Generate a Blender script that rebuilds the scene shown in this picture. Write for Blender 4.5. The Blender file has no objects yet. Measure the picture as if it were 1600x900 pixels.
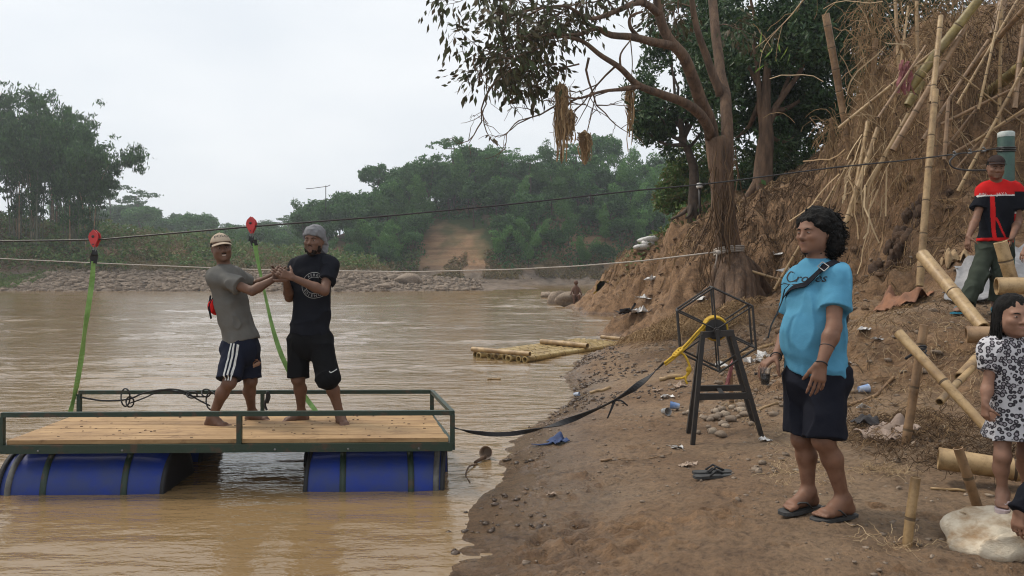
import bpy, bmesh, math, random
import numpy as np
from mathutils import Vector, Matrix, noise as mnoise
from mathutils.bvhtree import BVHTree

SC = bpy.context.scene
COL = SC.collection
R = math.radians
# ------------------------------------------------------------------ camera
F, CX, HY, HCAM = 1200.0, 800.0, 428.0, 1.6      # focal length in 1600-px units, horizon row, eye height over the water
cam_d = bpy.data.cameras.new('camera')
cam_d.sensor_width = 36.0
cam_d.lens = 36.0 * F / 1600.0
cam_d.shift_y = (HY - 450.0) / 1600.0
cam_d.clip_start, cam_d.clip_end = 0.05, 3000.0
cam = bpy.data.objects.new('camera', cam_d)
cam.location = (0, 0, HCAM)
cam.rotation_euler = (R(90), 0, 0)
COL.objects.link(cam)
SC.camera = cam
# ------------------------------------------------------------------ sky, sun, exposure
W = bpy.data.worlds.new('World')
SC.world = W
W.use_nodes = True
wn, wl = W.node_tree.nodes, W.node_tree.links
wn.clear()
SUN_EL, SUN_AZ = R(56), R(-62)
sky = wn.new('ShaderNodeTexSky')
sky.sky_type = 'NISHITA'
sky.sun_disc = False
sky.sun_elevation = SUN_EL
sky.sun_rotation = SUN_AZ
sky.air_density, sky.dust_density, sky.ozone_density = 1.0, 6.0, 1.0
hs = wn.new('ShaderNodeHueSaturation'); hs.inputs['Saturation'].default_value = 0.22
tc = wn.new('ShaderNodeTexCoord')
mp = wn.new('ShaderNodeMapping'); mp.inputs['Scale'].default_value = (1.0, 1.0, 2.6)
nz = wn.new('ShaderNodeTexNoise'); nz.inputs['Scale'].default_value = 2.2; nz.inputs['Detail'].default_value = 5
cr = wn.new('ShaderNodeValToRGB')
cr.color_ramp.elements[0].position, cr.color_ramp.elements[1].position = .36, .68
cr.color_ramp.elements[0].color = (7.0, 7.45, 7.95, 1); cr.color_ramp.elements[1].color = (8.25, 8.5, 8.75, 1)
mx = wn.new('ShaderNodeMixRGB'); mx.inputs[0].default_value = 0.86
bg = wn.new('ShaderNodeBackground'); bg.inputs['Strength'].default_value = 0.1
wo = wn.new('ShaderNodeOutputWorld')
wl.new(sky.outputs[0], hs.inputs['Color']); wl.new(tc.outputs['Generated'], mp.inputs[0]); wl.new(mp.outputs[0], nz.inputs['Vector'])
wl.new(nz.outputs['Fac'], cr.inputs[0]); wl.new(hs.outputs[0], mx.inputs[1]); wl.new(cr.outputs[0], mx.inputs[2])
sxyz = wn.new('ShaderNodeSeparateXYZ'); wl.new(tc.outputs['Generated'], sxyz.inputs[0])
fb_ = wn.new('ShaderNodeMapRange'); fb_.interpolation_type = 'SMOOTHSTEP'                       # overcast: the zenith is brighter than the horizon
fb_.inputs['From Min'].default_value = .22; fb_.inputs['From Max'].default_value = 1.0; fb_.inputs['To Min'].default_value = 1.06; fb_.inputs['To Max'].default_value = 1.25
wl.new(sxyz.outputs['Z'], fb_.inputs['Value'])
vm = wn.new('ShaderNodeVectorMath'); vm.operation = 'SCALE'; wl.new(mx.outputs[0], vm.inputs[0]); wl.new(fb_.outputs[0], vm.inputs['Scale'])
wl.new(vm.outputs[0], bg.inputs[0]); wl.new(bg.outputs[0], wo.inputs[0])
sun_d = bpy.data.lights.new('sun', 'SUN')
sun_d.energy, sun_d.angle, sun_d.color = 1.9, R(12), (1.0, .90, .76)
sun = bpy.data.objects.new('sun', sun_d)
COL.objects.link(sun)
sun.rotation_euler = Vector((-math.sin(SUN_AZ) * math.cos(SUN_EL) * -1, math.cos(SUN_AZ) * math.cos(SUN_EL), math.sin(SUN_EL))).to_track_quat('Z', 'Y').to_euler()
SC.view_settings.view_transform = 'Standard'
SC.view_settings.look = 'None'
SC.view_settings.exposure = 0.24
SC.view_settings.gamma = 1.0
SC.view_settings.use_curve_mapping = False
SC.render.engine = 'CYCLES'
cy = SC.cycles
cy.max_bounces, cy.diffuse_bounces, cy.glossy_bounces, cy.transmission_bounces, cy.volume_bounces, cy.transparent_max_bounces = 6, 3, 3, 6, 0, 8
cy.use_denoising = True
cy.filter_width = 1.1
cy.use_adaptive_sampling = True
cy.caustics_reflective = cy.caustics_refractive = False

# ------------------------------------------------------------------ helpers
def at(px, py, Y):
    """the point at distance Y seen at pixel (px, py) of the 1600x900 photograph"""
    return Vector(((px - CX) / F * Y, Y, HCAM - (py - HY) / F * Y))

def hashn(ix, iy, iz, s=0):
    h = (ix.astype(np.int64) * 374761393 + iy.astype(np.int64) * 668265263 + iz.astype(np.int64) * 2147483647 + s * 974634777) & 0xffffffff
    h = ((h ^ (h >> 13)) * 1274126177) & 0xffffffff
    h = ((h ^ (h >> 16)) * 2246822519) & 0xffffffff
    return ((h ^ (h >> 15)) & 0xffffff) / float(0xffffff)

def vnoise(p, s=0):
    p = np.asarray(p, float)
    i = np.floor(p); f = p - i; f = f * f * (3 - 2 * f)
    ix, iy, iz = i[..., 0], i[..., 1], i[..., 2]
    out = 0
    for dx in (0, 1):
        wx = f[..., 0] if dx else 1 - f[..., 0]
        for dy in (0, 1):
            wy = f[..., 1] if dy else 1 - f[..., 1]
            for dz in (0, 1):
                wz = f[..., 2] if dz else 1 - f[..., 2]
                out = out + wx * wy * wz * hashn(ix + dx, iy + dy, iz + dz, s)
    return out * 2 - 1

def fbm(p, oct=4, s=0, gain=.5):
    a, t, p = 1.0, 0, np.asarray(p, float)
    for k in range(oct):
        t = t + a * vnoise(p, s + k); p = p * 2.03 + 7.1; a *= gain
    return t

def fbm2(x, y, sc, oct=4, s=0, gain=.5):
    return fbm(np.stack([x * sc, y * sc, np.full_like(x, .5)], -1), oct, s, gain)

def sstep(a, b, x):
    t = np.clip((x - a) / (b - a), 0, 1)
    return t * t * (3 - 2 * t)

def mesh_from(name, V, faces, smooth=True):
    """V (n,3); faces a list of int arrays (m,k)"""
    me = bpy.data.meshes.new(name)
    V = np.asarray(V, np.float32)
    faces = [np.asarray(f, np.int32) for f in faces if len(f)]
    nl = sum(f.size for f in faces); nf = sum(len(f) for f in faces)
    me.vertices.add(len(V)); me.vertices.foreach_set('co', V.ravel())
    me.loops.add(nl); me.polygons.add(nf)
    if nl:
        me.loops.foreach_set('vertex_index', np.concatenate([f.ravel() for f in faces]))
        tot = np.concatenate([np.full(len(f), f.shape[1], np.int32) for f in faces])
        start = np.concatenate([[0], np.cumsum(tot)[:-1]]).astype(np.int32)
        me.polygons.foreach_set('loop_start', start)
        try: me.polygons.foreach_set('loop_total', tot)
        except Exception: pass
        me.polygons.foreach_set('use_smooth', np.full(nf, smooth, bool))
    me.update(calc_edges=True)
    me.validate()
    return me

class MB:
    """collects shapes (world coordinates) for ONE mesh object"""
    def __init__(s): s.V, s.F, s.n = [], [], 0
    def add(s, V, *faces):
        V = np.asarray(V, float).reshape(-1, 3)
        for f in faces:
            f = np.asarray(f, np.int64)
            if len(f): s.F.append(f + s.n)
        s.V.append(V); s.n += len(V); return s
    def tube(s, pts, rad, n=8, cap=True, flat=None, up=None):
        pts = np.array([tuple(p) for p in pts], float); m = len(pts)
        rad = np.full(m, rad, float) if np.isscalar(rad) else np.asarray(rad, float)
        T = np.gradient(pts, axis=0); T /= np.linalg.norm(T, axis=1)[:, None] + 1e-12
        a = np.array(up if up is not None else ((0, 0, 1) if abs(T[0][2]) < .9 else (1, 0, 0)), float)
        U = np.zeros_like(pts)
        for i in range(m):
            a = a - T[i] * a.dot(T[i]); a /= np.linalg.norm(a) + 1e-12; U[i] = a
        B = np.cross(T, U)
        th = np.arange(n) * 2 * math.pi / n
        fy = 1.0 if flat is None else flat
        V = pts[:, None] + rad[:, None, None] * (np.cos(th)[None, :, None] * B[:, None] + fy * np.sin(th)[None, :, None] * U[:, None])
        i = np.arange(m - 1)[:, None] * n; j = np.arange(n)[None]
        q = np.stack([i + j, i + (j + 1) % n, i + n + (j + 1) % n, i + n + j], -1).reshape(-1, 4)
        caps = [np.array([list(range(n))[::-1], [(m - 1) * n + k for k in range(n)]])] if cap else []
        return s.add(V, q, *caps)
    def ribbon(s, pts, width, side, thick=.003):
        """a flat band through pts, `side` a vector or list of vectors across it"""
        pts = np.array([tuple(p) for p in pts], float); m = len(pts)
        sd = np.array(side, float); sd = np.tile(sd, (m, 1)) if sd.ndim == 1 else sd
        w = np.full(m, width) if np.isscalar(width) else np.asarray(width)
        T = np.gradient(pts, axis=0); T /= np.linalg.norm(T, axis=1)[:, None] + 1e-12
        sd = sd - T * (sd * T).sum(1)[:, None]; sd /= np.linalg.norm(sd, axis=1)[:, None] + 1e-12
        N = np.cross(T, sd)
        h, t = sd * w[:, None] / 2, N * thick / 2
        V = np.stack([pts - h - t, pts + h - t, pts + h + t, pts - h + t], 1)
        i = np.arange(m - 1)[:, None] * 4; j = np.arange(4)[None]
        q = np.stack([i + j, i + (j + 1) % 4, i + 4 + (j + 1) % 4, i + 4 + j], -1).reshape(-1, 4)
        e = (m - 1) * 4
        return s.add(V, q, np.array([[3, 2, 1, 0], [e, e + 1, e + 2, e + 3]]))
    def box(s, c, size, M=None):
        x, y, z = [v / 2 for v in size]
        V = np.array([(-x, -y, -z), (x, -y, -z), (x, y, -z), (-x, y, -z), (-x, -y, z), (x, -y, z), (x, y, z), (-x, y, z)])
        if M is not None: V = V @ np.array(M.to_3x3() if hasattr(M, 'to_3x3') else M).T
        return s.add(V + np.array(tuple(c)), np.array([[0, 3, 2, 1], [4, 5, 6, 7], [0, 1, 5, 4], [1, 2, 6, 5], [2, 3, 7, 6], [3, 0, 4, 7]]))
    def bar(s, a, b, w, h=None, up=(0, 0, 1)):
        a, b = Vector(a), Vector(b); h = h or w
        d = (b - a); L = d.length; d.normalize()
        u = Vector(up); u = (u - d * u.dot(d))
        if u.length < 1e-3: u = Vector((1, 0, 0)) - d * d.x
        u.normalize(); r = d.cross(u)
        M = np.array([[r[k], d[k], u[k]] for k in range(3)])
        return s.box((a + b) / 2, (w, L, h), M)
    def lathe(s, prof, c=(0, 0, 0), axis=(0, 0, 1), n=24):
        ax = Vector(axis).normalized(); q = Vector((0, 0, 1)).rotation_difference(ax).to_matrix()
        th = np.arange(n) * 2 * math.pi / n; pr = np.array(prof, float); m = len(pr)
        V = np.stack([pr[:, 0][:, None] * np.cos(th), pr[:, 0][:, None] * np.sin(th), np.repeat(pr[:, 1][:, None], n, 1)], -1).reshape(-1, 3)
        V = V @ np.array(q).T + np.array(tuple(c))
        i = np.arange(m - 1)[:, None] * n; j = np.arange(n)[None]
        f = np.stack([i + j, i + (j + 1) % n, i + n + (j + 1) % n, i + n + j], -1).reshape(-1, 4)
        return s.add(V, f)
    def ell(s, c, r, M=None, n=12, jit=0, seed=0):
        ph = np.linspace(0, math.pi, n // 2 + 1); th = np.arange(n) * 2 * math.pi / n
        V = np.stack([np.sin(ph)[:, None] * np.cos(th), np.sin(ph)[:, None] * np.sin(th), np.repeat(np.cos(ph)[:, None], n, 1)], -1).reshape(-1, 3)
        if jit: V = V * (1 + jit * fbm(V * 1.3 + seed * 3.7, 2, seed))[:, None]
        V = V * np.array(r)
        if M is not None: V = V @ np.array(M).T
        m = n // 2 + 1
        i = np.arange(m - 1)[:, None] * n; j = np.arange(n)[None]
        f = np.stack([i + j, i + n + j, i + n + (j + 1) % n, i + (j + 1) % n], -1).reshape(-1, 4)
        return s.add(V + np.array(tuple(c)), f)
    def arrays(s): return np.concatenate(s.V), s.F
    def mesh(s, name, off=(0, 0, 0), smooth=True):
        return mesh_from(name, np.concatenate(s.V) - np.array(tuple(off)), s.F, smooth)

def tag(o, label=None, cat=None, group=None, kind=None):
    if label: o['label'] = label
    if cat: o['category'] = cat
    if group: o['group'] = group
    if kind: o['kind'] = kind
    return o

def thing(name, label, cat, loc=(0, 0, 0), group=None):
    o = bpy.data.objects.new(name, None); COL.objects.link(o)
    o.location = loc; o.empty_display_size = .2
    return tag(o, label, cat, group)

def root_loc(p):
    v = Vector((0, 0, 0))
    while p is not None: v += Vector(p.location); p = p.parent
    return v

def obj(name, mb, m, parent=None, smooth=True, loc=None, auto=None):
    """link mb (world coordinates) as one mesh object under parent"""
    off = root_loc(parent) if parent else Vector(loc or (0, 0, 0))
    if isinstance(mb, bpy.types.Mesh):
        me = mb
        if off.length > 0: me.transform(Matrix.Translation(-off))
    else: me = mb.mesh(name, off, smooth)
    if m is not None: me.materials.append(m)
    o = bpy.data.objects.new(name, me); COL.objects.link(o)
    if parent: o.parent = parent
    elif loc is not None: o.location = loc
    if auto:
        me.set_sharp_from_angle(angle=R(auto))
    return o

def copy_tree(o, parent=None):
    c = o.copy(); COL.objects.link(c); c.parent = parent
    for ch in list(o.children): copy_tree(ch, c)
    return c

# ------------------------------------------------------------------ materials
def NT(name):
    m = bpy.data.materials.new(name); m.use_nodes = True
    nt = m.node_tree; b = nt.nodes['Principled BSDF']
    return m, nt, nt.nodes, nt.links, b

def rgba(c): return (c[0], c[1], c[2], 1)

def ramp(n, l, src, stops):
    r = n.new('ShaderNodeValToRGB'); e = r.color_ramp.elements
    while len(e) < len(stops): e.new(.5)
    for k, (p, c) in enumerate(stops): e[k].position = p; e[k].color = rgba(c) if len(c) == 3 else c
    l.new(src, r.inputs[0]); return r

def noise_tex(n, l, sc, det=4, vec=None, rough=.55, scl=None):
    t = n.new('ShaderNodeTexNoise'); t.inputs['Scale'].default_value = sc; t.inputs['Detail'].default_value = det; t.inputs['Roughness'].default_value = rough
    if vec is not None:
        if scl:
            mpn = n.new('ShaderNodeMapping'); mpn.inputs['Scale'].default_value = scl
            l.new(vec, mpn.inputs[0]); vec = mpn.outputs[0]
        l.new(vec, t.inputs['Vector'])
    return t

def M(name, c1, c2=None, sc=6, rough=.7, bump=0, bsc=None, metal=0, spec=.5, scl=None, trans=0, lo=.35, hi=.68, bdist=.01):
    m, nt, n, l, b = NT(name)
    c2 = c2 or tuple(v * .72 for v in c1)
    t = n.new('ShaderNodeTexCoord')
    nz = noise_tex(n, l, sc, 5, t.outputs['Object'], .6, scl)
    rp = ramp(n, l, nz.outputs['Fac'], [(lo, c2), (hi, c1)])
    l.new(rp.outputs[0], b.inputs['Base Color'])
    b.inputs['Roughness'].default_value = rough; b.inputs['Metallic'].default_value = metal
    b.inputs['Specular IOR Level'].default_value = spec
    if trans: b.inputs['Transmission Weight'].default_value = trans
    if bump:
        n2 = noise_tex(n, l, bsc or sc * 4, 5, t.outputs['Object'], .65, scl)
        bp = n.new('ShaderNodeBump'); bp.inputs['Strength'].default_value = bump; bp.inputs['Distance'].default_value = bdist
        l.new(n2.outputs['Fac'], bp.inputs['Height']); l.new(bp.outputs[0], b.inputs['Normal'])
    return m

def leaf_mat(name, cols, rough=.6, trans=.25, objvar=.35):
    """leaf colour varies leaf by leaf and tree by tree"""
    m, nt, n, l, b = NT(name)
    g = n.new('ShaderNodeNewGeometry')
    k = len(cols)
    rp = ramp(n, l, g.outputs['Random Per Island'], [(i / max(1, k - 1), c) for i, c in enumerate(cols)])
    oi = n.new('ShaderNodeObjectInfo')
    mr = n.new('ShaderNodeMapRange'); mr.inputs['To Min'].default_value = 1 - objvar; mr.inputs['To Max'].default_value = 1 + objvar
    l.new(oi.outputs['Random'], mr.inputs['Value'])
    hsv = n.new('ShaderNodeHueSaturation'); l.new(rp.outputs[0], hsv.inputs['Color']); l.new(mr.outputs[0], hsv.inputs['Value'])
    l.new(hsv.outputs[0], b.inputs['Base Color']); b.inputs['Roughness'].default_value = rough; b.inputs['Specular IOR Level'].default_value = .25
    tr = n.new('ShaderNodeBsdfTranslucent'); l.new(hsv.outputs[0], tr.inputs['Color'])
    ms = n.new('ShaderNodeMixShader'); ms.inputs[0].default_value = trans
    out = n['Material Output']
    l.new(b.outputs[0], ms.inputs[1]); l.new(tr.outputs[0], ms.inputs[2]); l.new(ms.outputs[0], out.inputs['Surface'])
    return m

def strand_mat(name, cols, rough=.85): return leaf_mat(name, cols, rough, .1, .12)

def bamboo_mat(name, c1, c2, c3):
    m, nt, n, l, b = NT(name)
    t = n.new('ShaderNodeTexCoord')
    a = noise_tex(n, l, 3.0, 4, t.outputs['Object']); a2 = noise_tex(n, l, 17, 5, t.outputs['Object'], .7)
    r1 = ramp(n, l, a.outputs['Fac'], [(.32, c2), (.52, c1), (.72, c3)])
    r2 = ramp(n, l, a2.outputs['Fac'], [(.3, (.42, .38, .32)), (.55, (1, 1, 1))])
    mm = n.new('ShaderNodeMixRGB'); mm.blend_type = 'MULTIPLY'; mm.inputs[0].default_value = .8
    l.new(r1.outputs[0], mm.inputs[1]); l.new(r2.outputs[0], mm.inputs[2]); l.new(mm.outputs[0], b.inputs['Base Color'])
    b.inputs['Roughness'].default_value = .5
    bp = n.new('ShaderNodeBump'); bp.inputs['Strength'].default_value = .25; bp.inputs['Distance'].default_value = .004
    l.new(a2.outputs['Fac'], bp.inputs['Height']); l.new(bp.outputs[0], b.inputs['Normal'])
    return m

MAT = {}
MAT['bamboo_dry'] = bamboo_mat('bamboo_dry', (.36, .24, .115), (.20, .12, .055), (.44, .31, .16))
MAT['bamboo_brown'] = bamboo_mat('bamboo_brown', (.25, .15, .075), (.14, .08, .04), (.33, .21, .11))
MAT['bamboo_green'] = bamboo_mat('bamboo_green', (.26, .20, .07), (.15, .11, .045), (.30, .25, .10))
MAT['bamboo_raft'] = bamboo_mat('bamboo_raft', (.43, .31, .13), (.27, .18, .075), (.53, .41, .20))
MAT['bamboo_node'] = M('bamboo_node', (.13, .085, .045), (.07, .045, .025), 20, .8)
MAT['bark'] = M('bark', (.19, .115, .07), (.075, .046, .03), 7, .9, 1.0, 26, scl=(1, 1, .22), bdist=.05)
MAT['bark_dark'] = M('bark_dark', (.10, .07, .05), (.05, .035, .027), 6, .9, .5, 20)
MAT['straw'] = strand_mat('straw', [(.15, .09, .045), (.28, .18, .09), (.38, .26, .14), (.20, .12, .06)])
MAT['straw_light'] = strand_mat('straw_light', [(.26, .17, .09), (.40, .29, .17), (.48, .36, .22)])
MAT['root'] = strand_mat('root', [(.055, .033, .019), (.12, .073, .04), (.18, .115, .065)])
MAT['leaf_far'] = leaf_mat('leaf_far', [(.019, .064, .019), (.044, .12, .031), (.08, .175, .046), (.031, .088, .026)], objvar=.35)
MAT['leaf_bamboo_far'] = leaf_mat('leaf_bamboo_far', [(.042, .12, .026), (.075, .18, .038), (.11, .23, .055)], objvar=.3)
MAT['leaf_bamboo_left'] = leaf_mat('leaf_bamboo_left', [(.016, .046, .016), (.034, .085, .025), (.068, .145, .038)], objvar=.2)
MAT['leaf_dark'] = leaf_mat('leaf_dark', [(.011, .028, .012), (.022, .052, .018), (.042, .084, .028), (.06, .092, .036)], rough=.45, trans=.15, objvar=.2)
MAT['leaf_brown'] = leaf_mat('leaf_brown', [(.028, .032, .014), (.06, .048, .024), (.05, .07, .026), (.09, .062, .036)], rough=.6, trans=.12, objvar=.1)
MAT['leaf_bright'] = leaf_mat('leaf_bright', [(.10, .20, .03), (.18, .30, .06), (.22, .24, .06)], trans=.35, objvar=.1)
MAT['leaf_bush'] = leaf_mat('leaf_bush', [(.04, .09, .022), (.08, .15, .036), (.13, .17, .05), (.12, .10, .045)], objvar=.2)
MAT['leaf_dry'] = leaf_mat('leaf_dry', [(.12, .085, .04), (.20, .14, .07), (.10, .10, .035), (.26, .19, .10)], objvar=.15)
MAT['steel_green'] = M('steel_green', (.016, .034, .022), (.055, .036, .022), 11, .5, .3, 60, spec=.45, lo=.36, hi=.46)
MAT['steel_black'] = M('steel_black', (.012, .012, .013), (.022, .017, .014), 18, .45, .2, 60)
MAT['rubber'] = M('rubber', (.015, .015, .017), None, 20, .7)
MAT['galvanised'] = M('galvanised', (.24, .24, .235), (.13, .13, .13), 20, .45, .1, 50, metal=.6)

# ================================================================== THE LAND
def rbf(ctrl):
    C = np.array(ctrl, float); X, z = C[:, :2], C[:, 2]
    c = .35
    d = np.sqrt(((X[:, None] - X[None]) ** 2).sum(-1) + c * c)
    n = len(X); A = np.zeros((n + 3, n + 3)); A[:n, :n] = d; A[:n, n] = 1; A[:n, n + 1:] = X; A[n, :n] = 1; A[n + 1:, :n] = X.T
    A[:n, :n] -= np.eye(n) * .004
    w = np.linalg.solve(A, np.concatenate([z, [0, 0, 0]]))
    def ev(x, y):
        sh = np.shape(x); x, y = np.ravel(x).astype(float), np.ravel(y).astype(float)
        out = w[n] + w[n + 1] * x + w[n + 2] * y
        for k in range(n): out = out + w[k] * np.sqrt((x - X[k, 0]) ** 2 + (y - X[k, 1]) ** 2 + c * c)
        return out.reshape(sh)
    return ev

def c3(px, py, Y): v = at(px, py, Y); return (v.x, v.y, v.z)

NEAR = [  # right bank: (x, y, height over the water)
    # water's edge
    (-.42, 3.2, 0), (-.34, 4.07, 0), (-.31, 4.66, 0), (-.24, 5.45, 0), (-.07, 6.69, 0), (.13, 7.87, 0), (.60, 9.06, 0), (.84, 11.2, 0), (1.09, 13.06, 0), (2.2, 16.6, 0),
    (3.6, 22, 0), (4.75, 28.5, 0), (3.85, 33, .0), (2.6, 37, .02), (5.2, 26, .05), (3.9, 41, 0), (6, 46, 0), (12, 52, 0), (25, 60, 0), (45, 70, 0),
    # river bed
    (-1.3, 3.5, -.2), (-1.5, 6.5, -.55), (-1.2, 9, -.5), (-1, 12, -.6), (-.3, 15.5, -.5), (1, 20, -.6), (2.6, 28, -.7), (1.4, 34, -.7), (0, 42, -.8), (6, 55, -.8), (20, 66, -.8), (-6, 8, -.9), (-8, 25, -.9), (-2, 1, -.4), (-2, -4, -.4), (-6, -5, -.9), (-8, 55, -.9), (35, 82, -.9),
    # beach
    (0, 0, .2), (.5, 2, .15), (.3, 3.2, .10), (.25, 4.3, .065), (.35, 5.5, .08), (-.75, 4.2, -.07), (.9, 3.2, .2), (0, -4, .3), (5, -4, .5), (1.0, 3.6, .25), (1.9, 3.73, .29), (1.65, 4.2, .30), (2.5, 3.7, .285), (3.4, 3.4, .33), (1.4, 6.27, .22), (2.0, 6.2, .25), (.8, 6.5, .14), (.9, 8, .13),
    (1.63, 9.77, .22), (1.6, 12, .26), (2.4, 14.7, .36), (3.2, 17.5, .32), (3.4, 21, .3), (2.45, 8, .35), (2.83, 5.5, .42), (2.4, 5.5, .33), (3.3, 5.3, .46), (5, 2, .55), (7, 4, .8),
    # mound
    (3.1, 6.9, .52), (3.3, 6.3, .48), (3.47, 7.4, .78), (3.85, 7.8, 1.08), (4.1, 8.1, 1.2), (4.67, 7.9, 1.2), (5.1, 8.0, 1.2), (5.3, 8.9, 1.42), (4.3, 7.17, .92), (4.2, 6.5, .56), (4.7, 6.9, .72), (5.5, 7.1, 1.0), (7, 7.5, 1.3), (3.3, 9.5, .6), (3.5, 10.6, .62), (4.3, 11.4, .92), (4.3, 13.5, 1.05),
    # bamboo bank, foot then face then top
    (4.75, 10, 1.22), (5.8, 9.5, 1.85), (6.6, 9.4, 1.9), (9, 9.2, 1.5), (5.5, 14, 1.4), (4.95, 12, 1.2), (5.75, 11.2, 2.5), (6.6, 11, 3.0), (8, 11, 3.6), (5.85, 14, 3.5), (5.55, 12.8, 2.6), (7.0, 12.6, 4.6), (8.4, 13, 5.6), (8.6, 15, 6.6), (7.0, 15, 4.5), (10, 12, 5.5), (12, 15, 7), (14, 9, 4.5), (20, 14, 8), (10, 18, 6), (12, 22, 5.5), (6.6, 17.4, 3.5),
    # washed-out face behind the big tree, then the shelf over it
    (5.5, 16.8, 1.3), (6.06, 15.8, 1.5), (6.0, 17.8, 3.0), (4.6, 16, 1.15), (4.4, 18.4, 1.7), (5.0, 19.6, 3.0), (3.75, 18, .82), (4.4, 21, 1.6), (6.4, 20, 3.5), (8, 24, 3.9), (12, 27, 4.4), (20, 24, 6), (30, 30, 7), (15, 35, 5), (30, 45, 5), (45, 40, 8),
    # promontory
    (4.05, 35.5, .95), (4.4, 33.4, 1.75), (5.0, 30.5, 2.5), (5.85, 27.5, 3.3), (6.46, 25, 3.8), (4.9, 28.9, .9), (5.3, 27, 1.4), (5.3, 24, 1.5), (5.1, 22, 1.4), (4.1, 33.4, .7), (6.2, 36, 1.9), (8, 36, 2.4), (12, 42, 2.4), (9, 30, 3.8)]
near_base = rbf(NEAR)
_pr = random.Random(5)
PRINTS = [(_pr.uniform(.15, 2.6), _pr.uniform(3.4, 8.5), _pr.uniform(0, 3.14), _pr.uniform(.10, .14)) for _ in range(46)]

def hollow(x, y, cx, cy, rx, ry, d): return -d * np.exp(-(((x - cx) / rx) ** 2 + ((y - cy) / ry) ** 2))

def near_h(x, y, detail=True):
    z = near_base(x, y)
    if detail:
        g = np.sqrt((near_base(x + .15, y) - z) ** 2 + (near_base(x, y + .15) - z) ** 2) / .15
        steep = sstep(.25, 1.1, g)
        dry = sstep(-.02, .12, z)
        r = np.hypot(x, y)
        z = z + dry * (.35 + .65 * sstep(.02, .2, z)) * (.018 * fbm2(x, y, 1.6, 3, 3) + .012 * fbm2(x, y, 7, 3, 5) + .0085 * fbm2(x, y, 26, 2, 9))
        z = z + (1 - dry) * .009 * fbm2(x, y, 2.0, 3, 13)
        # trodden clods on the beach
        cl = sstep(-.1, .5, fbm2(x, y, .9, 3, 21)) * dry * (1 - steep)
        z = z + cl * .06 * np.abs(fbm2(x + .3 * fbm2(x, y, 3, 2, 8), y * 1.6, 6.5, 3, 31)) * sstep(9, 4, r)
        prints = np.exp(-(((x - .42) / .55) ** 2 + ((y - 4.25) / .42) ** 2))
        z = z + prints * .085 * (fbm2(x, y * 1.5, 7.5, 3, 77) - .1)
        for k in range(len(PRINTS)):
            px_, py_, a_, l_ = PRINTS[k]; u_ = (x - px_) * math.cos(a_) + (y - py_) * math.sin(a_); v_ = -(x - px_) * math.sin(a_) + (y - py_) * math.cos(a_)
            q_ = (u_ / l_) ** 2 + (v_ / (l_ * .42)) ** 2; z = z - .016 * np.exp(-q_ ** 2) + .008 * np.exp(-((np.sqrt(q_) - 1.25) / .3) ** 2)
        # steep faces: ledges, gullies
        nb = fbm2(x, y, .9, 4, 41); nf = fbm2(x, y, 3.2, 4, 43)
        z = z + steep * (.5 * nb + .24 * nf + .09 * fbm2(x, y, 9, 2, 47)) + sstep(.06, .5, g) * sstep(5, 8, r) * .05 * fbm2(x, y, 5, 3, 51)
        z = z + hollow(x, y, 4.95, 11.25, .35, .5, .5) + hollow(x, y, 5.3, 12.9, .3, .6, .4)
    return z

def th_grid(t0, t1, dt, r0, r1, q):
    th = np.arange(R(t0), R(t1), dt); r = r0 * q ** np.arange(int(math.log(r1 / r0) / math.log(q)) + 1)
    A, B = np.meshgrid(r, th, indexing='ij')
    return A * np.sin(B), A * np.cos(B)

def grid_faces(nu, nv):
    i = np.arange(nu - 1)[:, None] * nv; j = np.arange(nv - 1)[None]
    return np.stack([i + j, i + j + 1, i + nv + j + 1, i + nv + j], -1).reshape(-1, 4)

gx, gy = th_grid(-50, 84, .0036, .9, 95, 1.0058)
gz = near_h(gx, gy)
keep = (gx > -9)
f = grid_faces(*gx.shape)
kf = keep.ravel()[f].all(1)
G_V = np.stack([gx, gy, gz], -1).reshape(-1, 3); G_F = f[kf][:, ::-1]

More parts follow.
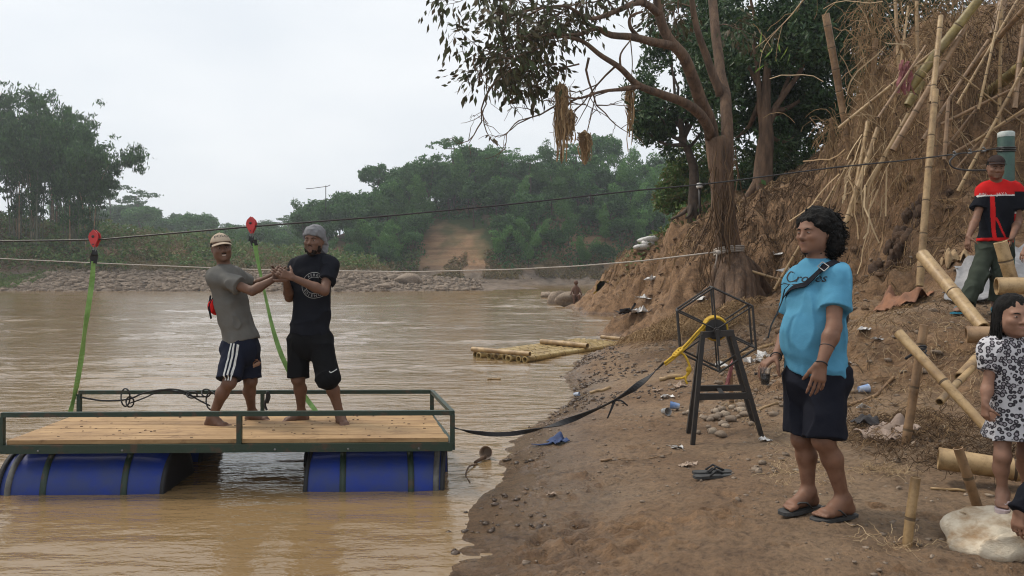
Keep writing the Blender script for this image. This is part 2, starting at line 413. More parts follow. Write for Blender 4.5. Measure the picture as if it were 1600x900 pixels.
# ------------------------------------------------ ground material: clay, wet near the water, redder on bare faces
def ground_material():
    m, nt, n, l, b = NT('river_clay')
    g = n.new('ShaderNodeNewGeometry'); sx = n.new('ShaderNodeSeparateXYZ'); l.new(g.outputs['Position'], sx.inputs[0])
    P = g.outputs['Position']
    big = noise_tex(n, l, .55, 4, P); mid = noise_tex(n, l, 3.2, 5, P, .65); fine = noise_tex(n, l, 30, 5, P, .7); grit = noise_tex(n, l, 110, 3, P, .7)
    beach = ramp(n, l, big.outputs['Fac'], [(.34, (.19, .112, .060)), (.5, (.26, .168, .098)), (.66, (.295, .205, .128))])
    red = ramp(n, l, mid.outputs['Fac'], [(.3, (.135, .076, .040)), (.5, (.24, .140, .072)), (.72, (.32, .20, .112))])
    sn = n.new('ShaderNodeSeparateXYZ'); l.new(g.outputs['True Normal'], sn.inputs[0])
    st = n.new('ShaderNodeMapRange'); st.inputs['From Min'].default_value = .93; st.inputs['From Max'].default_value = .70
    l.new(sn.outputs['Z'], st.inputs['Value'])
    mx = n.new('ShaderNodeMixRGB'); l.new(st.outputs[0], mx.inputs[0]); l.new(beach.outputs[0], mx.inputs[1]); l.new(red.outputs[0], mx.inputs[2])
    # speckle of grit
    sp = ramp(n, l, fine.outputs['Fac'], [(.3, (.42, .39, .37)), (.45, (.92, .92, .92)), (.72, (1.4, 1.38, 1.34))])
    m1 = n.new('ShaderNodeMixRGB'); m1.blend_type = 'MULTIPLY'; m1.inputs[0].default_value = .75
    l.new(mx.outputs[0], m1.inputs[1]); l.new(sp.outputs[0], m1.inputs[2])
    sp2 = ramp(n, l, mid.outputs['Fac'], [(.34, (.68, .66, .64)), (.55, (1, 1, 1))])
    m2 = n.new('ShaderNodeMixRGB'); m2.blend_type = 'MULTIPLY'; m2.inputs[0].default_value = .7
    l.new(m1.outputs[0], m2.inputs[1]); l.new(sp2.outputs[0], m2.inputs[2])
    crk = noise_tex(n, l, 11, 8, P, .78); sp3 = ramp(n, l, crk.outputs['Fac'], [(.36, (.46, .43, .41)), (.47, (1, 1, 1)), (.62, (1.08, 1.07, 1.05))])
    m4 = n.new('ShaderNodeMixRGB'); m4.blend_type = 'MULTIPLY'; m4.inputs[0].default_value = .85; l.new(m2.outputs[0], m4.inputs[1]); l.new(sp3.outputs[0], m4.inputs[2]); m2 = m4
    # wet band by the water: z + noise
    ad = n.new('ShaderNodeMath'); ad.operation = 'MULTIPLY_ADD'; ad.inputs[1].default_value = -.12
    l.new(big.outputs['Fac'], ad.inputs[0]); l.new(sx.outputs['Z'], ad.inputs[2])
    wet = n.new('ShaderNodeMapRange'); wet.interpolation_type = 'SMOOTHSTEP'; wet.inputs['From Min'].default_value = .13; wet.inputs['From Max'].default_value = -.03
    l.new(ad.outputs[0], wet.inputs['Value'])
    m3 = n.new('ShaderNodeMixRGB'); m3.blend_type = 'MULTIPLY'; m3.inputs[2].default_value = (.70, .68, .66, 1)
    l.new(wet.outputs[0], m3.inputs[0]); l.new(m2.outputs[0], m3.inputs[1])
    l.new(m3.outputs[0], b.inputs['Base Color'])
    ro = n.new('ShaderNodeMapRange'); ro.inputs['To Min'].default_value = .92; ro.inputs['To Max'].default_value = .16
    l.new(wet.outputs[0], ro.inputs['Value']); l.new(ro.outputs[0], b.inputs['Roughness'])
    b.inputs['Specular IOR Level'].default_value = .5
    s1 = n.new('ShaderNodeMath'); s1.operation = 'MULTIPLY_ADD'; s1.inputs[1].default_value = .35; l.new(grit.outputs['Fac'], s1.inputs[0]); sA_ = n.new('ShaderNodeMath'); sA_.operation = 'MULTIPLY_ADD'; sA_.inputs[1].default_value = 1.3; l.new(crk.outputs['Fac'], sA_.inputs[0]); l.new(fine.outputs['Fac'], sA_.inputs[2]); l.new(sA_.outputs[0], s1.inputs[2])
    bp = n.new('ShaderNodeBump'); bp.inputs['Strength'].default_value = .9; bp.inputs['Distance'].default_value = .05
    l.new(s1.outputs[0], bp.inputs['Height'])
    l.new(bp.outputs[0], b.inputs['Normal'])
    return m
MAT['clay'] = ground_material()
ground = obj('ground', mesh_from('ground', G_V, [G_F]), MAT['clay'])
tag(ground, 'brown clay river beach rising into eroded banks on the right', None, None, 'structure')

def gz_at(x, y):
    return float(near_h(np.array([float(x)]), np.array([float(y)]))[0])
def gpt(px, py):
    """ground point under a pixel, by marching the view ray into the near bank"""
    d = np.arange(1.5, 60, .03)
    x = (px - CX) / F * d; z = HCAM - (py - HY) / F * d
    h = near_h(x, d)
    k = np.argmax(z < h)
    return Vector((x[k], d[k], h[k]))

# ------------------------------------------------ the water
def water_material():
    m, nt, n, l, b = NT('muddy_water')
    g = n.new('ShaderNodeNewGeometry'); P = g.outputs['Position']
    a = noise_tex(n, l, .25, 3, P)
    rp = ramp(n, l, a.outputs['Fac'], [(.35, (.19, .122, .058)), (.65, (.235, .158, .08))])
    l.new(rp.outputs[0], b.inputs['Base Color'])
    b.inputs['Roughness'].default_value = .07; b.inputs['IOR'].default_value = 1.333
    b.inputs['Specular IOR Level'].default_value = 1.0
    w1 = noise_tex(n, l, 1.9, 4, P, .5, (1.0, 2.6, 1)); w2 = noise_tex(n, l, 9, 3, P, .6, (1, 2.4, 1))
    s1 = n.new('ShaderNodeMath'); s1.operation = 'MULTIPLY_ADD'; s1.inputs[1].default_value = .16; l.new(w2.outputs['Fac'], s1.inputs[0]); l.new(w1.outputs['Fac'], s1.inputs[2])
    bp = n.new('ShaderNodeBump'); bp.inputs['Strength'].default_value = .5; bp.inputs['Distance'].default_value = .06
    l.new(s1.outputs[0], bp.inputs['Height']); l.new(bp.outputs[0], b.inputs['Normal'])
    return m
MAT['water'] = water_material()
wx, wy = th_grid(-84, 60, .0042, 1.2, 190, 1.0068)
rr = np.hypot(wx, wy)
patch = sstep(-.35, .45, fbm2(wx, wy * 1.5, .22, 3, 101))            # calm and ruffled reaches of the current
wz = (.3 + .9 * patch) * (.016 * fbm2(wx * .7 + .3 * wy, wy * 1.9, 1.3, 3, 61) + .008 * fbm2(wx, wy * 2.4, 4.2, 2, 63)) + sstep(6, 16, rr) * (.3 + .7 * patch) * .05 * fbm2(wx * .6, wy * 1.8, .62, 4, 67)
near_raft = np.exp(-((wx + 1.6) ** 2 / 6 + (wy - 5.2) ** 2 / 3.5))
wz = wz * (1 - .72 * near_raft)
wz *= sstep(90, 30, rr) * .5 + .5
rapid = np.exp(-(((wx - 1) / 7) ** 2 + ((wy - 62) / 26) ** 2)); wz = wz + rapid * .09 * fbm2(wx * .8, wy * 1.5, .9, 4, 71)
wmask = (wx < 9) | (wy > 36)
f = grid_faces(*wx.shape); kf = wmask.ravel()[f].all(1)
water = obj('water', mesh_from('water', np.stack([wx, wy, wz], -1).reshape(-1, 3), [f[kf][:, ::-1]]), MAT['water'])
tag(water, 'wide muddy brown river with small ripples', None, None, 'structure')

# ------------------------------------------------ far banks, hill, gravel bar
FAR = [
    # left bank: water edge, bar, foot of bank, top
    (-80, 74, -.5), (-55, 71, -.4), (-40, 70, -.4), (-20, 68, -.5), (-5, 69, -.5), (0, 74, -.5), (10, 80, -.7), (-5, 82, .8), (-20, 77, 1.5), (-40, 76, 1.4), (-55, 79, 1.0),
    (-8, 92, 1.0), (-18, 95, 2.2), (-60, 80, 1.2), (-52, 90, 5.6), (-62, 88, 6.6), (-40, 94, 4.6), (-30, 98, 3.6), (-22, 103, 3.0), (-48, 84, 3), (-36, 88, 2.2), (-85, 88, 7), (-85, 78, 2),
    (-60, 110, 7), (-40, 120, 5), (-90, 130, 8),
    # river behind the bar
    (-2, 100, -.3), (4, 92, -.7), (15, 100, -.8), (30, 104, -.8), (-12, 108, .4), (50, 110, -.8), (70, 120, -.8),
    # hill foot, face, crest
    (-24, 116, 2.5), (-14, 114, 1.5), (-5, 112, .9), (6, 112, .7), (18, 113, .6), (30, 114, .7), (45, 118, .8), (70, 128, 1),
    (-22, 126, 7.5), (-14, 124, 9), (-5, 122, 9.5), (6, 121, 9.5), (18, 122, 8.5), (30, 124, 7), (45, 128, 6),
    (-44, 136, 4), (-30, 134, 8.5), (-26, 134, 10), (-16, 134, 12.5), (-5, 134, 15.5), (8, 134, 15.5), (20, 136, 13.5), (32, 138, 12.5), (48, 142, 12), (70, 150, 13),
    (-34, 129, 6.5), (-40, 150, 4.5), (-20, 160, 12), (10, 170, 15), (60, 180, 14),
    # distance, rising slowly to the horizon
    (-110, 180, 7), (-70, 200, 7), (-30, 220, 8), (-150, 240, 10), (-60, 280, 14), (0, 300, 16), (80, 300, 16), (-160, 320, 18), (160, 300, 16), (150, 160, 12), (-160, 120, 9)]
far_base = rbf(FAR)
def far_h(x, y):
    z = far_base(x, y)
    bar = np.exp(-(((x + 18) / 30) ** 4 + ((y - 82) / 12) ** 4))
    return z + .35 * fbm2(x, y, .12, 4, 201) + sstep(.3, 1.5, z) * (.22 * fbm2(x, y, .5, 3, 207) * (1 - .6 * bar)) + bar * .10 * fbm2(x, y, 1.4, 3, 209)
fx, fy = th_grid(-74, 62, .0052, 62, 376, 1.0065)
fz = far_h(np.clip(fx, -200, 200), np.clip(fy, 0, 330))
fz = np.where(fy > 330, np.maximum(fz, 6), fz)

def hills_material():
    m, nt, n, l, b = NT('far_banks')
    g = n.new('ShaderNodeNewGeometry'); P = g.outputs['Position']; sx = n.new('ShaderNodeSeparateXYZ'); l.new(P, sx.inputs[0])
    big = noise_tex(n, l, .10, 4, P); mid = noise_tex(n, l, .8, 5, P, .7); lay = noise_tex(n, l, 1.0, 4, P, .6, (.12, .12, 1.6))
    earth = ramp(n, l, lay.outputs['Fac'], [(.3, (.14, .082, .047)), (.5, (.25, .15, .085)), (.7, (.32, .21, .12))])
    grav = ramp(n, l, mid.outputs['Fac'], [(.32, (.075, .056, .042)), (.5, (.14, .108, .082)), (.7, (.21, .165, .13))])
    zz = n.new('ShaderNodeMapRange'); zz.inputs['From Min'].default_value = 1.6; zz.inputs['From Max'].default_value = 3.0; l.new(sx.outputs['Z'], zz.inputs['Value'])
    mx = n.new('ShaderNodeMixRGB'); l.new(zz.outputs[0], mx.inputs[0]); l.new(grav.outputs[0], mx.inputs[1]); l.new(earth.outputs[0], mx.inputs[2])
    grn = ramp(n, l, big.outputs['Fac'], [(.50, (0, 0, 0)), (.62, (1, 1, 1))])
    gm = n.new('ShaderNodeMixRGB'); gm.inputs[2].default_value = (.06, .075, .03, 1)
    sc = n.new('ShaderNodeMath'); sc.operation = 'MULTIPLY'; l.new(zz.outputs[0], sc.inputs[0]); l.new(grn.outputs[0], sc.inputs[1])
    l.new(sc.outputs[0], gm.inputs[0]); l.new(mx.outputs[0], gm.inputs[1])
    l.new(gm.outputs[0], b.inputs['Base Color']); b.inputs['Roughness'].default_value = .95; b.inputs['Specular IOR Level'].default_value = .2
    bp = n.new('ShaderNodeBump'); bp.inputs['Strength'].default_value = .9; bp.inputs['Distance'].default_value = .35
    l.new(mid.outputs['Fac'], bp.inputs['Height']); l.new(bp.outputs[0], b.inputs['Normal'])
    return m
MAT['hills'] = hills_material()
hills = obj('hills', mesh_from('hills', np.stack([fx, fy, fz], -1).reshape(-1, 3), [grid_faces(*fx.shape)[:, ::-1]]), MAT['hills'])
tag(hills, 'far banks, gravel bar and hill beyond the river', None, None, 'structure')
def fz_at(x, y): return float(far_h(np.array([float(x)]), np.array([float(y)]))[0])

# ------------------------------------------------ haze
hz = MB().box((0, 182, 13), (780, 400, 34))
haze_m = bpy.data.materials.new('haze'); haze_m.use_nodes = True
hn = haze_m.node_tree.nodes; hn.clear()
pv = hn.new('ShaderNodeVolumePrincipled'); pv.inputs['Color'].default_value = (.86, .92, .97, 1); pv.inputs['Density'].default_value = .0008; pv.inputs['Anisotropy'].default_value = .45
ho = hn.new('ShaderNodeOutputMaterial'); haze_m.node_tree.links.new(pv.outputs[0], ho.inputs['Volume'])
haze = obj('haze', hz, haze_m, smooth=False)
tag(haze, 'thin pale haze over the river and the far hill', None, None, 'stuff')

# ================================================================== TREES AND PLANTS
rng = np.random.default_rng(7)
def rvec(n, r=None):
    r = r or rng
    v = r.normal(size=(n, 3)); return v / np.linalg.norm(v, axis=1)[:, None]

def leaves(C, L, wid=.42, droop=.5, dirs=None, r=None, fold=True):
    """arrays of pointed leaves, one little island each: centres C (n,3), length L"""
    r = r or rng; n = len(C)
    d = rvec(n, r) if dirs is None else dirs + .35 * rvec(n, r)
    d[:, 2] -= droop; d /= np.linalg.norm(d, axis=1)[:, None]
    w = np.cross(d, rvec(n, r)); w /= np.linalg.norm(w, axis=1)[:, None] + 1e-9
    L = L * r.uniform(.65, 1.25, n)[:, None]; h = L * wid / 2
    up = np.cross(w, d)
    a, tip = C - d * L / 2, C + d * L / 2
    b, c = C - d * L * .05 + w * h + up * h * .25, C - d * L * .05 - w * h + up * h * .25
    V = np.stack([a, b, tip, c], 1).reshape(-1, 3)
    i = np.arange(n)[:, None] * 4
    return V, (np.concatenate([i, i + 1, i + 2, i + 3], 1))

def blob_points(blobs, n, r=None, gap=.15, gsc=1.6, shell=.35, seed=0):
    """points filling uneven blobs (x,y,z,rx,ry,rz); clumped, with gaps between the clumps"""
    r = r or rng; B = np.array(blobs, float)
    vol = B[:, 3] * B[:, 4] * B[:, 5]; k = r.choice(len(B), int(n * 2.2), p=vol ** .8 / (vol ** .8).sum())
    d = rvec(len(k), r); rad = (shell + (1 - shell) * r.uniform(0, 1, len(k))) ** .6
    rad = rad * (1 + .28 * fbm(d * 2.1 + k[:, None] * 3.3, 2, seed))
    p = B[k, :3] + d * rad[:, None] * B[k, 3:6]
    keep = fbm(p * gsc, 2, seed + 5) > -gap
    return p[keep][:n]

def far_trunk(h, r0, r=None, lean=.06):
    r = r or rng; m = MB()
    pts = [(lean * h * (t ** 2) * r.uniform(-1, 1), lean * h * t * t * r.uniform(-1, 1), h * t) for t in np.linspace(0, 1, 6)]
    m.tube(pts, np.linspace(r0, r0 * .4, 6), 7); return m, pts

def make_tree(name, label, cat, group, blobs, nleaf, L, leafmat, trunk_h, trunk_r, gap=.15, gsc=.9, droop=.4, wid=.5, seed=0, bark='bark_dark', limbs=5):
    r = np.random.default_rng(seed)
    t = thing(name, label, cat, (0, 0, 0), group)
    m, pts = far_trunk(trunk_h, trunk_r, r)
    B = np.array(blobs)
    for q in range(min(limbs, len(B))):
        e = B[q, :3]; s = np.array(pts[3 + q % 3])
        mid = (s + e) / 2 + np.array([0, 0, -.06 * np.linalg.norm(e - s)])
        m.tube([s, mid, e], [trunk_r * .45, trunk_r * .3, trunk_r * .12], 5)
    obj('trunk', m, MAT[bark], t)
    C = blob_points(blobs, nleaf, r, gap, gsc, seed=seed)
    V, f = leaves(C, L, wid, droop, r=r)
    obj('crown', mesh_from('crown', V, [f], False), MAT[leafmat], t)
    return t

def rb(r, n, R0, H, z0, rr):
    out = []
    for k in range(n):
        a = r.uniform(0, 2 * math.pi); d = R0 * math.sqrt(r.uniform(0, 1)); zz = z0 + H * r.uniform(0, 1)
        s = rr * r.uniform(.7, 1.25); out.append((d * math.cos(a), d * math.sin(a), zz, s, s, s * .8))
    return out

PROTO = {}
r_ = np.random.default_rng(3)
PROTO['broad_a'] = make_tree('broadleaf_tree', 'x', 'tree', None, rb(r_, 9, 2.0, 3.4, 3.0, 1.5), 3600, .40, 'leaf_far', 4.2, .16, seed=11)
PROTO['broad_b'] = make_tree('broadleaf_tree', 'x', 'tree', None, rb(r_, 8, 1.6, 4.6, 2.8, 1.35), 3200, .38, 'leaf_far', 5.0, .15, seed=12)
PROTO['broad_c'] = make_tree('broadleaf_tree', 'x', 'tree', None, rb(r_, 10, 2.5, 2.4, 2.4, 1.4), 3600, .42, 'leaf_far', 3.4, .17, seed=13)
def plume_blobs(r, n, H, spread):
    out = []
    for k in range(n):
        a = r.uniform(0, 2 * math.pi); top = H * r.uniform(.75, 1.05)
        for t in (.45, .62, .78, .92, 1.02):
            d = spread * t ** 2.2; z = top * (t - .30 * max(0, t - .75))
            s = .95 - .45 * max(0, t - .5); out.append((d * math.cos(a), d * math.sin(a), z, s, s, s * .8))
    return out
PROTO['bamboo_far'] = make_tree('bamboo_clump', 'x', 'bamboo', None, plume_blobs(r_, 7, 7.5, 2.6), 3800, .38, 'leaf_bamboo_far', 5.5, .10, seed=14, droop=.8, wid=.35, limbs=0)
PROTO['open'] = make_tree('open_crowned_tree', 'x', 'tree', None, [(x, y, z, 1.5, 1.5, .38) for x, y, z in ((0, 0, 7.6), (2.0, .5, 6.7), (-2.1, -.4, 6.9), (.9, 1.8, 6.0), (-1.2, -1.9, 7.1), (2.9, -.9, 5.6), (-2.9, .9, 5.7))], 1700, .34, 'leaf_far', 6.8, .13, gap=.0, gsc=1.5, seed=15, limbs=7)

def palm_proto():
    r = np.random.default_rng(5); t = thing('palm_tree', 'x', 'palm', (0, 0, 0))
    m = MB(); pts = [(.25 * s * s, .1 * s, 8 * s) for s in np.linspace(0, 1, 8)]
    m.tube(pts, np.linspace(.2, .13, 8), 8); obj('trunk', m, MAT['bark_dark'], t)
    c = MB(); top = np.array(pts[-1])
    for k in range(17):
        a = k * 2.4; el = r.uniform(-.3, 1.2); Lf = r.uniform(2.3, 3.0)
        d0 = np.array([math.cos(a) * math.cos(el), math.sin(a) * math.cos(el), math.sin(el)])
        sp = [top + d0 * Lf * s + np.array([0, 0, -1.5 * s * s * (1 - .3 * math.sin(el))]) for s in np.linspace(0, 1, 10)]
        c.tube(sp, np.linspace(.04, .012, 10), 3)
        side = np.cross(d0, (0, 0, 1)); side /= np.linalg.norm(side)
        for i in range(1, 10):
            for s in (-1, 1):
                p = sp[i]; tip = p + side * s * .75 * math.sin(.4 + i * .26) + d0 * .3 + np.array([0, 0, -.4])
                w = d0 * .13
                c.add([p - w, p + w, tip], [[0, 1, 2]])
    obj('crown', c, MAT['leaf_far'], t, smooth=False)
    return t
PROTO['palm'] = palm_proto()
used_proto = set()
def put_tree(kind, x, y, z, s, rz, label, group, sz=None, lab_cat=None):
    p = PROTO[kind]
    o = p if kind not in used_proto else copy_tree(p)
    used_proto.add(kind)
    o.location = (x, y, z); o.rotation_euler = (0, 0, rz); o.scale = (s, s, sz or s)
    o['label'] = label; o['group'] = group
    return o

# ---- the wooded hill across the river
rr_ = random.Random(11)
SCARS = [(716, 380, 57, 36), (531, 383, 16, 22), (932, 383, 26, 12), (690, 414, 80, 12)]
def in_scar(px, py): return any(((px - a) / b) ** 2 + ((py - c) / d) ** 2 < 1 for a, c, b, d in SCARS)
rows = [(113.5, .75, 'low on the far hill'), (117, .85, 'on the far hill lower slope'), (121, 1.0, 'half way up the far hill'), (125, 1.15, 'on the far hill upper slope'), (129, 1.2, 'high on the far hill'), (133, 1.3, 'on the far hill crest')]
kind_lab = {'broad_a': 'round bushy dark green tree', 'broad_b': 'tall narrow dark green tree', 'broad_c': 'wide spreading dark green tree', 'bamboo_far': 'feathery lighter green bamboo clump', 'open': 'thin open crowned tree', 'palm': 'dark coconut palm'}
zone = lambda px: 'left end' if px < 600 else ('left part' if px < 690 else ('middle' if px < 800 else ('right part' if px < 920 else 'behind the promontory')))
for ri, (Y, s0, where) in enumerate(rows):
    px = 474 + rr_.uniform(0, 20) + (26 if ri in (0, 1) else 0)
    while px < 1300:
        y = Y + rr_.uniform(-1.5, 1.5); x = (px - CX) / F * y
        z = fz_at(x, y); py = HY - (z + 2.0 - HCAM) / y * F
        edge = 1.0 if px > 560 else .78
        if not in_scar(px, py) and z > (2.2 if ri == 0 else 1.2):
            k = rr_.choices(['broad_a', 'broad_b', 'broad_c', 'bamboo_far', 'open'], [4, 3, 4, 4, .5 if ri > 2 else 0])[0]
            s = s0 * edge * rr_.uniform(.8, 1.2)
            put_tree(k, x, y, z - .3, s, rr_.uniform(0, 6.28), kind_lab[k] + ' ' + where + ', ' + zone(px), 'trees on the far wooded hill', s * rr_.uniform(.85, 1.15))
        px += rr_.uniform(24, 36) * s0 * (1.25 if px > 1120 else 1)
for px, py, Y, s, k, lab in ((936, 240, 131, 1.15, 'palm', 'dark coconut palm standing above the crest of the far hill against the sky'), (880, 285, 124, .95, 'palm', 'coconut palm among the trees below the skyline palm, the more left one'), (925, 290, 123, 1.0, 'palm', 'coconut palm directly below the skyline palm of the far hill'),
                             (680, 252, 133, 1.0, 'open', 'grey open crowned tree sticking out at the top left of the far hill'), (855, 250, 136, .8, 'open', 'small open crowned tree on the crest left of the skyline palm')):
    x = (px - CX) / F * Y; z = at(px, py, Y).z
    zt = {'palm': 9.2, 'open': 8.0}[k] * s
    put_tree(k, x, Y, z - zt, s, rr_.uniform(0, 6), lab, 'trees on the far wooded hill')
H0 = {'broad_a': 7.6, 'broad_b': 8.6, 'broad_c': 6.2, 'bamboo_far': 7.8}
crest = [(488, 318), (500, 304), (516, 308), (531, 318), (546, 300), (562, 296), (578, 300), (594, 288), (610, 292), (628, 284), (646, 280), (664, 268), (682, 262), (700, 252), (718, 250), (738, 244), (758, 247), (778, 243), (800, 250), (820, 246), (842, 256), (864, 254), (886, 250), (910, 262), (958, 262), (980, 258), (1002, 266), (1024, 268), (1048, 278)]
for i, (px, top) in enumerate(crest):
    Y = 131 + 3 * math.sin(i * 2.3); x = (px - CX) / F * Y; g = fz_at(x, Y); k = ['broad_a', 'bamboo_far', 'broad_c', 'broad_b'][(i * 7 + i // 3) % 4]; sz_ = (at(px, top, Y).z - g + .3) / H0[k]
    put_tree(k, x, Y, g - .3, 1.0 + .25 * math.sin(i * 1.7), i * 1.3, kind_lab[k] + ' breaking the skyline of the far hill, ' + zone(px), 'trees on the far wooded hill', sz_)
# ---- hazy distance on the left, low woods behind the bank
for i in range(58):
    px = 95 + i * 7.2 + rr_.uniform(-5, 5); Y = rr_.uniform(170, 230); x = (px - CX) / F * Y
    top = 318 if px < 240 else (332 if px < 330 else 345); z = at(px, top + rr_.uniform(-4, 10), Y).z
    k = rr_.choice(['broad_a', 'broad_c', 'bamboo_far', 'broad_b']); s = rr_.uniform(1.0, 1.35)
    hgt = {'broad_a': 7.4, 'broad_c': 5.8, 'bamboo_far': 7.8, 'broad_b': 8.2}[k] * s
    put_tree(k, x, Y, z - hgt, s, rr_.uniform(0, 6.28), 'hazy ' + kind_lab[k] + ' far behind the gravel bar', 'distant woods behind the left bank')
for i in range(46):
    px = 90 + i * 9.6 + rr_.uniform(-6, 6); Y = rr_.uniform(140, 160); x = (px - CX) / F * Y; z = at(px, 366 + rr_.uniform(-8, 10), Y).z
    k = rr_.choice(['broad_a', 'broad_c', 'bamboo_far']); s = rr_.uniform(.8, 1.1)
    put_tree(k, x, Y, z - 6.5 * s, s, rr_.uniform(0, 6.28), kind_lab[k] + ' in woods close behind the gravel bar', 'nearer woods behind the left bank')
for px, py, lab in ((172, 284, 'flat topped open tree, left one of two rising over the distant woods'), (216, 296, 'flat topped open tree, right one of two rising over the distant woods'), (450, 336, 'small open tree at the edge of the distant woods left of the hill')):
    Y = 190; x = (px - CX) / F * Y; s = 1.5 if px < 400 else .9
    put_tree('open', x, Y, at(px, py, Y).z - 8 * s, s, px, lab, 'distant woods behind the left bank')

# ---- undergrowth clothing the banks (uncountable)
def ground_leaves(name, label, n, xr, yr, hfun, ok, L, hgt, matn, seed, gsc=.35, gap=.1, kind='stuff', droop=.2, wid=.5):
    r = np.random.default_rng(seed)
    x, y = r.uniform(*xr, n * 3), r.uniform(*yr, n * 3)
    k = ok(x, y) & (fbm2(x, y, gsc, 3, seed) > -gap); x, y = x[k][:n], y[k][:n]
    z = hfun(x, y) + hgt * r.uniform(0, 1, len(x)) * (.4 + .6 * sstep(-.2, .5, fbm2(x, y, .6, 2, seed + 1)))
    V, f = leaves(np.stack([x, y, z], -1), L, wid, droop, r=r)
    o = obj(name, mesh_from(name, V, [f], False), MAT[matn]); return tag(o, label, None, None, kind)
def pxy(x, y, z): return CX + x / y * F, HY - (z - HCAM) / y * F
def ok_hill(x, y):
    z = far_h(x, y); px, py = pxy(x, y, z); s = np.zeros(len(x), bool)
    for a, c, b, d in SCARS: s |= ((px - a) / b) ** 2 + ((py - c) / d) ** 2 < 1
    return (z > 2.4 + .8 * vnoise(np.stack([x * .3, y * 0, x * 0], -1))) & ~s & (px > 480)
ground_leaves('undergrowth', 'dense green undergrowth on the slope of the far hill', 30000, (-34, 55), (110, 138), lambda x, y: far_h(x, y), ok_hill, .55, 1.8, 'leaf_far', 301, gap=.45)
ground_leaves('bank_scrub', 'green scrub on top of the left bank under the bamboo', 46000, (-75, -14), (79, 118), lambda x, y: far_h(x, y), lambda x, y: (far_h(x, y) > 1.9), .48, 2.1, 'leaf_bush', 302, gap=.12)
ground_leaves('dry_scrub', 'brown dry weeds hanging down the left bank', 40000, (-75, -14), (78, 112), lambda x, y: far_h(x, y), lambda x, y: (far_h(x, y) > 1.7), .45, 1.5, 'leaf_dry', 303, gap=.25, droop=.1, wid=.22)
ground_leaves('grass_tongue', 'short green grass on the low shore at the far left', 5000, (-62, -43), (70, 79), lambda x, y: far_h(x, y), lambda x, y: (far_h(x, y) > .25) & (np.abs(x + 53) < 6.5), .3, .5, 'leaf_bush', 304, gap=.6, droop=-.6, wid=.2)
ground_leaves('foot_scrub', 'dry brown scrub at the foot of the far hill', 20000, (-34, 60), (108, 117), lambda x, y: far_h(x, y), lambda x, y: far_h(x, y) > .8, .5, .7, 'leaf_dry', 305, gap=.15, wid=.25)

# ---- bamboo grove on the left bank: each clump a thing, each culm a part
def bamboo_clump(seed, ncul, H, spread):
    r = np.random.default_rng(seed); t = thing('bamboo_clump', 'x', 'bamboo', (0, 0, 0), 'bamboo grove on the left bank'); tips = []
    for k in range(ncul):
        a = r.uniform(0, 2 * math.pi); b0 = np.array([math.cos(a), math.sin(a), 0]) * r.uniform(.1, .9)
        h = H * r.uniform(.75, 1.05); sp = spread * r.uniform(.3, 1.15)
        d = np.array([math.cos(a), math.sin(a), 0])
        S = np.linspace(0, 1, 14); pts = [b0 + d * sp * s ** 2.4 + np.array([0, 0, h * (s - .14 * max(0, s - .55) ** 1.3 * 4)]) for s in S]
        m = MB(); m.tube(pts, np.linspace(.075, .012, 14), 5); obj('culm', m, MAT['bamboo_brown' if k % 4 == 0 else 'culm_dark'], t)
        for s in np.arange(.22, 1.0, .045):
            i = s * 13; p = np.array(pts[int(i)]) * (1 - i % 1) + np.array(pts[min(13, int(i) + 1)]) * (i % 1)
            tips += [tuple(p + rvec(1, r)[0] * r.uniform(.2, .8) * (.5 + s)) + ((.35 + .55 * s) * r.uniform(.6, 1.2),) for _ in range(3 if s > .5 else 1)]
    B = [(x, y, z, q * 1.1, q * 1.1, q * .45) for x, y, z, q in tips]
    C = blob_points(B, 13000, r, .06, 1.2, shell=.1, seed=seed)
    V, f = leaves(C, .42, .28, .9, r=r)
    obj('foliage', mesh_from('foliage', V, [f], False), MAT['leaf_bamboo_left'], t)
    return t
MAT['culm_dark'] = M('culm_dark', (.10, .11, .06), (.06, .06, .035), 3, .6)
cl = [bamboo_clump(21, 11, 13.2, 3.0), bamboo_clump(22, 12, 12.0, 4.4), bamboo_clump(23, 9, 10.5, 5.0)]
spots = [(-66, 86, 0, 1.08, 'bamboo clump cut by the left picture edge, leftmost of the grove'), (-60.5, 85, 0, 1.0, 'tall dense bamboo clump second from the left edge of the grove'), (-56.5, 88, 1, .98, 'bamboo clump in the middle of the grove, further back'),
         (-52.5, 84.5, 0, .93, 'bamboo clump right of the middle of the grove with straight culms'), (-49.2, 86, 1, .98, 'bamboo clump at the right of the grove with arching tops'), (-46.6, 85, 2, .95, 'airy leaning bamboo clump at the right end of the grove'), (-63, 92, 1, 1.1, 'bamboo clump behind the left end of the grove'), (-55, 93, 0, 1.0, 'bamboo clump behind the middle of the grove'), (-71, 89, 1, 1.1, 'bamboo clump outside the left edge of the grove')]
seen = set()
for i, (x, y, k, s, lab) in enumerate(spots):
    o = cl[k] if k not in seen else copy_tree(cl[k]); seen.add(k)
    o.location = (x, y, fz_at(x, y) - .2); o.rotation_euler = (0, 0, [2.0, 4.4, .6, 3.3, 0.2, 0.0, 1.1, 5.2, 2.7][i]); o.scale = (s * 1.1, s * 1.1, s * 1.5); o['label'] = lab

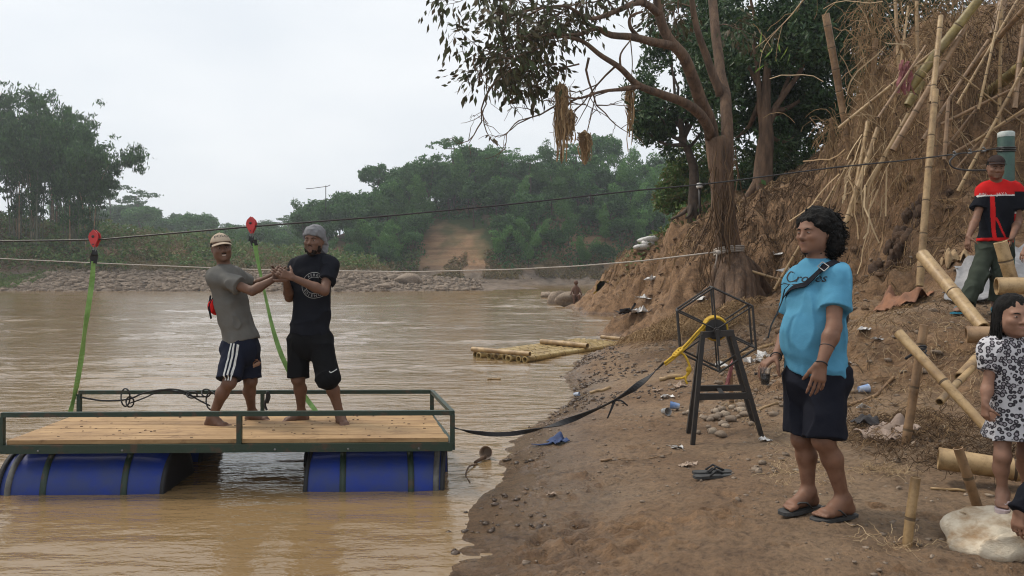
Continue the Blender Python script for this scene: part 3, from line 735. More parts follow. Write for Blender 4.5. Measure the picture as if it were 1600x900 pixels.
# ---- limbs helper for the near trees
def limb(m, pts, r0, r1, n=10, wob=.0, seed=0, sub=4):
    P0 = np.array([tuple(p) for p in pts]); k = len(P0)
    t = np.linspace(0, k - 1, (k - 1) * sub + 1); out = []
    for u in t:                                       # Catmull-Rom
        i = min(int(u), k - 2); f = u - i
        p0, p1, p2, p3 = P0[max(i - 1, 0)], P0[i], P0[i + 1], P0[min(i + 2, k - 1)]
        out.append(.5 * (2 * p1 + (p2 - p0) * f + (2 * p0 - 5 * p1 + 4 * p2 - p3) * f * f + (3 * p1 - p0 - 3 * p2 + p3) * f ** 3))
    out = np.array(out)
    if wob: out[1:-1] += wob * np.stack([vnoise(out * 1.7 + seed), vnoise(out * 1.7 + seed + 9), vnoise(out * 1.7 + seed + 18)], -1)[1:-1]
    m.tube(out, np.geomspace(r0, max(r1, .002), len(out)), n)
    return out

# ---- the big leaning tree on the beach
TY = 16.0
big = thing('overhanging_tree', 'big brown tree with flared roots leaning dark leafy branches over the river', 'tree', at(1152, 470, TY))
m = MB()
B_ = lambda px, py, dy=0: at(px, py, TY + dy)
limb(m, [B_(1158, 490), B_(1150, 440), B_(1140, 390), B_(1130, 320), B_(1124, 260), B_(1120, 215)], .31, .19, 16, .03)
limb(m, [B_(1140, 330), B_(1136, 280), B_(1134, 220), B_(1132, 150, .3), B_(1122, 70, .8), B_(1110, -30, 1.2), B_(1100, -150, 1.4)], .16, .085, 12, .05, 2)
limb(m, [B_(1122, 270), B_(1108, 200), B_(1090, 140, -.5), B_(1068, 90, -1), B_(1045, 60, -1.2), B_(1030, 15, -1.4), B_(1020, -60, -1.6)], .165, .075, 12, .05, 3)
limb(m, [B_(1126, 150, .3), B_(1105, 90, .2), B_(1088, 40, 0), B_(1075, -40, -.2)], .10, .05, 10, .04, 5)
limb(m, [B_(1110, 215), B_(1085, 168, -.6), B_(1040, 150, -1.2), B_(1000, 135, -1.7), B_(970, 110, -2), B_(940, 88, -2.2), B_(915, 65, -2.4), B_(890, 58, -2.6)], .12, .03, 10, .05, 7)
limb(m, [B_(1050, 70, -1.2), B_(1000, 62, -1.6), B_(955, 55, -2), B_(930, 45, -2.1), B_(900, 58, -2.4), B_(860, 55, -2.6), B_(815, 62, -2.8)], .09, .025, 9, .05, 9)
limb(m, [B_(1030, 20, -1.4), B_(1000, 5, -1.8), B_(960, 15, -2.3), B_(920, 28, -2.6), B_(880, 10, -2.8), B_(820, 18, -3)], .08, .02, 8, .06, 11)
limb(m, [B_(1000, 60, -1.6), B_(985, 42, -1.8), B_(985, 25, -1.9), B_(1005, 18, -1.9)], .05, .02, 7, .03, 13)
limb(m, [B_(1000, 135, -1.7), B_(975, 140, -1.9), B_(945, 143, -2.1), B_(905, 152, -2.3), B_(885, 150, -2.4)], .05, .015, 7, .04, 14)
limb(m, [B_(972, 112, -2), B_(970, 85, -2.1), B_(985, 62, -2.0)], .03, .012, 6, .03, 15)
for k, (px, py, e) in enumerate(((1205, 466, -.3), (1192, 482, -1.0), (1165, 490, -1.4), (1120, 478, -1.0), (1212, 452, .6), (1108, 455, .2), (1180, 486, -1.2), (1140, 486, -1.3))):   # flared roots
    limb(m, [B_(1142, 395), B_((1142 + px) / 2, 425, e * .3), B_((1142 + 2 * px) / 3, py - 12, e * .75), B_(px, py + 14, e)], .21, .10, 10, .06, 20 + k)
twigtips = []
tr = np.random.default_rng(17)
TW = MB()
def twigs(p, d, L, depth, rad):
    n = 5; pts = [np.array(p)]; dd = np.array(d, float)
    for k in range(n):
        dd = dd + tr.normal(size=3) * .28 + np.array([0, 0, -.05]); dd /= np.linalg.norm(dd); pts.append(pts[-1] + dd * L / n)
    TW.tube(pts, np.linspace(rad, rad * .45, n + 1), 4, cap=False)
    if depth == 0: twigtips.append((pts[-1], dd)); return
    for k in (2, 3, 4, 5):
        if tr.uniform() < .8:
            e = dd + tr.normal(size=3) * .75; e /= np.linalg.norm(e); twigs(pts[k], e, L * .62, depth - 1, rad * .55)
leafy, bare = [], []
for px, py, dy, dx, dz in ((830, 62, -2.8, -1, .1), (860, 55, -2.6, -.7, -.4), (880, 20, -2.8, -1, .5), (850, 12, -3, -1, .2), (900, 58, -2.4, -.4, .5), (930, 45, -2.1, -.5, .7), (905, 100, -2.3, -.9, -.3), (890, 58, -2.6, -1, -.2), (960, 15, -2.3, -.3, .9), (850, -10, -2.9, -1, .2), (850, 40, -3, -1, -.4), (830, 0, -3.1, -1, .3), (835, 80, -2.7, -.9, -.5), (845, 95, -2.8, -1, -.2), (850, 75, -3, -1, -.2), (1010, 10, -1.8, -.5, .8), (1060, 20, -1.2, -.2, .9), (985, 25, -1.9, -.4, .6), (940, 0, -2.2, -.6, .1), (905, 5, -2.4, -.8, -.1), (875, 30, -2.7, -.9, .2), (865, 75, -2.6, -.8, -.3), (800, 25, -2.9, -.8, .1), (810, 60, -2.9, -.6, -.2), (790, 0, -3, -.5, .1), (1090, 10, 0, -.3, .5), (1125, 40, .9, .3, .5), (1040, 30, -1.3, .3, .4)):
    n0 = len(twigtips); twigs(B_(px, py, dy), (dx, tr.uniform(-.6, .6), dz), .85, 2, .016); leafy += twigtips[n0:]
for px, py, dy, dx, dz in ((885, 150, -2.4, -1, -.1), (905, 152, -2.3, -.7, -.5), (870, 100, -2.5, -.8, -.6), (835, 95, -2.7, -.9, -.3), (800, 110, -2.7, -.8, -.35), (920, 90, -2.3, -.5, -.7), (960, 105, -2.0, -.3, -.8)):
    n0 = len(twigtips); twigs(B_(px, py, dy), (dx, tr.uniform(-.4, .4), dz), 1.1, 2, .024); bare += twigtips[n0:]
V_, F_ = TW.arrays(); m.add(V_, *F_)
obj('trunk', m, MAT['bark'], big)
C = []; D = []
for p, d in leafy:
    k = tr.integers(8, 15); C.append(p + tr.normal(size=(k, 3)) * .12); D.append(np.tile(d, (k, 1)))
for p, d in bare[::5]:
    C.append(p + tr.normal(size=(2, 3)) * .06); D.append(np.tile(d, (2, 1)))
C = np.concatenate(C); D = np.concatenate(D)
V, f = leaves(C, .165, .40, .6, dirs=D * .8, r=tr)
obj('crown', mesh_from('crown', V, [f], False), MAT['leaf_brown'], big)
# root fibres running down the trunk
fb = MB()
for k in range(26):
    a = tr.uniform(0, 6.28); p = np.array(B_(1128 + tr.uniform(-14, 22), tr.uniform(225, 330), -.3)); q = [p]
    for j in range(6): q.append(q[-1] + np.array([tr.normal() * .07, tr.normal() * .05 - .015, -tr.uniform(.15, .4)]))
    fb.tube(q, .012, 4, cap=False)
obj('hanging_roots', fb, MAT['root'], big)

def hang_bunch(name, label, px, top, bot, Y, w, seed, matn='straw', n=150):
    """flood debris caught on a branch: a knot of fibres hanging down"""
    r = np.random.default_rng(seed); m = MB(); a, b = np.array(at(px, top, Y)), np.array(at(px, bot, Y)); L = np.linalg.norm(b - a)
    for k in range(n):
        s = min(1, abs(r.normal(0, .45)) + .25); o = r.normal(size=3) * w * np.array([1, 1, .3]); p = a + o * .7; l = L * s * r.uniform(.6, 1.0)
        q = [p + o * .45 * t * (1 - t) * 2 + np.array([r.normal() * .02, r.normal() * .02, -l * t]) for t in np.linspace(0, 1, 6)]
        m.ribbon(q, r.uniform(.010, .026), rvec(1, r)[0], .004)
    m.ell(a - np.array([0, 0, w * .6]), (w * 1.2, w * 1.2, w * 1.9), jit=.4, seed=seed)
    o = obj(name, m, MAT[matn], None, False, loc=tuple(a))
    return tag(o, label, 'hanging debris', 'flood debris hanging from the overhanging tree')
hang_bunch('hanging_debris', 'longest brown fibre bunch hanging from the overhanging tree', 877, 135, 256, 13.7, .060, 1, n=220)
hang_bunch('hanging_debris', 'shorter brown fibre bunch hanging right beside the longest bunch', 890, 178, 228, 13.8, .055, 2)
hang_bunch('hanging_debris', 'small separate brown bunch hanging lowest on a thin twig', 914, 208, 262, 13.9, .05, 3)
hang_bunch('hanging_debris', 'thin wispy fibre strand hanging near the dark tree leaves', 984, 140, 240, 14.4, .04, 4, n=50)
tw = MB()
limb(tw, [B_(885, 95, -2.4), B_(884, 120, -2.4), B_(878, 137, -2.35)], .012, .008, 5); limb(tw, [B_(888, 150, -2.4), B_(892, 165, -2.3), B_(890, 180, -2.2)], .010, .007, 5); limb(tw, [B_(930, 150, -2.2), B_(924, 180, -2.1), B_(916, 210, -2.1)], .012, .007, 5)
limb(tw, [B_(985, 62, -1.9), B_(988, 100, -1.8), B_(985, 142, -1.6)], .012, .007, 5); limb(tw, [B_(990, 133, -1.8), B_(960, 140, -2), B_(930, 150, -2.2)], .02, .01, 5)
obj('twigs', tw, MAT['bark'], big)

# ---- dark trees behind and right of it
def dark_tree(name, label, px, py_base, Y, crown, n, L=.17, seed=0, tr_r=.25, leafm='leaf_dark', shelf=None, gap=.12):
    r = np.random.default_rng(seed)
    base = at(px, py_base, Y)
    t = thing(name, label, 'tree', base); m = MB()
    B = [tuple(at(a, b, Y + dy)) + (q, q * 1.1, q * .85) for a, b, dy, q in crown]
    top = np.array(B[0][:3]); b0 = np.array(base)
    tp = [b0 - (0, 0, .4), b0 * .7 + np.array([top[0] * .3 + b0[0] * 0, b0[1] * .3, 0]) * 1 + np.array([0, 0, 0]), top] if False else [b0 - np.array([0, 0, .4]), b0 + (top - b0) * .3 + np.array([.1, 0, .3]), b0 + (top - b0) * .65, top]
    limb(m, tp, tr_r * 1.25, tr_r * .35, 12, .06, seed)
    for k, q in enumerate(B[1:]):
        s = b0 + (top - b0) * r.uniform(.45, .8); e = np.array(q[:3]); limb(m, [s, (s + e) / 2 + np.array([0, 0, -.2]), e], tr_r * .45, .03, 7, .08, seed + k)
    for k in range(5):
        a = k * 1.26 + seed; e = b0 + np.array([math.cos(a), math.sin(a), -.35]) * tr_r * 4; limb(m, [b0 + np.array([0, 0, tr_r * 2.2]), b0 + (e - b0) * .45 + np.array([0, 0, tr_r * .3]), e], tr_r * .6, .04, 7, .03, k)
    obj('trunk', m, MAT['bark' if tr_r > .2 else 'bark_dark'], t)
    C = blob_points(B, n, r, gap, 1.1, seed=seed)
    V, f = leaves(C, L, .42, .6, r=r)
    obj('crown', mesh_from('crown', V, [f], False), MAT[leafm], t)
    return t
dark_tree('broadleaf_tree', 'thick straight trunked dark tree standing on the shelf behind the leaning tree', 1186, 312, 20.5, [(1200, 100, 0, 2.0), (1150, 60, .5, 1.5), (1250, 60, .5, 1.7), (1180, 160, 1, 1.2), (1280, 130, .6, 1.5), (1230, 170, .6, 1.2), (1170, -30, 0, 1.9), (1300, -20, 0, 1.8), (1240, 215, .8, 1.0), (1150, 215, 1.2, .8)], 26000, .17, 31, .27)
dark_tree('broadleaf_tree', 'dense dark green tree whose crown shows left of the leaning trunk against the sky', 1085, 330, 27, [(1060, 150, 0, 1.7), (1030, 180, 0, 1.1), (1020, 130, .5, .9), (1090, 100, .5, 1.7), (1110, 180, .5, 1.6), (1050, 90, .8, 1.2), (1010, 205, 0, .65), (1060, 225, .3, .8), (1130, 60, .5, 1.7), (1040, 40, 1, .8), (1085, 30, 1, 1.4)], 24000, .2, 33, .2)
dark_tree('broadleaf_tree', 'dark leafy tree filling the background behind the broken bamboo', 1330, 320, 23.5, [(1330, 120, 0, 2.2), (1370, 40, 0, 2.2), (1290, 60, .5, 2.0), (1400, 140, .5, 2.0), (1350, 220, .5, 1.7), (1290, 230, .4, 1.2), (1420, -40, 0, 2.2), (1320, -40, 0, 2.0), (1420, 230, 1, 1.6)], 26000, .19, 35, .22)
dark_tree('broadleaf_tree', 'shady low tree between the shelf trunk and the broken bamboo', 1255, 318, 25, [(1240, 240, 0, 1.3), (1280, 200, 0, 1.5), (1210, 260, .5, 1.0), (1270, 280, .2, .9), (1225, 180, .5, 1.4), (1165, 270, .5, .9)], 12000, .18, 37, .14)
dark_tree('shrub', 'green leafy shrub on the shelf left of the leaning trunk', 1075, 345, 30, [(1075, 290, 0, 1.1), (1050, 310, 0, .8), (1100, 285, .3, 1.2), (1085, 255, .4, 1.0), (1060, 270, .4, .7), (1110, 315, .2, .7)], 9000, .2, 39, .08, 'leaf_bush')
dark_tree('shrub', 'green bamboo like shrub low behind the shelf trunk', 1215, 318, 27, [(1215, 285, 0, 1.0), (1240, 300, 0, .7), (1165, 290, 0, .8), (1190, 265, .4, .9)], 6000, .2, 41, .06, 'leaf_bush')
def bank_ok(x, y):
    z = near_h(x, y, False); return (z > 2.8) & (y > 19) | ((z > 1.6) & (y > 30))
ground_leaves('shelf_weeds', 'low weeds on top of the promontory', 5000, (4.5, 14), (20, 42), lambda x, y: near_h(x, y), bank_ok, .2, .35, 'leaf_bush', 321, gap=-.1)
# green bamboo spray poking in at the top
sp = thing('bamboo_spray', 'bright green bamboo sprig hanging from a thin cane at upper right', 'bamboo sprig', at(1262, -10, 9.5)); m = MB()
q = limb(m, [at(1262, -10, 9.5), at(1235, 25, 9.5), at(1205, 55, 9.5), at(1180, 75, 9.5)], .009, .004, 5); limb(m, [at(1222, 40, 9.5), at(1215, 70, 9.5), at(1212, 95, 9.5)], .005, .003, 4)
limb(m, [at(1240, 20, 9.5), at(1196, 70, 9.45), at(1186, 110, 9.4)], .005, .003, 4)
obj('cane', m, MAT['bamboo_dry'], sp)
lp = np.array([tuple(at(a, b, 9.5)) for a, b in ((1213, 95), (1200, 85), (1222, 88), (1228, 80), (1206, 78), (1188, 62), (1190, 80), (1218, 75), (1186, 108), (1232, 92))])
V, f = leaves(lp, .17, .22, 1.2, r=np.random.default_rng(2)); obj('leaves', mesh_from('leaves', V, [f], False), MAT['leaf_bright'], sp)

# ================================================================== PEOPLE: one continuous body each, clothes and hair as children
def surface_nets(D, org, h):
    S = D < 0
    nx, ny, nz = D.shape
    acc = np.zeros((nx - 1, ny - 1, nz - 1, 3), np.float32); cnt = np.zeros((nx - 1, ny - 1, nz - 1), np.float32)
    crosses = []
    for ax in range(3):
        a = [slice(None)] * 3; b = [slice(None)] * 3; a[ax] = slice(0, -1); b[ax] = slice(1, None)
        d0, d1 = D[tuple(a)], D[tuple(b)]; c = (d0 < 0) != (d1 < 0); crosses.append(c)
        t = np.where(c, d0 / (d0 - d1 + 1e-12), 0)
        o1, o2 = [k for k in range(3) if k != ax]
        for u in (0, 1):
            for v in (0, 1):
                s = [slice(None)] * 3; n1, n2 = D.shape[o1], D.shape[o2]
                s[o1] = slice(u, n1 - 1 + u); s[o2] = slice(v, n2 - 1 + v)
                cc = c[tuple(s)]; tt = t[tuple(s)]
                acc[..., ax] += tt * cc; acc[..., o1] += u * cc; acc[..., o2] += v * cc; cnt += cc
    act = cnt > 0
    idx = -np.ones(act.shape, np.int64); idx[act] = np.arange(act.sum())
    cell = np.argwhere(act)
    V = (cell + acc[act] / cnt[act][:, None]) * h + org
    Fs = []
    for ax in range(3):
        c = crosses[ax]; o1, o2 = [(1, 2), (2, 0), (0, 1)][ax]
        e = np.argwhere(c)
        ok = (e[:, o1] > 0) & (e[:, o2] > 0) & (e[:, o1] < D.shape[o1] - 1) & (e[:, o2] < D.shape[o2] - 1); e = e[ok]
        def cid(d1, d2):
            q = e.copy(); q[:, o1] -= d1; q[:, o2] -= d2; return idx[q[:, 0], q[:, 1], q[:, 2]]
        q = np.stack([cid(1, 1), cid(0, 1), cid(0, 0), cid(1, 0)], 1)
        flip = ~S[e[:, 0], e[:, 1], e[:, 2]]; q[flip] = q[flip][:, ::-1]
        Fs.append(q)
    return V, np.concatenate(Fs)

def A(v): return np.array(tuple(v), float)
def nrm(v): v = A(v); return v / (np.linalg.norm(v) + 1e-12)

class Sdf:
    def __init__(s): s.p = []
    def cap(s, a, b, ra, rb=None, k=.02, flat=None, clip=(), off=0):
        s.p.append(('c', A(a), A(b), ra, ra if rb is None else rb, k, flat, clip)); return s
    def ell(s, c, r, M=None, k=.02, clip=(), neg=False):
        s.p.append(('e', A(c), A(r) if np.ndim(r) else np.full(3, r, float), None if M is None else np.array(M), k, None, clip, neg)); return s
    def bounds(s):
        lo, hi = [], []
        for q in s.p:
            if q[0] == 'e' and q[7]: continue
            if q[0] == 'c': r = max(q[3], q[4]) * (max(1, q[6][1]) if q[6] else 1); lo.append(np.minimum(q[1], q[2]) - r); hi.append(np.maximum(q[1], q[2]) + r)
            else: r = q[2].max(); lo.append(q[1] - r); hi.append(q[1] + r)
        return np.min(lo, 0), np.max(hi, 0)
    def mesh(s, h=.006, name='body', mod=None):
        lo, hi = s.bounds(); lo = lo - 3 * h; hi = hi + 3 * h
        n = np.ceil((hi - lo) / h).astype(int) + 1
        D = np.full(n, .5, np.float32); ax = [lo[k] + h * np.arange(n[k]) for k in range(3)]
        for q in s.p:
            k = q[5] if q[0] == 'c' else q[4]
            if q[0] == 'c': r = max(q[3], q[4]) * (max(1, q[6][1]) if q[6] else 1) + k + 2 * h; l, u = np.minimum(q[1], q[2]) - r, np.maximum(q[1], q[2]) + r
            else: r = q[2].max() + k + 2 * h; l, u = q[1] - r, q[1] + r
            i0 = np.clip(np.floor((l - lo) / h).astype(int), 0, n); i1 = np.clip(np.ceil((u - lo) / h).astype(int) + 1, 0, n)
            if (i1 <= i0).any(): continue
            X = np.stack(np.meshgrid(*[ax[t][i0[t]:i1[t]] for t in range(3)], indexing='ij'), -1)
            if q[0] == 'c':
                a, b, ra, rb_, flat, clip = q[1], q[2], q[3], q[4], q[6], q[7]
                p = X - a; ba = b - a; t = np.clip((p @ ba) / (ba @ ba + 1e-12), 0, 1)
                v = p - t[..., None] * ba
                sc = 1.0
                if flat is not None:
                    f = nrm(flat[0]); w = v @ f; v = v + f * (w * (1 / flat[1] - 1))[..., None]; sc = min(1, (1 + flat[1]) / 2)
                d = (np.linalg.norm(v, axis=-1) - (ra + (rb_ - ra) * t)) * sc
            else:
                c, r, Mx, clip = q[1], q[2], q[3], q[6]
                p = X - c
                if Mx is not None: p = p @ Mx                      # columns of Mx are the ellipsoid's axes
                k0 = np.linalg.norm(p / r, axis=-1); k1 = np.linalg.norm(p / (r * r), axis=-1)
                d = k0 * (k0 - 1) / (k1 + 1e-9)
            for (pc, pn) in clip: d = np.maximum(d, (X - A(pc)) @ nrm(pn))
            sl = tuple(slice(i0[t], i1[t]) for t in range(3)); o = D[sl]
            if q[0] == 'e' and q[7]:
                hh = np.clip(.5 - .5 * (o + d) / k, 0, 1); D[sl] = o + (-d - o) * hh + k * hh * (1 - hh)
            else:
                hh = np.clip(.5 + .5 * (o - d) / k, 0, 1); D[sl] = o + (d - o) * hh - k * hh * (1 - hh)
        if mod is not None:
            X = np.stack(np.meshgrid(*ax, indexing='ij'), -1); band = np.abs(D) < .08; D[band] = D[band] + mod(X[band])
        V, Fq = surface_nets(D, lo, h)
        return V, Fq

def smooth_np(V, Fq, it=2):
    for _ in range(it):
        acc = np.zeros_like(V); cnt = np.zeros(len(V))
        for k in range(4):
            a, b = Fq[:, k], Fq[:, (k + 1) % 4]
            np.add.at(acc, a, V[b]); np.add.at(cnt, a, 1); np.add.at(acc, b, V[a]); np.add.at(cnt, b, 1)
        V = V * .45 + .55 * acc / np.maximum(cnt, 1)[:, None]
    return V

def folds(sc=9, amp=.006, stretch=(1, 1, .35), seed=0):
    st = np.array(stretch)
    def fn(X):
        w = X + .05 * np.stack([vnoise(X * 6 + seed), vnoise(X * 6 + 9), vnoise(X * 5 + 17)], -1)
        return amp * fbm(w * st * sc, 3, seed) - amp * 1.7 * (1 - np.abs(vnoise(w * np.array((1, 1, .55)) * sc * .9 + seed))) ** 5 + amp * .35 * vnoise(w * np.array((.5, .5, 1.8)) * sc * 1.6)
    return fn

def skin_mat(name, c):
    m, nt, n, l, b = NT(name)
    t = n.new('ShaderNodeTexCoord'); nz = noise_tex(n, l, 14, 4, t.outputs['Object'])
    rp = ramp(n, l, nz.outputs['Fac'], [(.3, (c[0] * .72, c[1] * .68, c[2] * .66)), (.5, c), (.75, (c[0] * 1.16, c[1] * 1.12, c[2] * 1.1))])
    l.new(rp.outputs[0], b.inputs['Base Color']); b.inputs['Roughness'].default_value = .58; b.inputs['Specular IOR Level'].default_value = .35
    n2 = noise_tex(n, l, 120, 3, t.outputs['Object']); bp = n.new('ShaderNodeBump'); bp.inputs['Strength'].default_value = .12; bp.inputs['Distance'].default_value = .003
    l.new(n2.outputs['Fac'], bp.inputs['Height']); l.new(bp.outputs[0], b.inputs['Normal'])
    return m
MAT['skin_dark'] = skin_mat('skin_dark', (.125, .064, .041)); MAT['skin_tan'] = skin_mat('skin_tan', (.175, .088, .054)); MAT['skin_girl'] = skin_mat('skin_girl', (.26, .14, .092))
MAT['eye_white'] = M('eye_white', (.30, .27, .25), None, 5, .3); MAT['iris'] = M('iris', (.015, .009, .006), None, 5, .15)
MAT['hair'] = M('hair', (.010, .008, .007), (.004, .004, .004), 30, .75, .6, 90, spec=.15); MAT['lip'] = M('lip', (.21, .085, .065), None, 20, .45); MAT['teeth'] = M('teeth', (.7, .66, .58), None, 20, .3)

def cloth(name, c, c2=None, bump=.35):
    """woven cloth: fine weave and soft wrinkles"""
    return M(name, c, c2 or tuple(v * .8 for v in c), 7, .9, bump, 38, spec=.1, bdist=.006)
MAT['grey_polo'] = cloth('grey_polo', (.135, .13, .12)); MAT['navy'] = cloth('navy', (.014, .017, .032)); MAT['black_cloth'] = cloth('black_cloth', (.011, .012, .017)); MAT['black_shorts'] = cloth('black_shorts', (.008, .008, .009))
MAT['beanie'] = cloth('beanie', (.19, .19, .20)); MAT['tan_cap'] = cloth('tan_cap', (.42, .34, .26)); MAT['blue_shirt'] = cloth('blue_shirt', (.085, .265, .40), (.07, .225, .345)); MAT['dark_shorts'] = cloth('dark_shorts', (.012, .013, .020))
MAT['red_cloth'] = cloth('red_cloth', (.55, .018, .018)); MAT['olive'] = cloth('olive', (.045, .055, .042)); MAT['cap_dark'] = cloth('cap_dark', (.04, .028, .026)); MAT['print_white'] = M('print_white', (.62, .62, .60), None, 30, .8); MAT['print_grey'] = M('print_grey', (.36, .36, .35), None, 30, .8)
MAT['print_black'] = M('print_black', (.012, .012, .016), None, 30, .8); MAT['sandal_blue'] = M('sandal_blue', (.03, .30, .45), None, 20, .5); MAT['sandal_grey'] = M('sandal_grey', (.05, .05, .05), (.03, .03, .03), 20, .7); MAT['sandal_white'] = M('sandal_white', (.62, .5, .5), None, 20, .5); MAT['sole_tan'] = M('sole_tan', (.4, .26, .15), None, 20, .7)

def hand(S, W, d, n, side, sc=1.0, curl=(.35, .4, .45, .5), thumb=(.5, .2), spread=.06, k=.006):
    """W wrist, d towards the knuckles, n the way the palm faces, side towards the thumb"""
    d, n = nrm(d), nrm(n); n = nrm(n - d * d.dot(n)); side = nrm(A(side) - d * d.dot(A(side)) - n * n.dot(A(side)))
    s = sc
    for t in (-.026, -.009, .009, .026):
        S.cap(W + d * .012 * s + side * t * .6 * s, W + d * .086 * s + side * t * s, .0145 * s, .0125 * s, .012, (n, .85))
    lens = ((.044, .027, .021), (.049, .031, .022), (.045, .029, .022), (.035, .022, .019))
    for i, (t, L) in enumerate(zip((.030, .010, -.010, -.029), lens)):
        p = W + d * (.088 - abs(i - 1) * .004) * s + side * t * s; dd = nrm(d + side * spread * (1.5 - i)); r = .0088 * s; ang = 0
        for j, l in enumerate(L):
            ang += curl[i] * (1 if j else .75)
            e = dd * math.cos(ang) + n * math.sin(ang); q = p + e * l * s
            S.cap(p, q, r, r * .88, k); p = q; r *= .88
    p = W + d * .022 * s + side * .026 * s; e = nrm(d * .62 + side * (thumb[2] if len(thumb) > 2 else .75) + n * thumb[1])
    q = p + e * .042 * s; S.cap(p, q, .0145 * s, .0115 * s, .012)
    e2 = nrm(e * (1 - thumb[0] * .5) + d * .35 + n * thumb[0]); q2 = q + e2 * .032 * s; S.cap(q, q2, .0108 * s, .0095 * s, k)
    e3 = nrm(e2 + n * thumb[0] * .6); S.cap(q2, q2 + e3 * .026 * s, .0095 * s, .008 * s, k)

def foot(S, ank, d, s=1.0, up=(0, 0, 1), side=1, lift=.075):
    """ankle joint, toe direction; side +1 puts the big toe on the right of d"""
    d = nrm(d); up = nrm(up); d = nrm(d - up * up.dot(d)); r = np.cross(d, up) * side
    heel = ank - d * .035 * s - up * (lift - .028) * s
    ball = ank + d * .125 * s - up * (lift - .022) * s
    S.cap(ank, heel, .036 * s, .029 * s, .03)
    S.cap(ank + up * .0 - d * .0, ank + d * .06 * s - up * .028 * s, .036 * s, .031 * s, .03)
    S.cap(ank + d * .05 * s - up * .034 * s, ball, .033 * s, .021 * s, .03)
    S.cap(heel, ball - r * .022 * s, .026 * s, .019 * s, .03)
    S.cap(ball + r * .022 * s, ball - r * .030 * s - d * .018 * s, .019 * s, .016 * s, .02)
    for i, (o, l, q) in enumerate(((.030, .056, .0125), (.011, .052, .0092), (-.005, .045, .0088), (-.020, .036, .0083), (-.034, .026, .0082))):
        b0 = ball + r * o * s + d * .005 * s - up * .004 * s; b1 = b0 + d * l * .72 * s - up * .006 * s + r * o * .08 * s
        S.cap(b0, b1, q * s, q * .95 * s, .008)

def head(S, c, f, u, s=1.0, wide=1.0, chin=1.0, jowl=0):
    """head with brow, sockets, nose, lips, chin, ears; c the skull's centre, f the face direction"""
    f = nrm(f); u = A(u); u = nrm(u - f * f.dot(u)); r = np.cross(f, u)
    Mx = np.stack([r, f, u], 1)
    P = lambda x, y, z: c + (r * x + f * y + u * z) * s
    E = lambda x, y, z, a, b, cc, k=.02, neg=False: S.ell(P(x, y, z), A((a, b, cc)) * s, Mx, k * s, neg=neg)
    E(0, -.012, .035, .074 * wide, .094, .084); E(0, .022, -.02, .062 * wide, .068, .082, .03); E(0, .045, -.07, .040 * wide, .042, .038 * chin, .035)
    E(.045 * wide, .02, -.045, .026 + jowl, .04, .045, .03); E(-.045 * wide, .02, -.045, .026 + jowl, .04, .045, .03)
    E(0, .076, .022, .05, .014, .012, .02)                                              # brow
    E(.040, .066, -.022, .022, .020, .018, .02); E(-.040, .066, -.022, .022, .020, .018, .02)   # cheekbones
    for q in (-1, 1): E(q * .031, .094, .004, .017, .013, .011, .012, True)              # sockets
    for q in (-1, 1): E(q * .031, .077, .003, .0145, .0125, .0105, .006)                 # lids and eyeballs
    S.cap(P(0, .083, .012), P(0, .105, -.026), .0085 * s, .0125 * s, .012 * s)           # nose
    for q in (-1, 1): E(q * .013, .093, -.031, .0095, .011, .008, .008)
    E(0, .085, -.0535, .023, .0105, .0065, .007); E(0, .0835, -.065, .020, .011, .0075, .007)   # lips
    E(0, .086, -.0592, .021, .008, .0016, .002, True)
    E(0, .079, -.094, .019, .016, .014, .02)                                             # chin
    for q in (-1, 1):
        E(q * .076 * wide, -.008, -.005, .010, .020, .031, .008); E(q * .082 * wide, -.001, -.004, .005, .010, .017, .006, True)
    return P, Mx, r

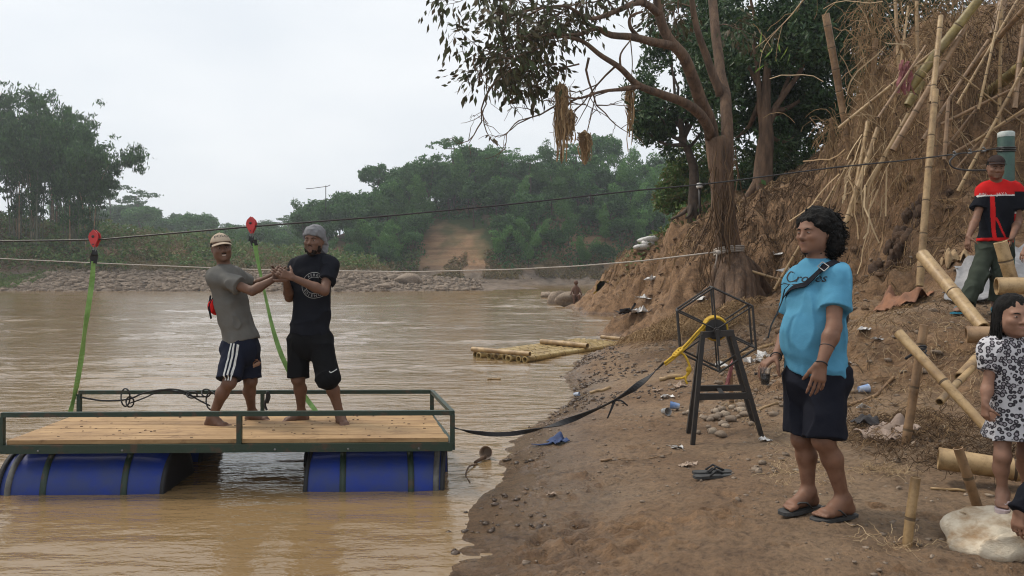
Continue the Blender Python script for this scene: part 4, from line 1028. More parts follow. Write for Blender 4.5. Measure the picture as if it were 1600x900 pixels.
class Person:
    def __init__(s, name_label, J, sc, skin, loc, cat='person'):
        s.J = {k: A(v) for k, v in J.items()}; s.s = sc; s.S = Sdf(); s.skin = skin
        s.root = thing('person', name_label, cat, loc)
        J = s.J
        s.up = nrm((J['shL'] + J['shR']) / 2 - (J['hipL'] + J['hipR']) / 2)
        s.lat = nrm(J['shR'] - J['shL']); s.fwd = nrm(np.cross(s.up, s.lat)); s.plat = nrm(J['hipR'] - J['hipL']); s.pfwd = nrm(np.cross(s.up, s.plat))
        s.shm = (J['shL'] + J['shR']) / 2; s.hpm = (J['hipL'] + J['hipR']) / 2
    def torso(s, S, off=0, belly=0, k=.05, w=1.0, clip=()):
        J, c = s.J, s.s; f = (s.fwd, .70)
        half = np.linalg.norm(J['shR'] - J['shL']) / 2
        top = s.shm - s.up * .10 * c; waist = s.shm * .36 + s.hpm * .64
        S.cap(top, s.shm * .62 + s.hpm * .38, (.150 * w) * c + off, .140 * w * c + off, k, f, clip)
        S.cap(s.shm * .62 + s.hpm * .38, waist, .142 * w * c + off, (.132 * w + belly * .3) * c + off, k, (s.fwd, .74), clip)
        S.cap(waist, s.hpm - s.up * .01 * c, (.132 * w + belly * .2) * c + off, .145 * w * c + off, k, (s.pfwd, .78), clip)
        for q in ('shL', 'shR'):
            S.cap(s.shm + s.up * .035 * c, J[q], .052 * c + off, .054 * c + off, k, None, clip)
            S.cap(s.shm - s.up * .09 * c + (J[q] - s.shm) * .45, J[q] - s.up * .03 * c, .085 * c + off, .055 * c + off, k, f, clip)
        if belly: S.ell(s.shm * .40 + s.hpm * .60 + s.fwd * (.055 + belly * .35) * c, A((.125 + belly * .3, .085 + belly * .6, .15)) * c + off, np.stack([s.lat, s.fwd, s.up], 1), k, clip)
        return S
    def body(s, handL, handR, footL, footR, hd, h=.0055, belly=0, toes=True, liftL=.075, liftR=.075, w=1.0):
        """hands: (dir, palm, thumb side, curl, thumb); feet: toe direction; hd: (centre, face dir, up, kwargs)"""
        J, c, S = s.J, s.s, s.S
        s.torso(S, 0, belly, w=w)
        for q in ('hipL', 'hipR'): S.ell(J[q] - s.pfwd * .05 * c, A((.075, .075, .08)) * c, None, .05)
        for t in 'LR':
            sh, el, wr = J['sh' + t], J['el' + t], J['wr' + t]; hp, kn, an = J['hip' + t], J['kn' + t], J['an' + t]
            S.cap(sh, el, .049 * c, .037 * c, .03); fm = el * .72 + wr * .28
            S.cap(el, fm, .037 * c, .041 * c, .02); S.cap(fm, wr, .041 * c, .026 * c, .02)
            S.cap(hp, kn, .080 * c, .054 * c, .04); cm = kn * .68 + an * .32; back = nrm(-s.pfwd - nrm(an - kn) * nrm(an - kn).dot(-s.pfwd))
            S.cap(kn, cm + back * .014 * c, .049 * c, .052 * c, .03); S.cap(cm + back * .014 * c, an, .051 * c, .031 * c, .03)
            S.ell(kn + s.pfwd * .012 * c, .05 * c, None, .02)
            H = handL if t == 'L' else handR
            if H: hand(S, wr, H[0], H[1], H[2], c, *H[3:])
            Ft = footL if t == 'L' else footR
            foot(S, an, Ft, c * 1.0, side=(-1 if t == 'R' else 1) , lift=(liftL if t == 'L' else liftR))
        hc, f, u, kw = hd
        S.cap(s.shm + s.up * .01 * c, A(hc) - nrm(u) * .06 * c - nrm(f) * .02 * c, .062 * c, .054 * c, .035)
        s.P, s.Mx, s.hr = head(S, A(hc), f, u, **kw); s.hs = kw.get('s', 1.0); s.hc, s.hf, s.hu = A(hc), nrm(f), nrm(u)
        V, Fq = S.mesh(h); V = smooth_np(V, Fq, 1)
        s.ob = obj('body', mesh_from('body', V, [Fq]), s.skin, s.root)
        # eyes and brows
        for q in (-1, 1):
            e = MB(); e.ell(s.P(q * .031, .0815, .003), A((.0115, .0085, .0038)) * s.hs, s.Mx, 10); obj('eye', e, MAT['eye_white'], s.root)
            e = MB(); e.ell(s.P(q * .030, .0875, .003), A((.0054, .0040, .0042)) * s.hs, s.Mx, 8); obj('iris', e, MAT['iris'], s.root)
            e = MB(); e.tube([s.P(q * .014, .0925, .019), s.P(q * .03, .0905, .0235), s.P(q * .047, .080, .019)], A((.0032, .0038, .002)) * s.hs, 6); obj('eyebrow', e, MAT['hair'], s.root)
        e = MB(); e.ell(s.P(0, .0885, -.0545), A((.021, .0082, .0046)) * s.hs, s.Mx, 10); e.ell(s.P(0, .087, -.0645), A((.0185, .0085, .0055)) * s.hs, s.Mx, 10); obj('lips', e, MAT['lip'], s.root)
        return s
    def part(s, name, S, m, h=.0065, mod=None, sm=1):
        V, Fq = S.mesh(h, mod=mod); V = smooth_np(V, Fq, sm)
        return obj(name, mesh_from(name, V, [Fq]), m, s.root)
    def shirt(s, m, hem, sl=.5, off=.016, belly=0, name='shirt', amp=.007, seed=0, neck=.035, w=1.0, sleeve_w=.064, hemn=None, flare=.0):
        """hem: length below the hips' middle along the body; sl: how far the sleeve runs down the upper arm"""
        J, c, S = s.J, s.s, Sdf(); hn = -s.up if hemn is None else nrm(hemn)
        hc = s.hpm - s.up * hem * c; cl = ((hc, hn),)
        s.torso(S, off, belly, w=w)
        S.p = [q[:7] + (cl,) if q[0] == 'c' else q[:6] + (cl, q[7]) for q in S.p]
        S.cap(s.hpm + s.up * .04 * c, s.hpm - s.up * (hem + .05) * c, .150 * w * c + off, (.154 * w + flare) * c + off, .04, (s.pfwd, .80), cl)
        for t in 'LR':
            sh, el = J['sh' + t], J['el' + t]; d = nrm(el - sh); e = sh + (el - sh) * sl
            S.cap(sh - d * .01, e + d * .06, .057 * c + off * .6, sleeve_w * c + off * .5, .03, None, ((e, d),))
        S.cap(s.shm + s.up * (.02) * c, s.shm + s.up * neck * c, .066 * c, .060 * c, .03)
        s.sh_ob = s.part(name, S, m, .0065, folds(8, amp, (1, 1, .45), seed)); return s.sh_ob
    def shorts(s, m, lenL, lenR, off=.02, name='shorts', amp=.007, seed=3, wid=.085, top=.06, w=1.0):
        J, c, S = s.J, s.s, Sdf()
        cl = ((s.hpm + s.up * top * c, s.up),)
        S.cap(s.hpm + s.up * .06 * c, s.hpm - s.up * .02 * c, .140 * w * c + off * .7, .150 * w * c + off, .04, (s.pfwd, .82), cl)
        for t, L in (('L', lenL), ('R', lenR)):
            hp, kn, an = J['hip' + t], J['kn' + t], J['an' + t]
            S.ell(hp - s.pfwd * .05 * c, A((.078, .078, .085)) * c + off * .7, None, .04)
            if L <= 1: e = hp + (kn - hp) * L; d = nrm(kn - hp); S.cap(hp, e + d * .05, .086 * c + off * .5, wid * c + off * .4, .012, None, ((e, d),))
            else:
                e = kn + (an - kn) * (L - 1); d = nrm(an - kn)
                S.cap(hp, kn, .088 * c + off * .6, wid * c + off * .3, .03); S.cap(kn, e + d * .05, wid * c + off * .3, wid * c + off * .3, .03, None, ((e, d),))
        return s.part(name, S, m, .0065, folds(7, amp, (1, 1, .5), seed))

def decal(name, mb_or_V, F_, parent, m, targets, org, right, up, gap=.004, dist=.35):
    """flat print laid on the cloth: 2-D (x, y) vertices are pushed against the garment along the print's normal"""
    right, up = nrm(right), nrm(up); nml = np.cross(right, up)
    V = np.asarray(mb_or_V, float); bv = []
    for t in targets:
        off = root_loc(t)
        bv.append(BVHTree.FromPolygons([v.co + off for v in t.data.vertices], [list(p.vertices) for p in t.data.polygons]))
    out = []
    for x, y in V[:, :2]:
        p = A(org) + right * x + up * y; best = None
        for b in bv:
            h = b.ray_cast(Vector(p + nml * dist), Vector(-nml), dist * 2)
            if h[0] is not None and (best is None or h[3] < best): best = h[3]
        out.append(p + nml * (dist - best + gap) if best is not None else p)
    return obj(name, mesh_from(name, np.array(out), F_, False), m, parent)

def text2d(txt, size, shear=0, align='CENTER', extrude=0, sub=0):
    cu = bpy.data.curves.new('lettering', 'FONT'); cu.body = txt; cu.size = size; cu.shear = shear; cu.align_x = align; cu.resolution_u = 3
    o = bpy.data.objects.new('lettering', cu); COL.objects.link(o)
    dg = bpy.context.evaluated_depsgraph_get(); me = o.evaluated_get(dg).to_mesh()
    bm = bmesh.new(); bm.from_mesh(me); bmesh.ops.triangulate(bm, faces=bm.faces)
    bmesh.ops.subdivide_edges(bm, edges=[e for e in bm.edges if e.calc_length() > size * .18], cuts=1)
    bmesh.ops.triangulate(bm, faces=bm.faces)
    V = np.array([tuple(v.co) for v in bm.verts]); Fc = [np.array([[v.index for v in f.verts] for f in bm.faces])] if len(bm.faces) else []
    bm.free(); bpy.data.objects.remove(o); bpy.data.curves.remove(cu)
    return V, Fc
def stroke2d(pts, w, sub=3):
    P_ = np.array(pts, float); k = len(P_); t = np.linspace(0, k - 1, (k - 1) * sub + 1); o = []
    for u in t:
        i = min(int(u), k - 2); f = u - i; p0, p1, p2, p3 = P_[max(i - 1, 0)], P_[i], P_[i + 1], P_[min(i + 2, k - 1)]
        o.append(.5 * (2 * p1 + (p2 - p0) * f + (2 * p0 - 5 * p1 + 4 * p2 - p3) * f * f + (3 * p1 - p0 - 3 * p2 + p3) * f ** 3))
    o = np.array(o); T = np.gradient(o, axis=0); T /= np.linalg.norm(T, axis=1)[:, None] + 1e-9; N = np.stack([-T[:, 1], T[:, 0]], 1) * w / 2
    V = np.concatenate([o - N, o + N]); n = len(o); i = np.arange(n - 1)
    return V, [np.stack([i, i + 1, i + n + 1, i + n], 1)]
def rect2d(w, h, nx=6, ny=6):
    X, Y = np.meshgrid(np.linspace(-w / 2, w / 2, nx), np.linspace(-h / 2, h / 2, ny)); return np.stack([X.ravel(), Y.ravel()], 1), [grid_faces(ny, nx)]
def join2d(L):
    V, Fo, n = [], [], 0
    for v, fs in L: V.append(np.asarray(v)[:, :2]); Fo += [np.asarray(f) + n for f in fs]; n += len(v)
    return np.concatenate(V), Fo
def ring2d(r0, r1, n=48, a0=0, a1=2 * math.pi):
    a = np.linspace(a0, a1, n); V = np.concatenate([np.stack([r0 * np.cos(a), r0 * np.sin(a)], 1), np.stack([r1 * np.cos(a), r1 * np.sin(a)], 1)]); i = np.arange(n - 1)
    return V, [np.stack([i, i + n, i + n + 1, i + 1], 1)]
def arc_text(txt, rad, size, a_mid, step, inward=False):
    out = []
    for k, ch in enumerate(txt):
        if ch == ' ': continue
        a = a_mid + (-1 if not inward else 1) * (k - (len(txt) - 1) / 2) * step
        V, Fc = text2d(ch, size)
        if not len(V): continue
        V = V[:, :2] - np.array([0, size * .35]); rot = a - math.pi / 2 if not inward else a + math.pi / 2
        V = V @ np.array([[math.cos(rot), math.sin(rot)], [-math.sin(rot), math.cos(rot)]]); out.append((V + rad * np.array([math.cos(a), math.sin(a)]), Fc))
    return join2d(out)

# ------------------------------------------------------------------ the figures
def hnd(t, d, n, curl=(.35, .4, .45, .5), thumb=(.5, .2)):
    d, n = nrm(d), nrm(n); side = np.cross(d, n) if t == 'R' else np.cross(n, d)
    return (d, n, side, curl, thumb)
def setz(v, z): v = Vector(v); v.z = z; return v
def deck_z(Y): return .378 - .047 * (Y - 5.6)

def cap_hat(P_, name, m, brim_m=None, top=1.0, brim=1.0, tilt=0, low=.0):
    """crown, panel seams and a curved peak"""
    s = P_.hs; c, f, u, r = P_.hc, P_.hf, P_.hu, P_.hr; Mx = P_.Mx
    S = Sdf(); base = c + u * (.036 + low) * s
    S.ell(c + u * .040 * s - f * .010 * s, A((.085, .104, .092 * top)) * s, Mx, .01, ((base, -u),))
    pl = P_.part(name, S, m, .0045)
    S2 = Sdf(); pc = c + f * .095 * s + u * (.040 + low) * s
    V = []; n, k = 13, 7
    for j in range(k):
        for i in range(n):
            a = (i / (n - 1) - .5) * 2 * 1.25; q = j / (k - 1)
            rad = .083 + q * .072 * brim * math.cos(a) ** .8
            x = math.sin(a) * (.083 + .006 * q); y = math.cos(a) * (.098) - .01 + q * .070 * brim * max(0, math.cos(a)) ** .7
            zz = .040 + low - .020 * q - .022 * (math.sin(a) ** 2) + tilt * q
            V.append(c + (r * x + f * y + u * zz) * s)
    V = np.array(V); V2 = V - u * .004 * s
    g = grid_faces(k, n); N = len(V)
    ed = list(range(n)) + [j * n + n - 1 for j in range(1, k)] + [k * n - 2 - i for i in range(n - 1)] + [j * n for j in range(k - 2, 0, -1)]
    e = np.array([[ed[i], ed[(i + 1) % len(ed)], ed[(i + 1) % len(ed)] + N, ed[i] + N] for i in range(len(ed))])
    mb = MB().add(np.concatenate([V, V2]), g, g[:, ::-1] + N, e)
    b = obj('peak', mb, brim_m or m, pl)
    bt = MB(); bt.ell(c + u * .132 * top * s - f * .010 * s, .009 * s, n=8); obj('button', bt, m, pl)
    sm = MB()
    for a in range(6):
        an = a * math.pi / 3 + .52; d = r * math.cos(an) + f * math.sin(an) * 1.2
        sm.tube([c + u * .040 * s - f * .010 * s + (r * math.cos(an) * .0855 * math.cos(t) + f * math.sin(an) * .1045 * math.cos(t) + u * .0925 * top * math.sin(t)) * s for t in np.linspace(.02, 1.45, 9)], .0014, 4)
    obj('seam', sm, brim_m or m, pl)
    return pl

def hair_strands(P_, n, rad, L, seed, region, curl=.02, m='hair', width=.0035, name='hair_curls'):
    r = np.random.default_rng(seed); mb = MB(); s = P_.hs
    for k in range(n):
        p = region(r)
        if p is None: continue
        b = P_.hc + (P_.hr * p[0] + P_.hf * p[1] + P_.hu * p[2]) * s; d = nrm(b - P_.hc) * .22 + r.normal(size=3) * .35 - P_.hu * .9
        q = [b]
        for j in range(6):
            d = nrm(d + r.normal(size=3) * curl * 30 * .5); q.append(q[-1] + d * L / 6)
        mb.tube(q, width, 4, cap=False)
    return obj(name, mb, MAT[m], P_.root)

def short_hair(P_, sc=1.0, low=0.0):
    S = Sdf(); s = P_.hs
    S.ell(P_.hc + P_.hu * .030 * s - P_.hf * .022 * s, A((.080, .094, .090)) * s * sc, P_.Mx, .01)
    S.ell(P_.hc - P_.hf * .062 * s - P_.hu * (.02 + low) * s, A((.066, .045, .06)) * s, P_.Mx, .02)
    S.ell(P_.hc + P_.hf * .085 * s - P_.hu * .01 * s, A((.075, .075, .075)) * s, P_.Mx, .006, neg=True)
    return P_.part('hair', S, MAT['hair'], .005, folds(60, .003, (1, 1, 1), 5))

def flip_flop(P_, t, toe, m, s=1.0, side=1, thong=True, wide=.046):
    c = P_.s * s; an = P_.J['an' + t]; d = nrm(toe); d[2] = 0; d = nrm(d); u = np.array([0, 0, 1.0]); r = np.cross(d, u) * side
    z0 = an[2] - .075 * P_.s; base = np.array([an[0], an[1], z0])
    prof = [(-.075, .5), (-.06, .78), (-.02, .80), (.05, .86), (.11, 1.05), (.155, 1.0), (.185, .72), (.198, .35)]
    top, bot = [], []
    pr = [(x, w) for x, w in prof] + [(x, -w) for x, w in prof[::-1]]
    for x, w in pr:
        q = base + d * x * c + r * w * wide * c; top.append(q - u * .001); bot.append(q - u * .019)
    n = len(pr); mb = MB(); e = np.array([[i, (i + 1) % n, (i + 1) % n + n, i + n] for i in range(n)])
    mb.add(np.array(bot + top), e, np.array([list(range(n))[::-1]]), np.array([[n + i for i in range(n)]]))
    so = obj('sandal', mb, m, P_.root, False)
    st = MB(); toe_p = base + d * .135 * c + r * .018 * c + u * .012
    for q in (-1, 1):
        st.tube([base + d * .02 * c + r * q * .042 * c + u * .003, base + d * .06 * c + r * q * .040 * c + u * .036 * c, base + d * .10 * c + r * (q * .022 + .012) * c + u * .040 * c, toe_p + u * .012 * c, toe_p - u * .01], A((.0075, .0085, .0075, .006, .004)) * c, 6, flat=.5)
    obj('strap', st, m, so)
    return so

def face_mats(ob, mats, fn):
    """second cloth colour by place on the garment (a sewn panel)"""
    for m in mats: ob.data.materials.append(m)
    off = A(root_loc(ob)); n = len(ob.data.polygons); c = np.zeros(n * 3); ob.data.polygons.foreach_get('center', c); c = c.reshape(-1, 3) + off
    ob.data.polygons.foreach_set('material_index', fn(c).astype(np.int32))

# ---- man in the tan cap
Y1 = 6.45
J = dict(shR=at(339, 433, 6.33), shL=at(368, 432, 6.58), hipR=at(370, 541, 6.40), hipL=at(387, 541, 6.55), elR=at(394, 455, 6.24), wrR=at(428, 436, 6.34), elL=at(398, 446, 6.76), wrL=at(429, 429, 6.54),
         knR=at(358, 598, 6.26), knL=at(391, 596, 6.52), anR=setz(at(331, 652, 6.30), deck_z(6.3) + .073), anL=setz(at(394, 645, 6.62), deck_z(6.62) + .073))
p1 = Person('man in tan cap and grey polo shirt on the raft, clasping hands and smiling', J, .95, MAT['skin_dark'], (at(365, 660, 6.45).x, 6.45, deck_z(6.45)))
p1.body(hnd('L', (.8, -.35, .5), (-.1, -1, -.3), (.7, .8, .9, .9), (.6, .5)), hnd('R', (.85, .05, .55), (0, 1, .2), (.6, .7, .8, .9), (.6, .5)), (1, -.15, 0), (1, -.3, 0),
        (at(346, 388, 6.43), (.5, -.86, -.02), (-.12, 0, 1), dict(s=.97)), .0055)
p1.shirt(MAT['grey_polo'], -.055, .62, .017, name='polo_shirt', seed=4, amp=.009, hemn=(.25, 0, -1), neck=.03)
p1.shorts(MAT['navy'], .92, .90, .020, seed=6, wid=.092)
short_hair(p1, .99)
hat = cap_hat(p1, 'cap', MAT['tan_cap'], low=.014, brim=.9, tilt=.006)
colr = MB(); q = p1.shm + p1.up * .035
for a in np.linspace(.25, 6.03, 24): pass
colr.tube([q + p1.lat * .070 * math.sin(a) + p1.fwd * (.070 * math.cos(a) + .005) - p1.up * .018 * math.cos(a) for a in np.linspace(.35, 5.93, 26)], .013, 8, flat=1.6)
obj('collar', colr, MAT['black_cloth'], p1.root)
mus = MB()
for q in (-1, 1): mus.tube([p1.P(q * .002, .094, -.044), p1.P(q * .014, .091, -.046), p1.P(q * .026, .082, -.054)], A((.0045, .0048, .002)) * .97, 6)
obj('moustache', mus, MAT['hair'], p1.root)
gr = MB(); gr.ell(p1.P(0, .0905, -.059), A((.017, .006, .0045)), p1.Mx, 10); obj('teeth', gr, MAT['teeth'], p1.root)
s1 = p1.root.children
sh1 = [o for o in p1.root.children if o.name.startswith('shorts')]
# three white stripes and round badge on the shorts, lettering on the cap
tv = nrm(J['hipR'] - J['knR']); 
for k in (-1, 0, 1):
    V, Fc = rect2d(.012, .31, 3, 24); V = V + np.array([k * .024, 0])
    decal('stripe', V, Fc, sh1[0], MAT['print_white'], sh1, A(at(362, 566, 6.25)), (1, -.3, 0), tv)
V, Fc = join2d([ring2d(.019, .024, 28), ring2d(.008, .012, 20), rect2d(.02, .005, 4, 2), (rect2d(.012, .012)[0] + np.array([0, .031]), rect2d(.012, .012)[1])])
decal('badge', V, Fc, sh1[0], M('badge_gold', (.35, .17, .09)), sh1, A(at(391, 573, 6.25)), (1, .1, 0), (-.05, 0, 1))
V, Fc = text2d('POLO', .042)
decal('lettering', V, Fc, hat, MAT['print_black'], [hat], p1.hc + p1.hu * .088 + p1.hf * .06, -p1.hr, p1.hu - p1.hf * .35, .003)
bag = thing('waist_bag', 'small red and black bag hanging at the back of the man in the tan cap', 'bag', at(333, 480, 6.42))
S = Sdf(); S.ell(at(335, 479, 6.42), (.042, .07, .066)); V, Fq = S.mesh(.006, mod=folds(12, .008)); obj('pouch', mesh_from('pouch', V, [Fq]), MAT['red_cloth'], bag)
b_ = MB(); b_.tube([at(329, 462, 6.40), at(326, 480, 6.36), at(330, 498, 6.36)], .008, 6); obj('strap', b_, MAT['black_cloth'], bag)
b_ = MB(); b_.tube([at(334, 462, 6.34), at(327, 476, 6.33), at(329, 490, 6.33)], .004, 6); obj('zip', b_, MAT['black_cloth'], bag)

MAT['beard'] = M('beard', (.035, .024, .018), (.012, .009, .008), 60, .85, .8, 140, spec=.1)
# ---- man in the beanie
J = dict(shR=at(464, 417, 6.58), shL=at(515, 414, 6.46), hipR=at(467, 531, 6.55), hipL=at(499, 531, 6.48), elR=at(452, 465, 6.52), wrR=at(447, 438, 6.33), elL=at(507, 455, 6.28), wrL=at(458, 434, 6.22),
         knR=at(466, 592, 6.48), knL=at(513, 592, 6.36), anR=setz(at(471, 645, 6.60), deck_z(6.6) + .074), anL=setz(at(532, 650, 6.42), deck_z(6.42) + .074))
p2 = Person('bearded man in grey beanie and black printed shirt on the raft', J, .97, MAT['skin_dark'], (at(490, 660, 6.5).x, 6.5, deck_z(6.5)))
p2.body(hnd('L', (-.95, -.05, .4), (0, 1, 0), (.5, .6, .7, .8), (.7, .5)), hnd('R', (-.6, -.3, .75), (-.3, .6, -.1), (.6, .7, .8, .9), (.6, .4)), (.45, -.9, 0), (-.9, -.45, 0),
        (at(491, 376, 6.47), (-.14, -.98, -.03), (.03, 0, 1), dict(s=.98)), .0055)
shirt2 = p2.shirt(MAT['black_cloth'], -.06, .60, .018, seed=8, amp=.009, neck=.02)
p2.shorts(MAT['black_shorts'], 1.10, .98, .022, seed=9, wid=.088, top=.10)
S = Sdf(); s_ = .98
S.ell(p2.hc + p2.hu * .045 * s_ - p2.hf * .012 * s_, A((.086, .105, .092)), p2.Mx, .02, ((p2.hc + p2.hu * .030 + p2.hf * .03, -p2.hu * 1 - p2.hf * -.35),))
S.ell(p2.hc - p2.hf * .075 - p2.hu * .055 + p2.hr * -.03, A((.055, .05, .075)), p2.Mx, .05)
S.ell(p2.hc - p2.hf * .055 - p2.hu * .005, A((.078, .062, .07)), p2.Mx, .03)
bn = p2.part('beanie', S, MAT['beanie'], .005, folds(20, .006, (1, 1, 1), 12))
S = Sdf()
S.ell(p2.P(0, .056, -.088), A((.041, .033, .030)), p2.Mx, .02); S.ell(p2.P(0, .064, -.112), A((.022, .018, .022)), p2.Mx, .02)
for q in (-1, 1): S.ell(p2.P(q * .056, .022, -.058), A((.012, .034, .040)), p2.Mx, .02)
S.ell(p2.P(0, .083, -.060), A((.024, .025, .014)), p2.Mx, .006, neg=True)
p2.part('beard', S, MAT['beard'], .004, folds(70, .004, (1, 1, .5), 3))
mus = MB()
for q in (-1, 1): mus.tube([p2.P(q * .002, .0935, -.044), p2.P(q * .015, .090, -.047), p2.P(q * .028, .079, -.062)], A((.0045, .0045, .003)), 6)
obj('moustache', mus, MAT['hair'], p2.root)
L_ = [ring2d(.105, .109, 64), ring2d(.066, .070, 48), arc_text('AM KEBERSIH', .087, .030, math.pi / 2, .27), arc_text('BOJENGGO', .087, .030, -math.pi / 2, .30, True)]
V, Fc = join2d(L_)
decal('print', V, Fc, shirt2, MAT['print_grey'], [shirt2], A(at(481, 446, 6.30)), (.95, -.30, 0), (0, 0, 1), .004)
sh2 = [o for o in p2.root.children if o.name.startswith('shorts')]
V, Fc = stroke2d([(-.03, .008), (-.02, -.004), (-.002, .0), (.03, .014)], .006)
decal('print', V, Fc, sh2[0], MAT['print_white'], sh2, A(at(520, 583, 6.2)), (.95, .2, .05), (0, 0, 1))

# ---- man in the blue T-shirt
def gnd(px, py, Y, lift): v = at(px, py, Y); v.z = gz_at(v.x, v.y) + lift; return v
J = dict(shL=at(1305, 434, 4.06), shR=at(1250, 438, 4.34), hipL=at(1288, 590, 4.12), hipR=at(1256, 590, 4.27), elL=at(1303, 512, 3.97), wrL=at(1284, 566, 3.92), elR=at(1231, 520, 4.45), wrR=at(1214, 555, 4.26),
         knL=at(1287, 688, 4.05), knR=at(1254, 686, 4.22), anL=gnd(1318, 776, 4.08, .098), anR=gnd(1263, 774, 4.22, .098))
p3 = Person('man with bushy black hair in light blue T-shirt and dark shorts on the beach', J, 1.0, MAT['skin_tan'], (at(1290, 800, 4.15).x, 4.15, gz_at(1.69, 4.15)))
p3.body(hnd('L', (-.22, -.05, -1), (.1, 1, 0), (.20, .26, .32, .38), (.3, .25, .32)), hnd('R', (-.80, -.12, -.52), (.45, .1, -.9), (.55, .50, .50, .55), (.5, .75)), (-.93, -.36, 0), (-.88, -.47, 0),
        (at(1273, 364, 4.19), (-.88, -.47, -.04), (.0, 0, 1), dict(s=1.0, jowl=.004)), .005, belly=.022)
shirt3 = p3.shirt(MAT['blue_shirt'], -.045, .60, .018, belly=.022, name='t_shirt', seed=14, amp=.009, hemn=(-.05, 0, -1), neck=.02, sleeve_w=.058)
p3.shorts(MAT['dark_shorts'], .93, .90, .028, seed=15, amp=.010, wid=.088, top=.05, w=.98)
S = Sdf()
S.ell(p3.P(0, -.026, .052), A((.098, .098, .092)), p3.Mx, .02); S.ell(p3.P(0, -.088, .0), A((.104, .080, .104)), p3.Mx, .03); S.ell(p3.P(0, -.086, -.078), A((.108, .076, .062)), p3.Mx, .03)
for q in (-1, 1): S.ell(p3.P(q * .078, -.062, -.035), A((.040, .046, .095)), p3.Mx, .02); S.ell(p3.P(q * .066, .0, .045), A((.026, .045, .05)), p3.Mx, .02)
S.ell(p3.P(0, .118, -.02), A((.088, .076, .088)), p3.Mx, .008, neg=True)
p3.part('hair', S, MAT['hair'], .005, lambda X: .010 * fbm(X * 30, 3, 5) + .005 * fbm(X * 90, 2, 9), 0)
def reg(r):
    a, b = r.uniform(0, 6.28), r.uniform(-1, 1)
    p = np.array([.102 * math.cos(a) * math.sqrt(1 - b * b), -.072 + .096 * math.sin(a) * math.sqrt(1 - b * b), -.008 + .14 * b])
    return p if p[1] < .0 or p[2] > .08 else None
hair_strands(p3, 1500, 0, .042, 6, reg, .03, width=.0026)
go = MB(); go.ell(p3.P(0, .076, -.108), A((.014, .010, .010)), p3.Mx, 8, .2)
for q in (-1, 1): go.tube([p3.P(q * .003, .0935, -.0445), p3.P(q * .020, .087, -.050)], A((.0022, .001)), 5)
obj('goatee', go, MAT['hair'], p3.root)
for t, toe in (('L', (-.93, -.36, 0)), ('R', (-.88, -.47, 0))): flip_flop(p3, t, toe, MAT['sandal_grey'], 1.06, 1 if t == 'L' else -1)
for t, fr in (('L', .03), ('L', -.065), ('R', .04)):
    w, e = A(J['wr' + t]), A(J['el' + t]); d = nrm(e - w); c = w + d * (.02 - fr); rb_ = MB()
    a1 = nrm(np.cross(d, (0, 1, .2))); a2 = np.cross(d, a1); rad = .0285 if fr > 0 else .0335
    rb_.tube([c + (a1 * math.cos(a) + a2 * math.sin(a)) * rad + d * .006 * math.sin(a) for a in np.linspace(0, 2 * math.pi, 25)], .0035, 6, cap=False); obj('wristband', rb_, MAT['rubber'], p3.root)
# shirt print in flowing script
L_ = [stroke2d([(-.035, .035), (-.050, .042), (-.068, .012), (-.060, -.012), (-.04, -.008), (-.02, .006)], .006), stroke2d([(-.115, -.028), (-.09, -.020), (-.06, -.028), (-.02, -.024)], .004)]
tv_, tf_ = text2d('ropes', .062, .45, 'LEFT'); L_.append((tv_[:, :2] + np.array([-.038, -.012]), tf_)); L_.append(stroke2d([(.085, .0), (.098, -.01), (.105, -.004)], .004))
V, Fc = join2d(L_)
fr3 = nrm(p3.fwd); rt = nrm(np.cross((0, 0, 1), -fr3))
decal('print', V, Fc, shirt3, MAT['print_black'], [shirt3], A(at(1259, 437, 4.15)) + fr3 * .02, (.96, -.27, .02), (-.03, 0, 1), .004)

def on_surface(obs, pts, gap=.005):
    """points pushed onto the nearest of the surfaces, seen from the side they are given on"""
    out = []; tr_ = []
    for t in obs:
        off = root_loc(t); tr_.append(BVHTree.FromPolygons([v.co + off for v in t.data.vertices], [list(p.vertices) for p in t.data.polygons]))
    for p in pts:
        best = min((b.find_nearest(Vector(p)) for b in tr_), key=lambda h: h[3])
        d = (Vector(p) - best[0]); nn = best[1] if best[1].length else d
        out.append(A(best[0] + nn.normalized() * gap))
    return out
sb = thing('shoulder_bag', 'black webbing strap of a shoulder bag across the blue T-shirt', 'bag', at(1262, 430, 4.0))
path = [at(1318, 470, 4.25), at(1322, 430, 4.22), at(1312, 406, 4.10), at(1297, 404, 4.02), at(1283, 404, 3.99), at(1270, 412, 3.99), at(1258, 424, 4.02), at(1246, 434, 4.06), at(1236, 442, 4.12), at(1230, 450, 4.2), at(1232, 470, 4.32)]
pp = []
for i in range(len(path) - 1):
    for k in range(4): pp.append(path[i].lerp(path[i + 1], k / 4))
pts = np.array(on_surface([shirt3], pp, .008)); 
for _ in range(2): pts[1:-1] = (pts[:-2] + 2 * pts[1:-1] + pts[2:]) / 4
cen = A(p3.shm - p3.up * .15); nv = pts - cen; T = np.gradient(pts, axis=0)
b_ = MB(); b_.ribbon(pts, .036, np.cross(T, nv), .004); obj('strap', b_, MAT['black_cloth'], sb, False)
i = 17; b_ = MB()
for q in (-1, 1):
    for k in (12, 15): pass
sd_ = nrm(np.cross(T[i], nv[i])); tt = nrm(T[i]); n_ = nrm(np.cross(sd_, tt)); n_ = n_ if n_.dot(nv[i]) > 0 else -n_
c0 = pts[i] + n_ * .006; cs = [c0 + sd_ * x * .024 + tt * y * .017 for x, y in ((-1, -1), (1, -1), (1, 1), (-1, 1))]
for k in range(4): b_.bar(cs[k], cs[(k + 1) % 4], .004, .004, n_)
obj('buckle', b_, MAT['galvanised'], sb, False)
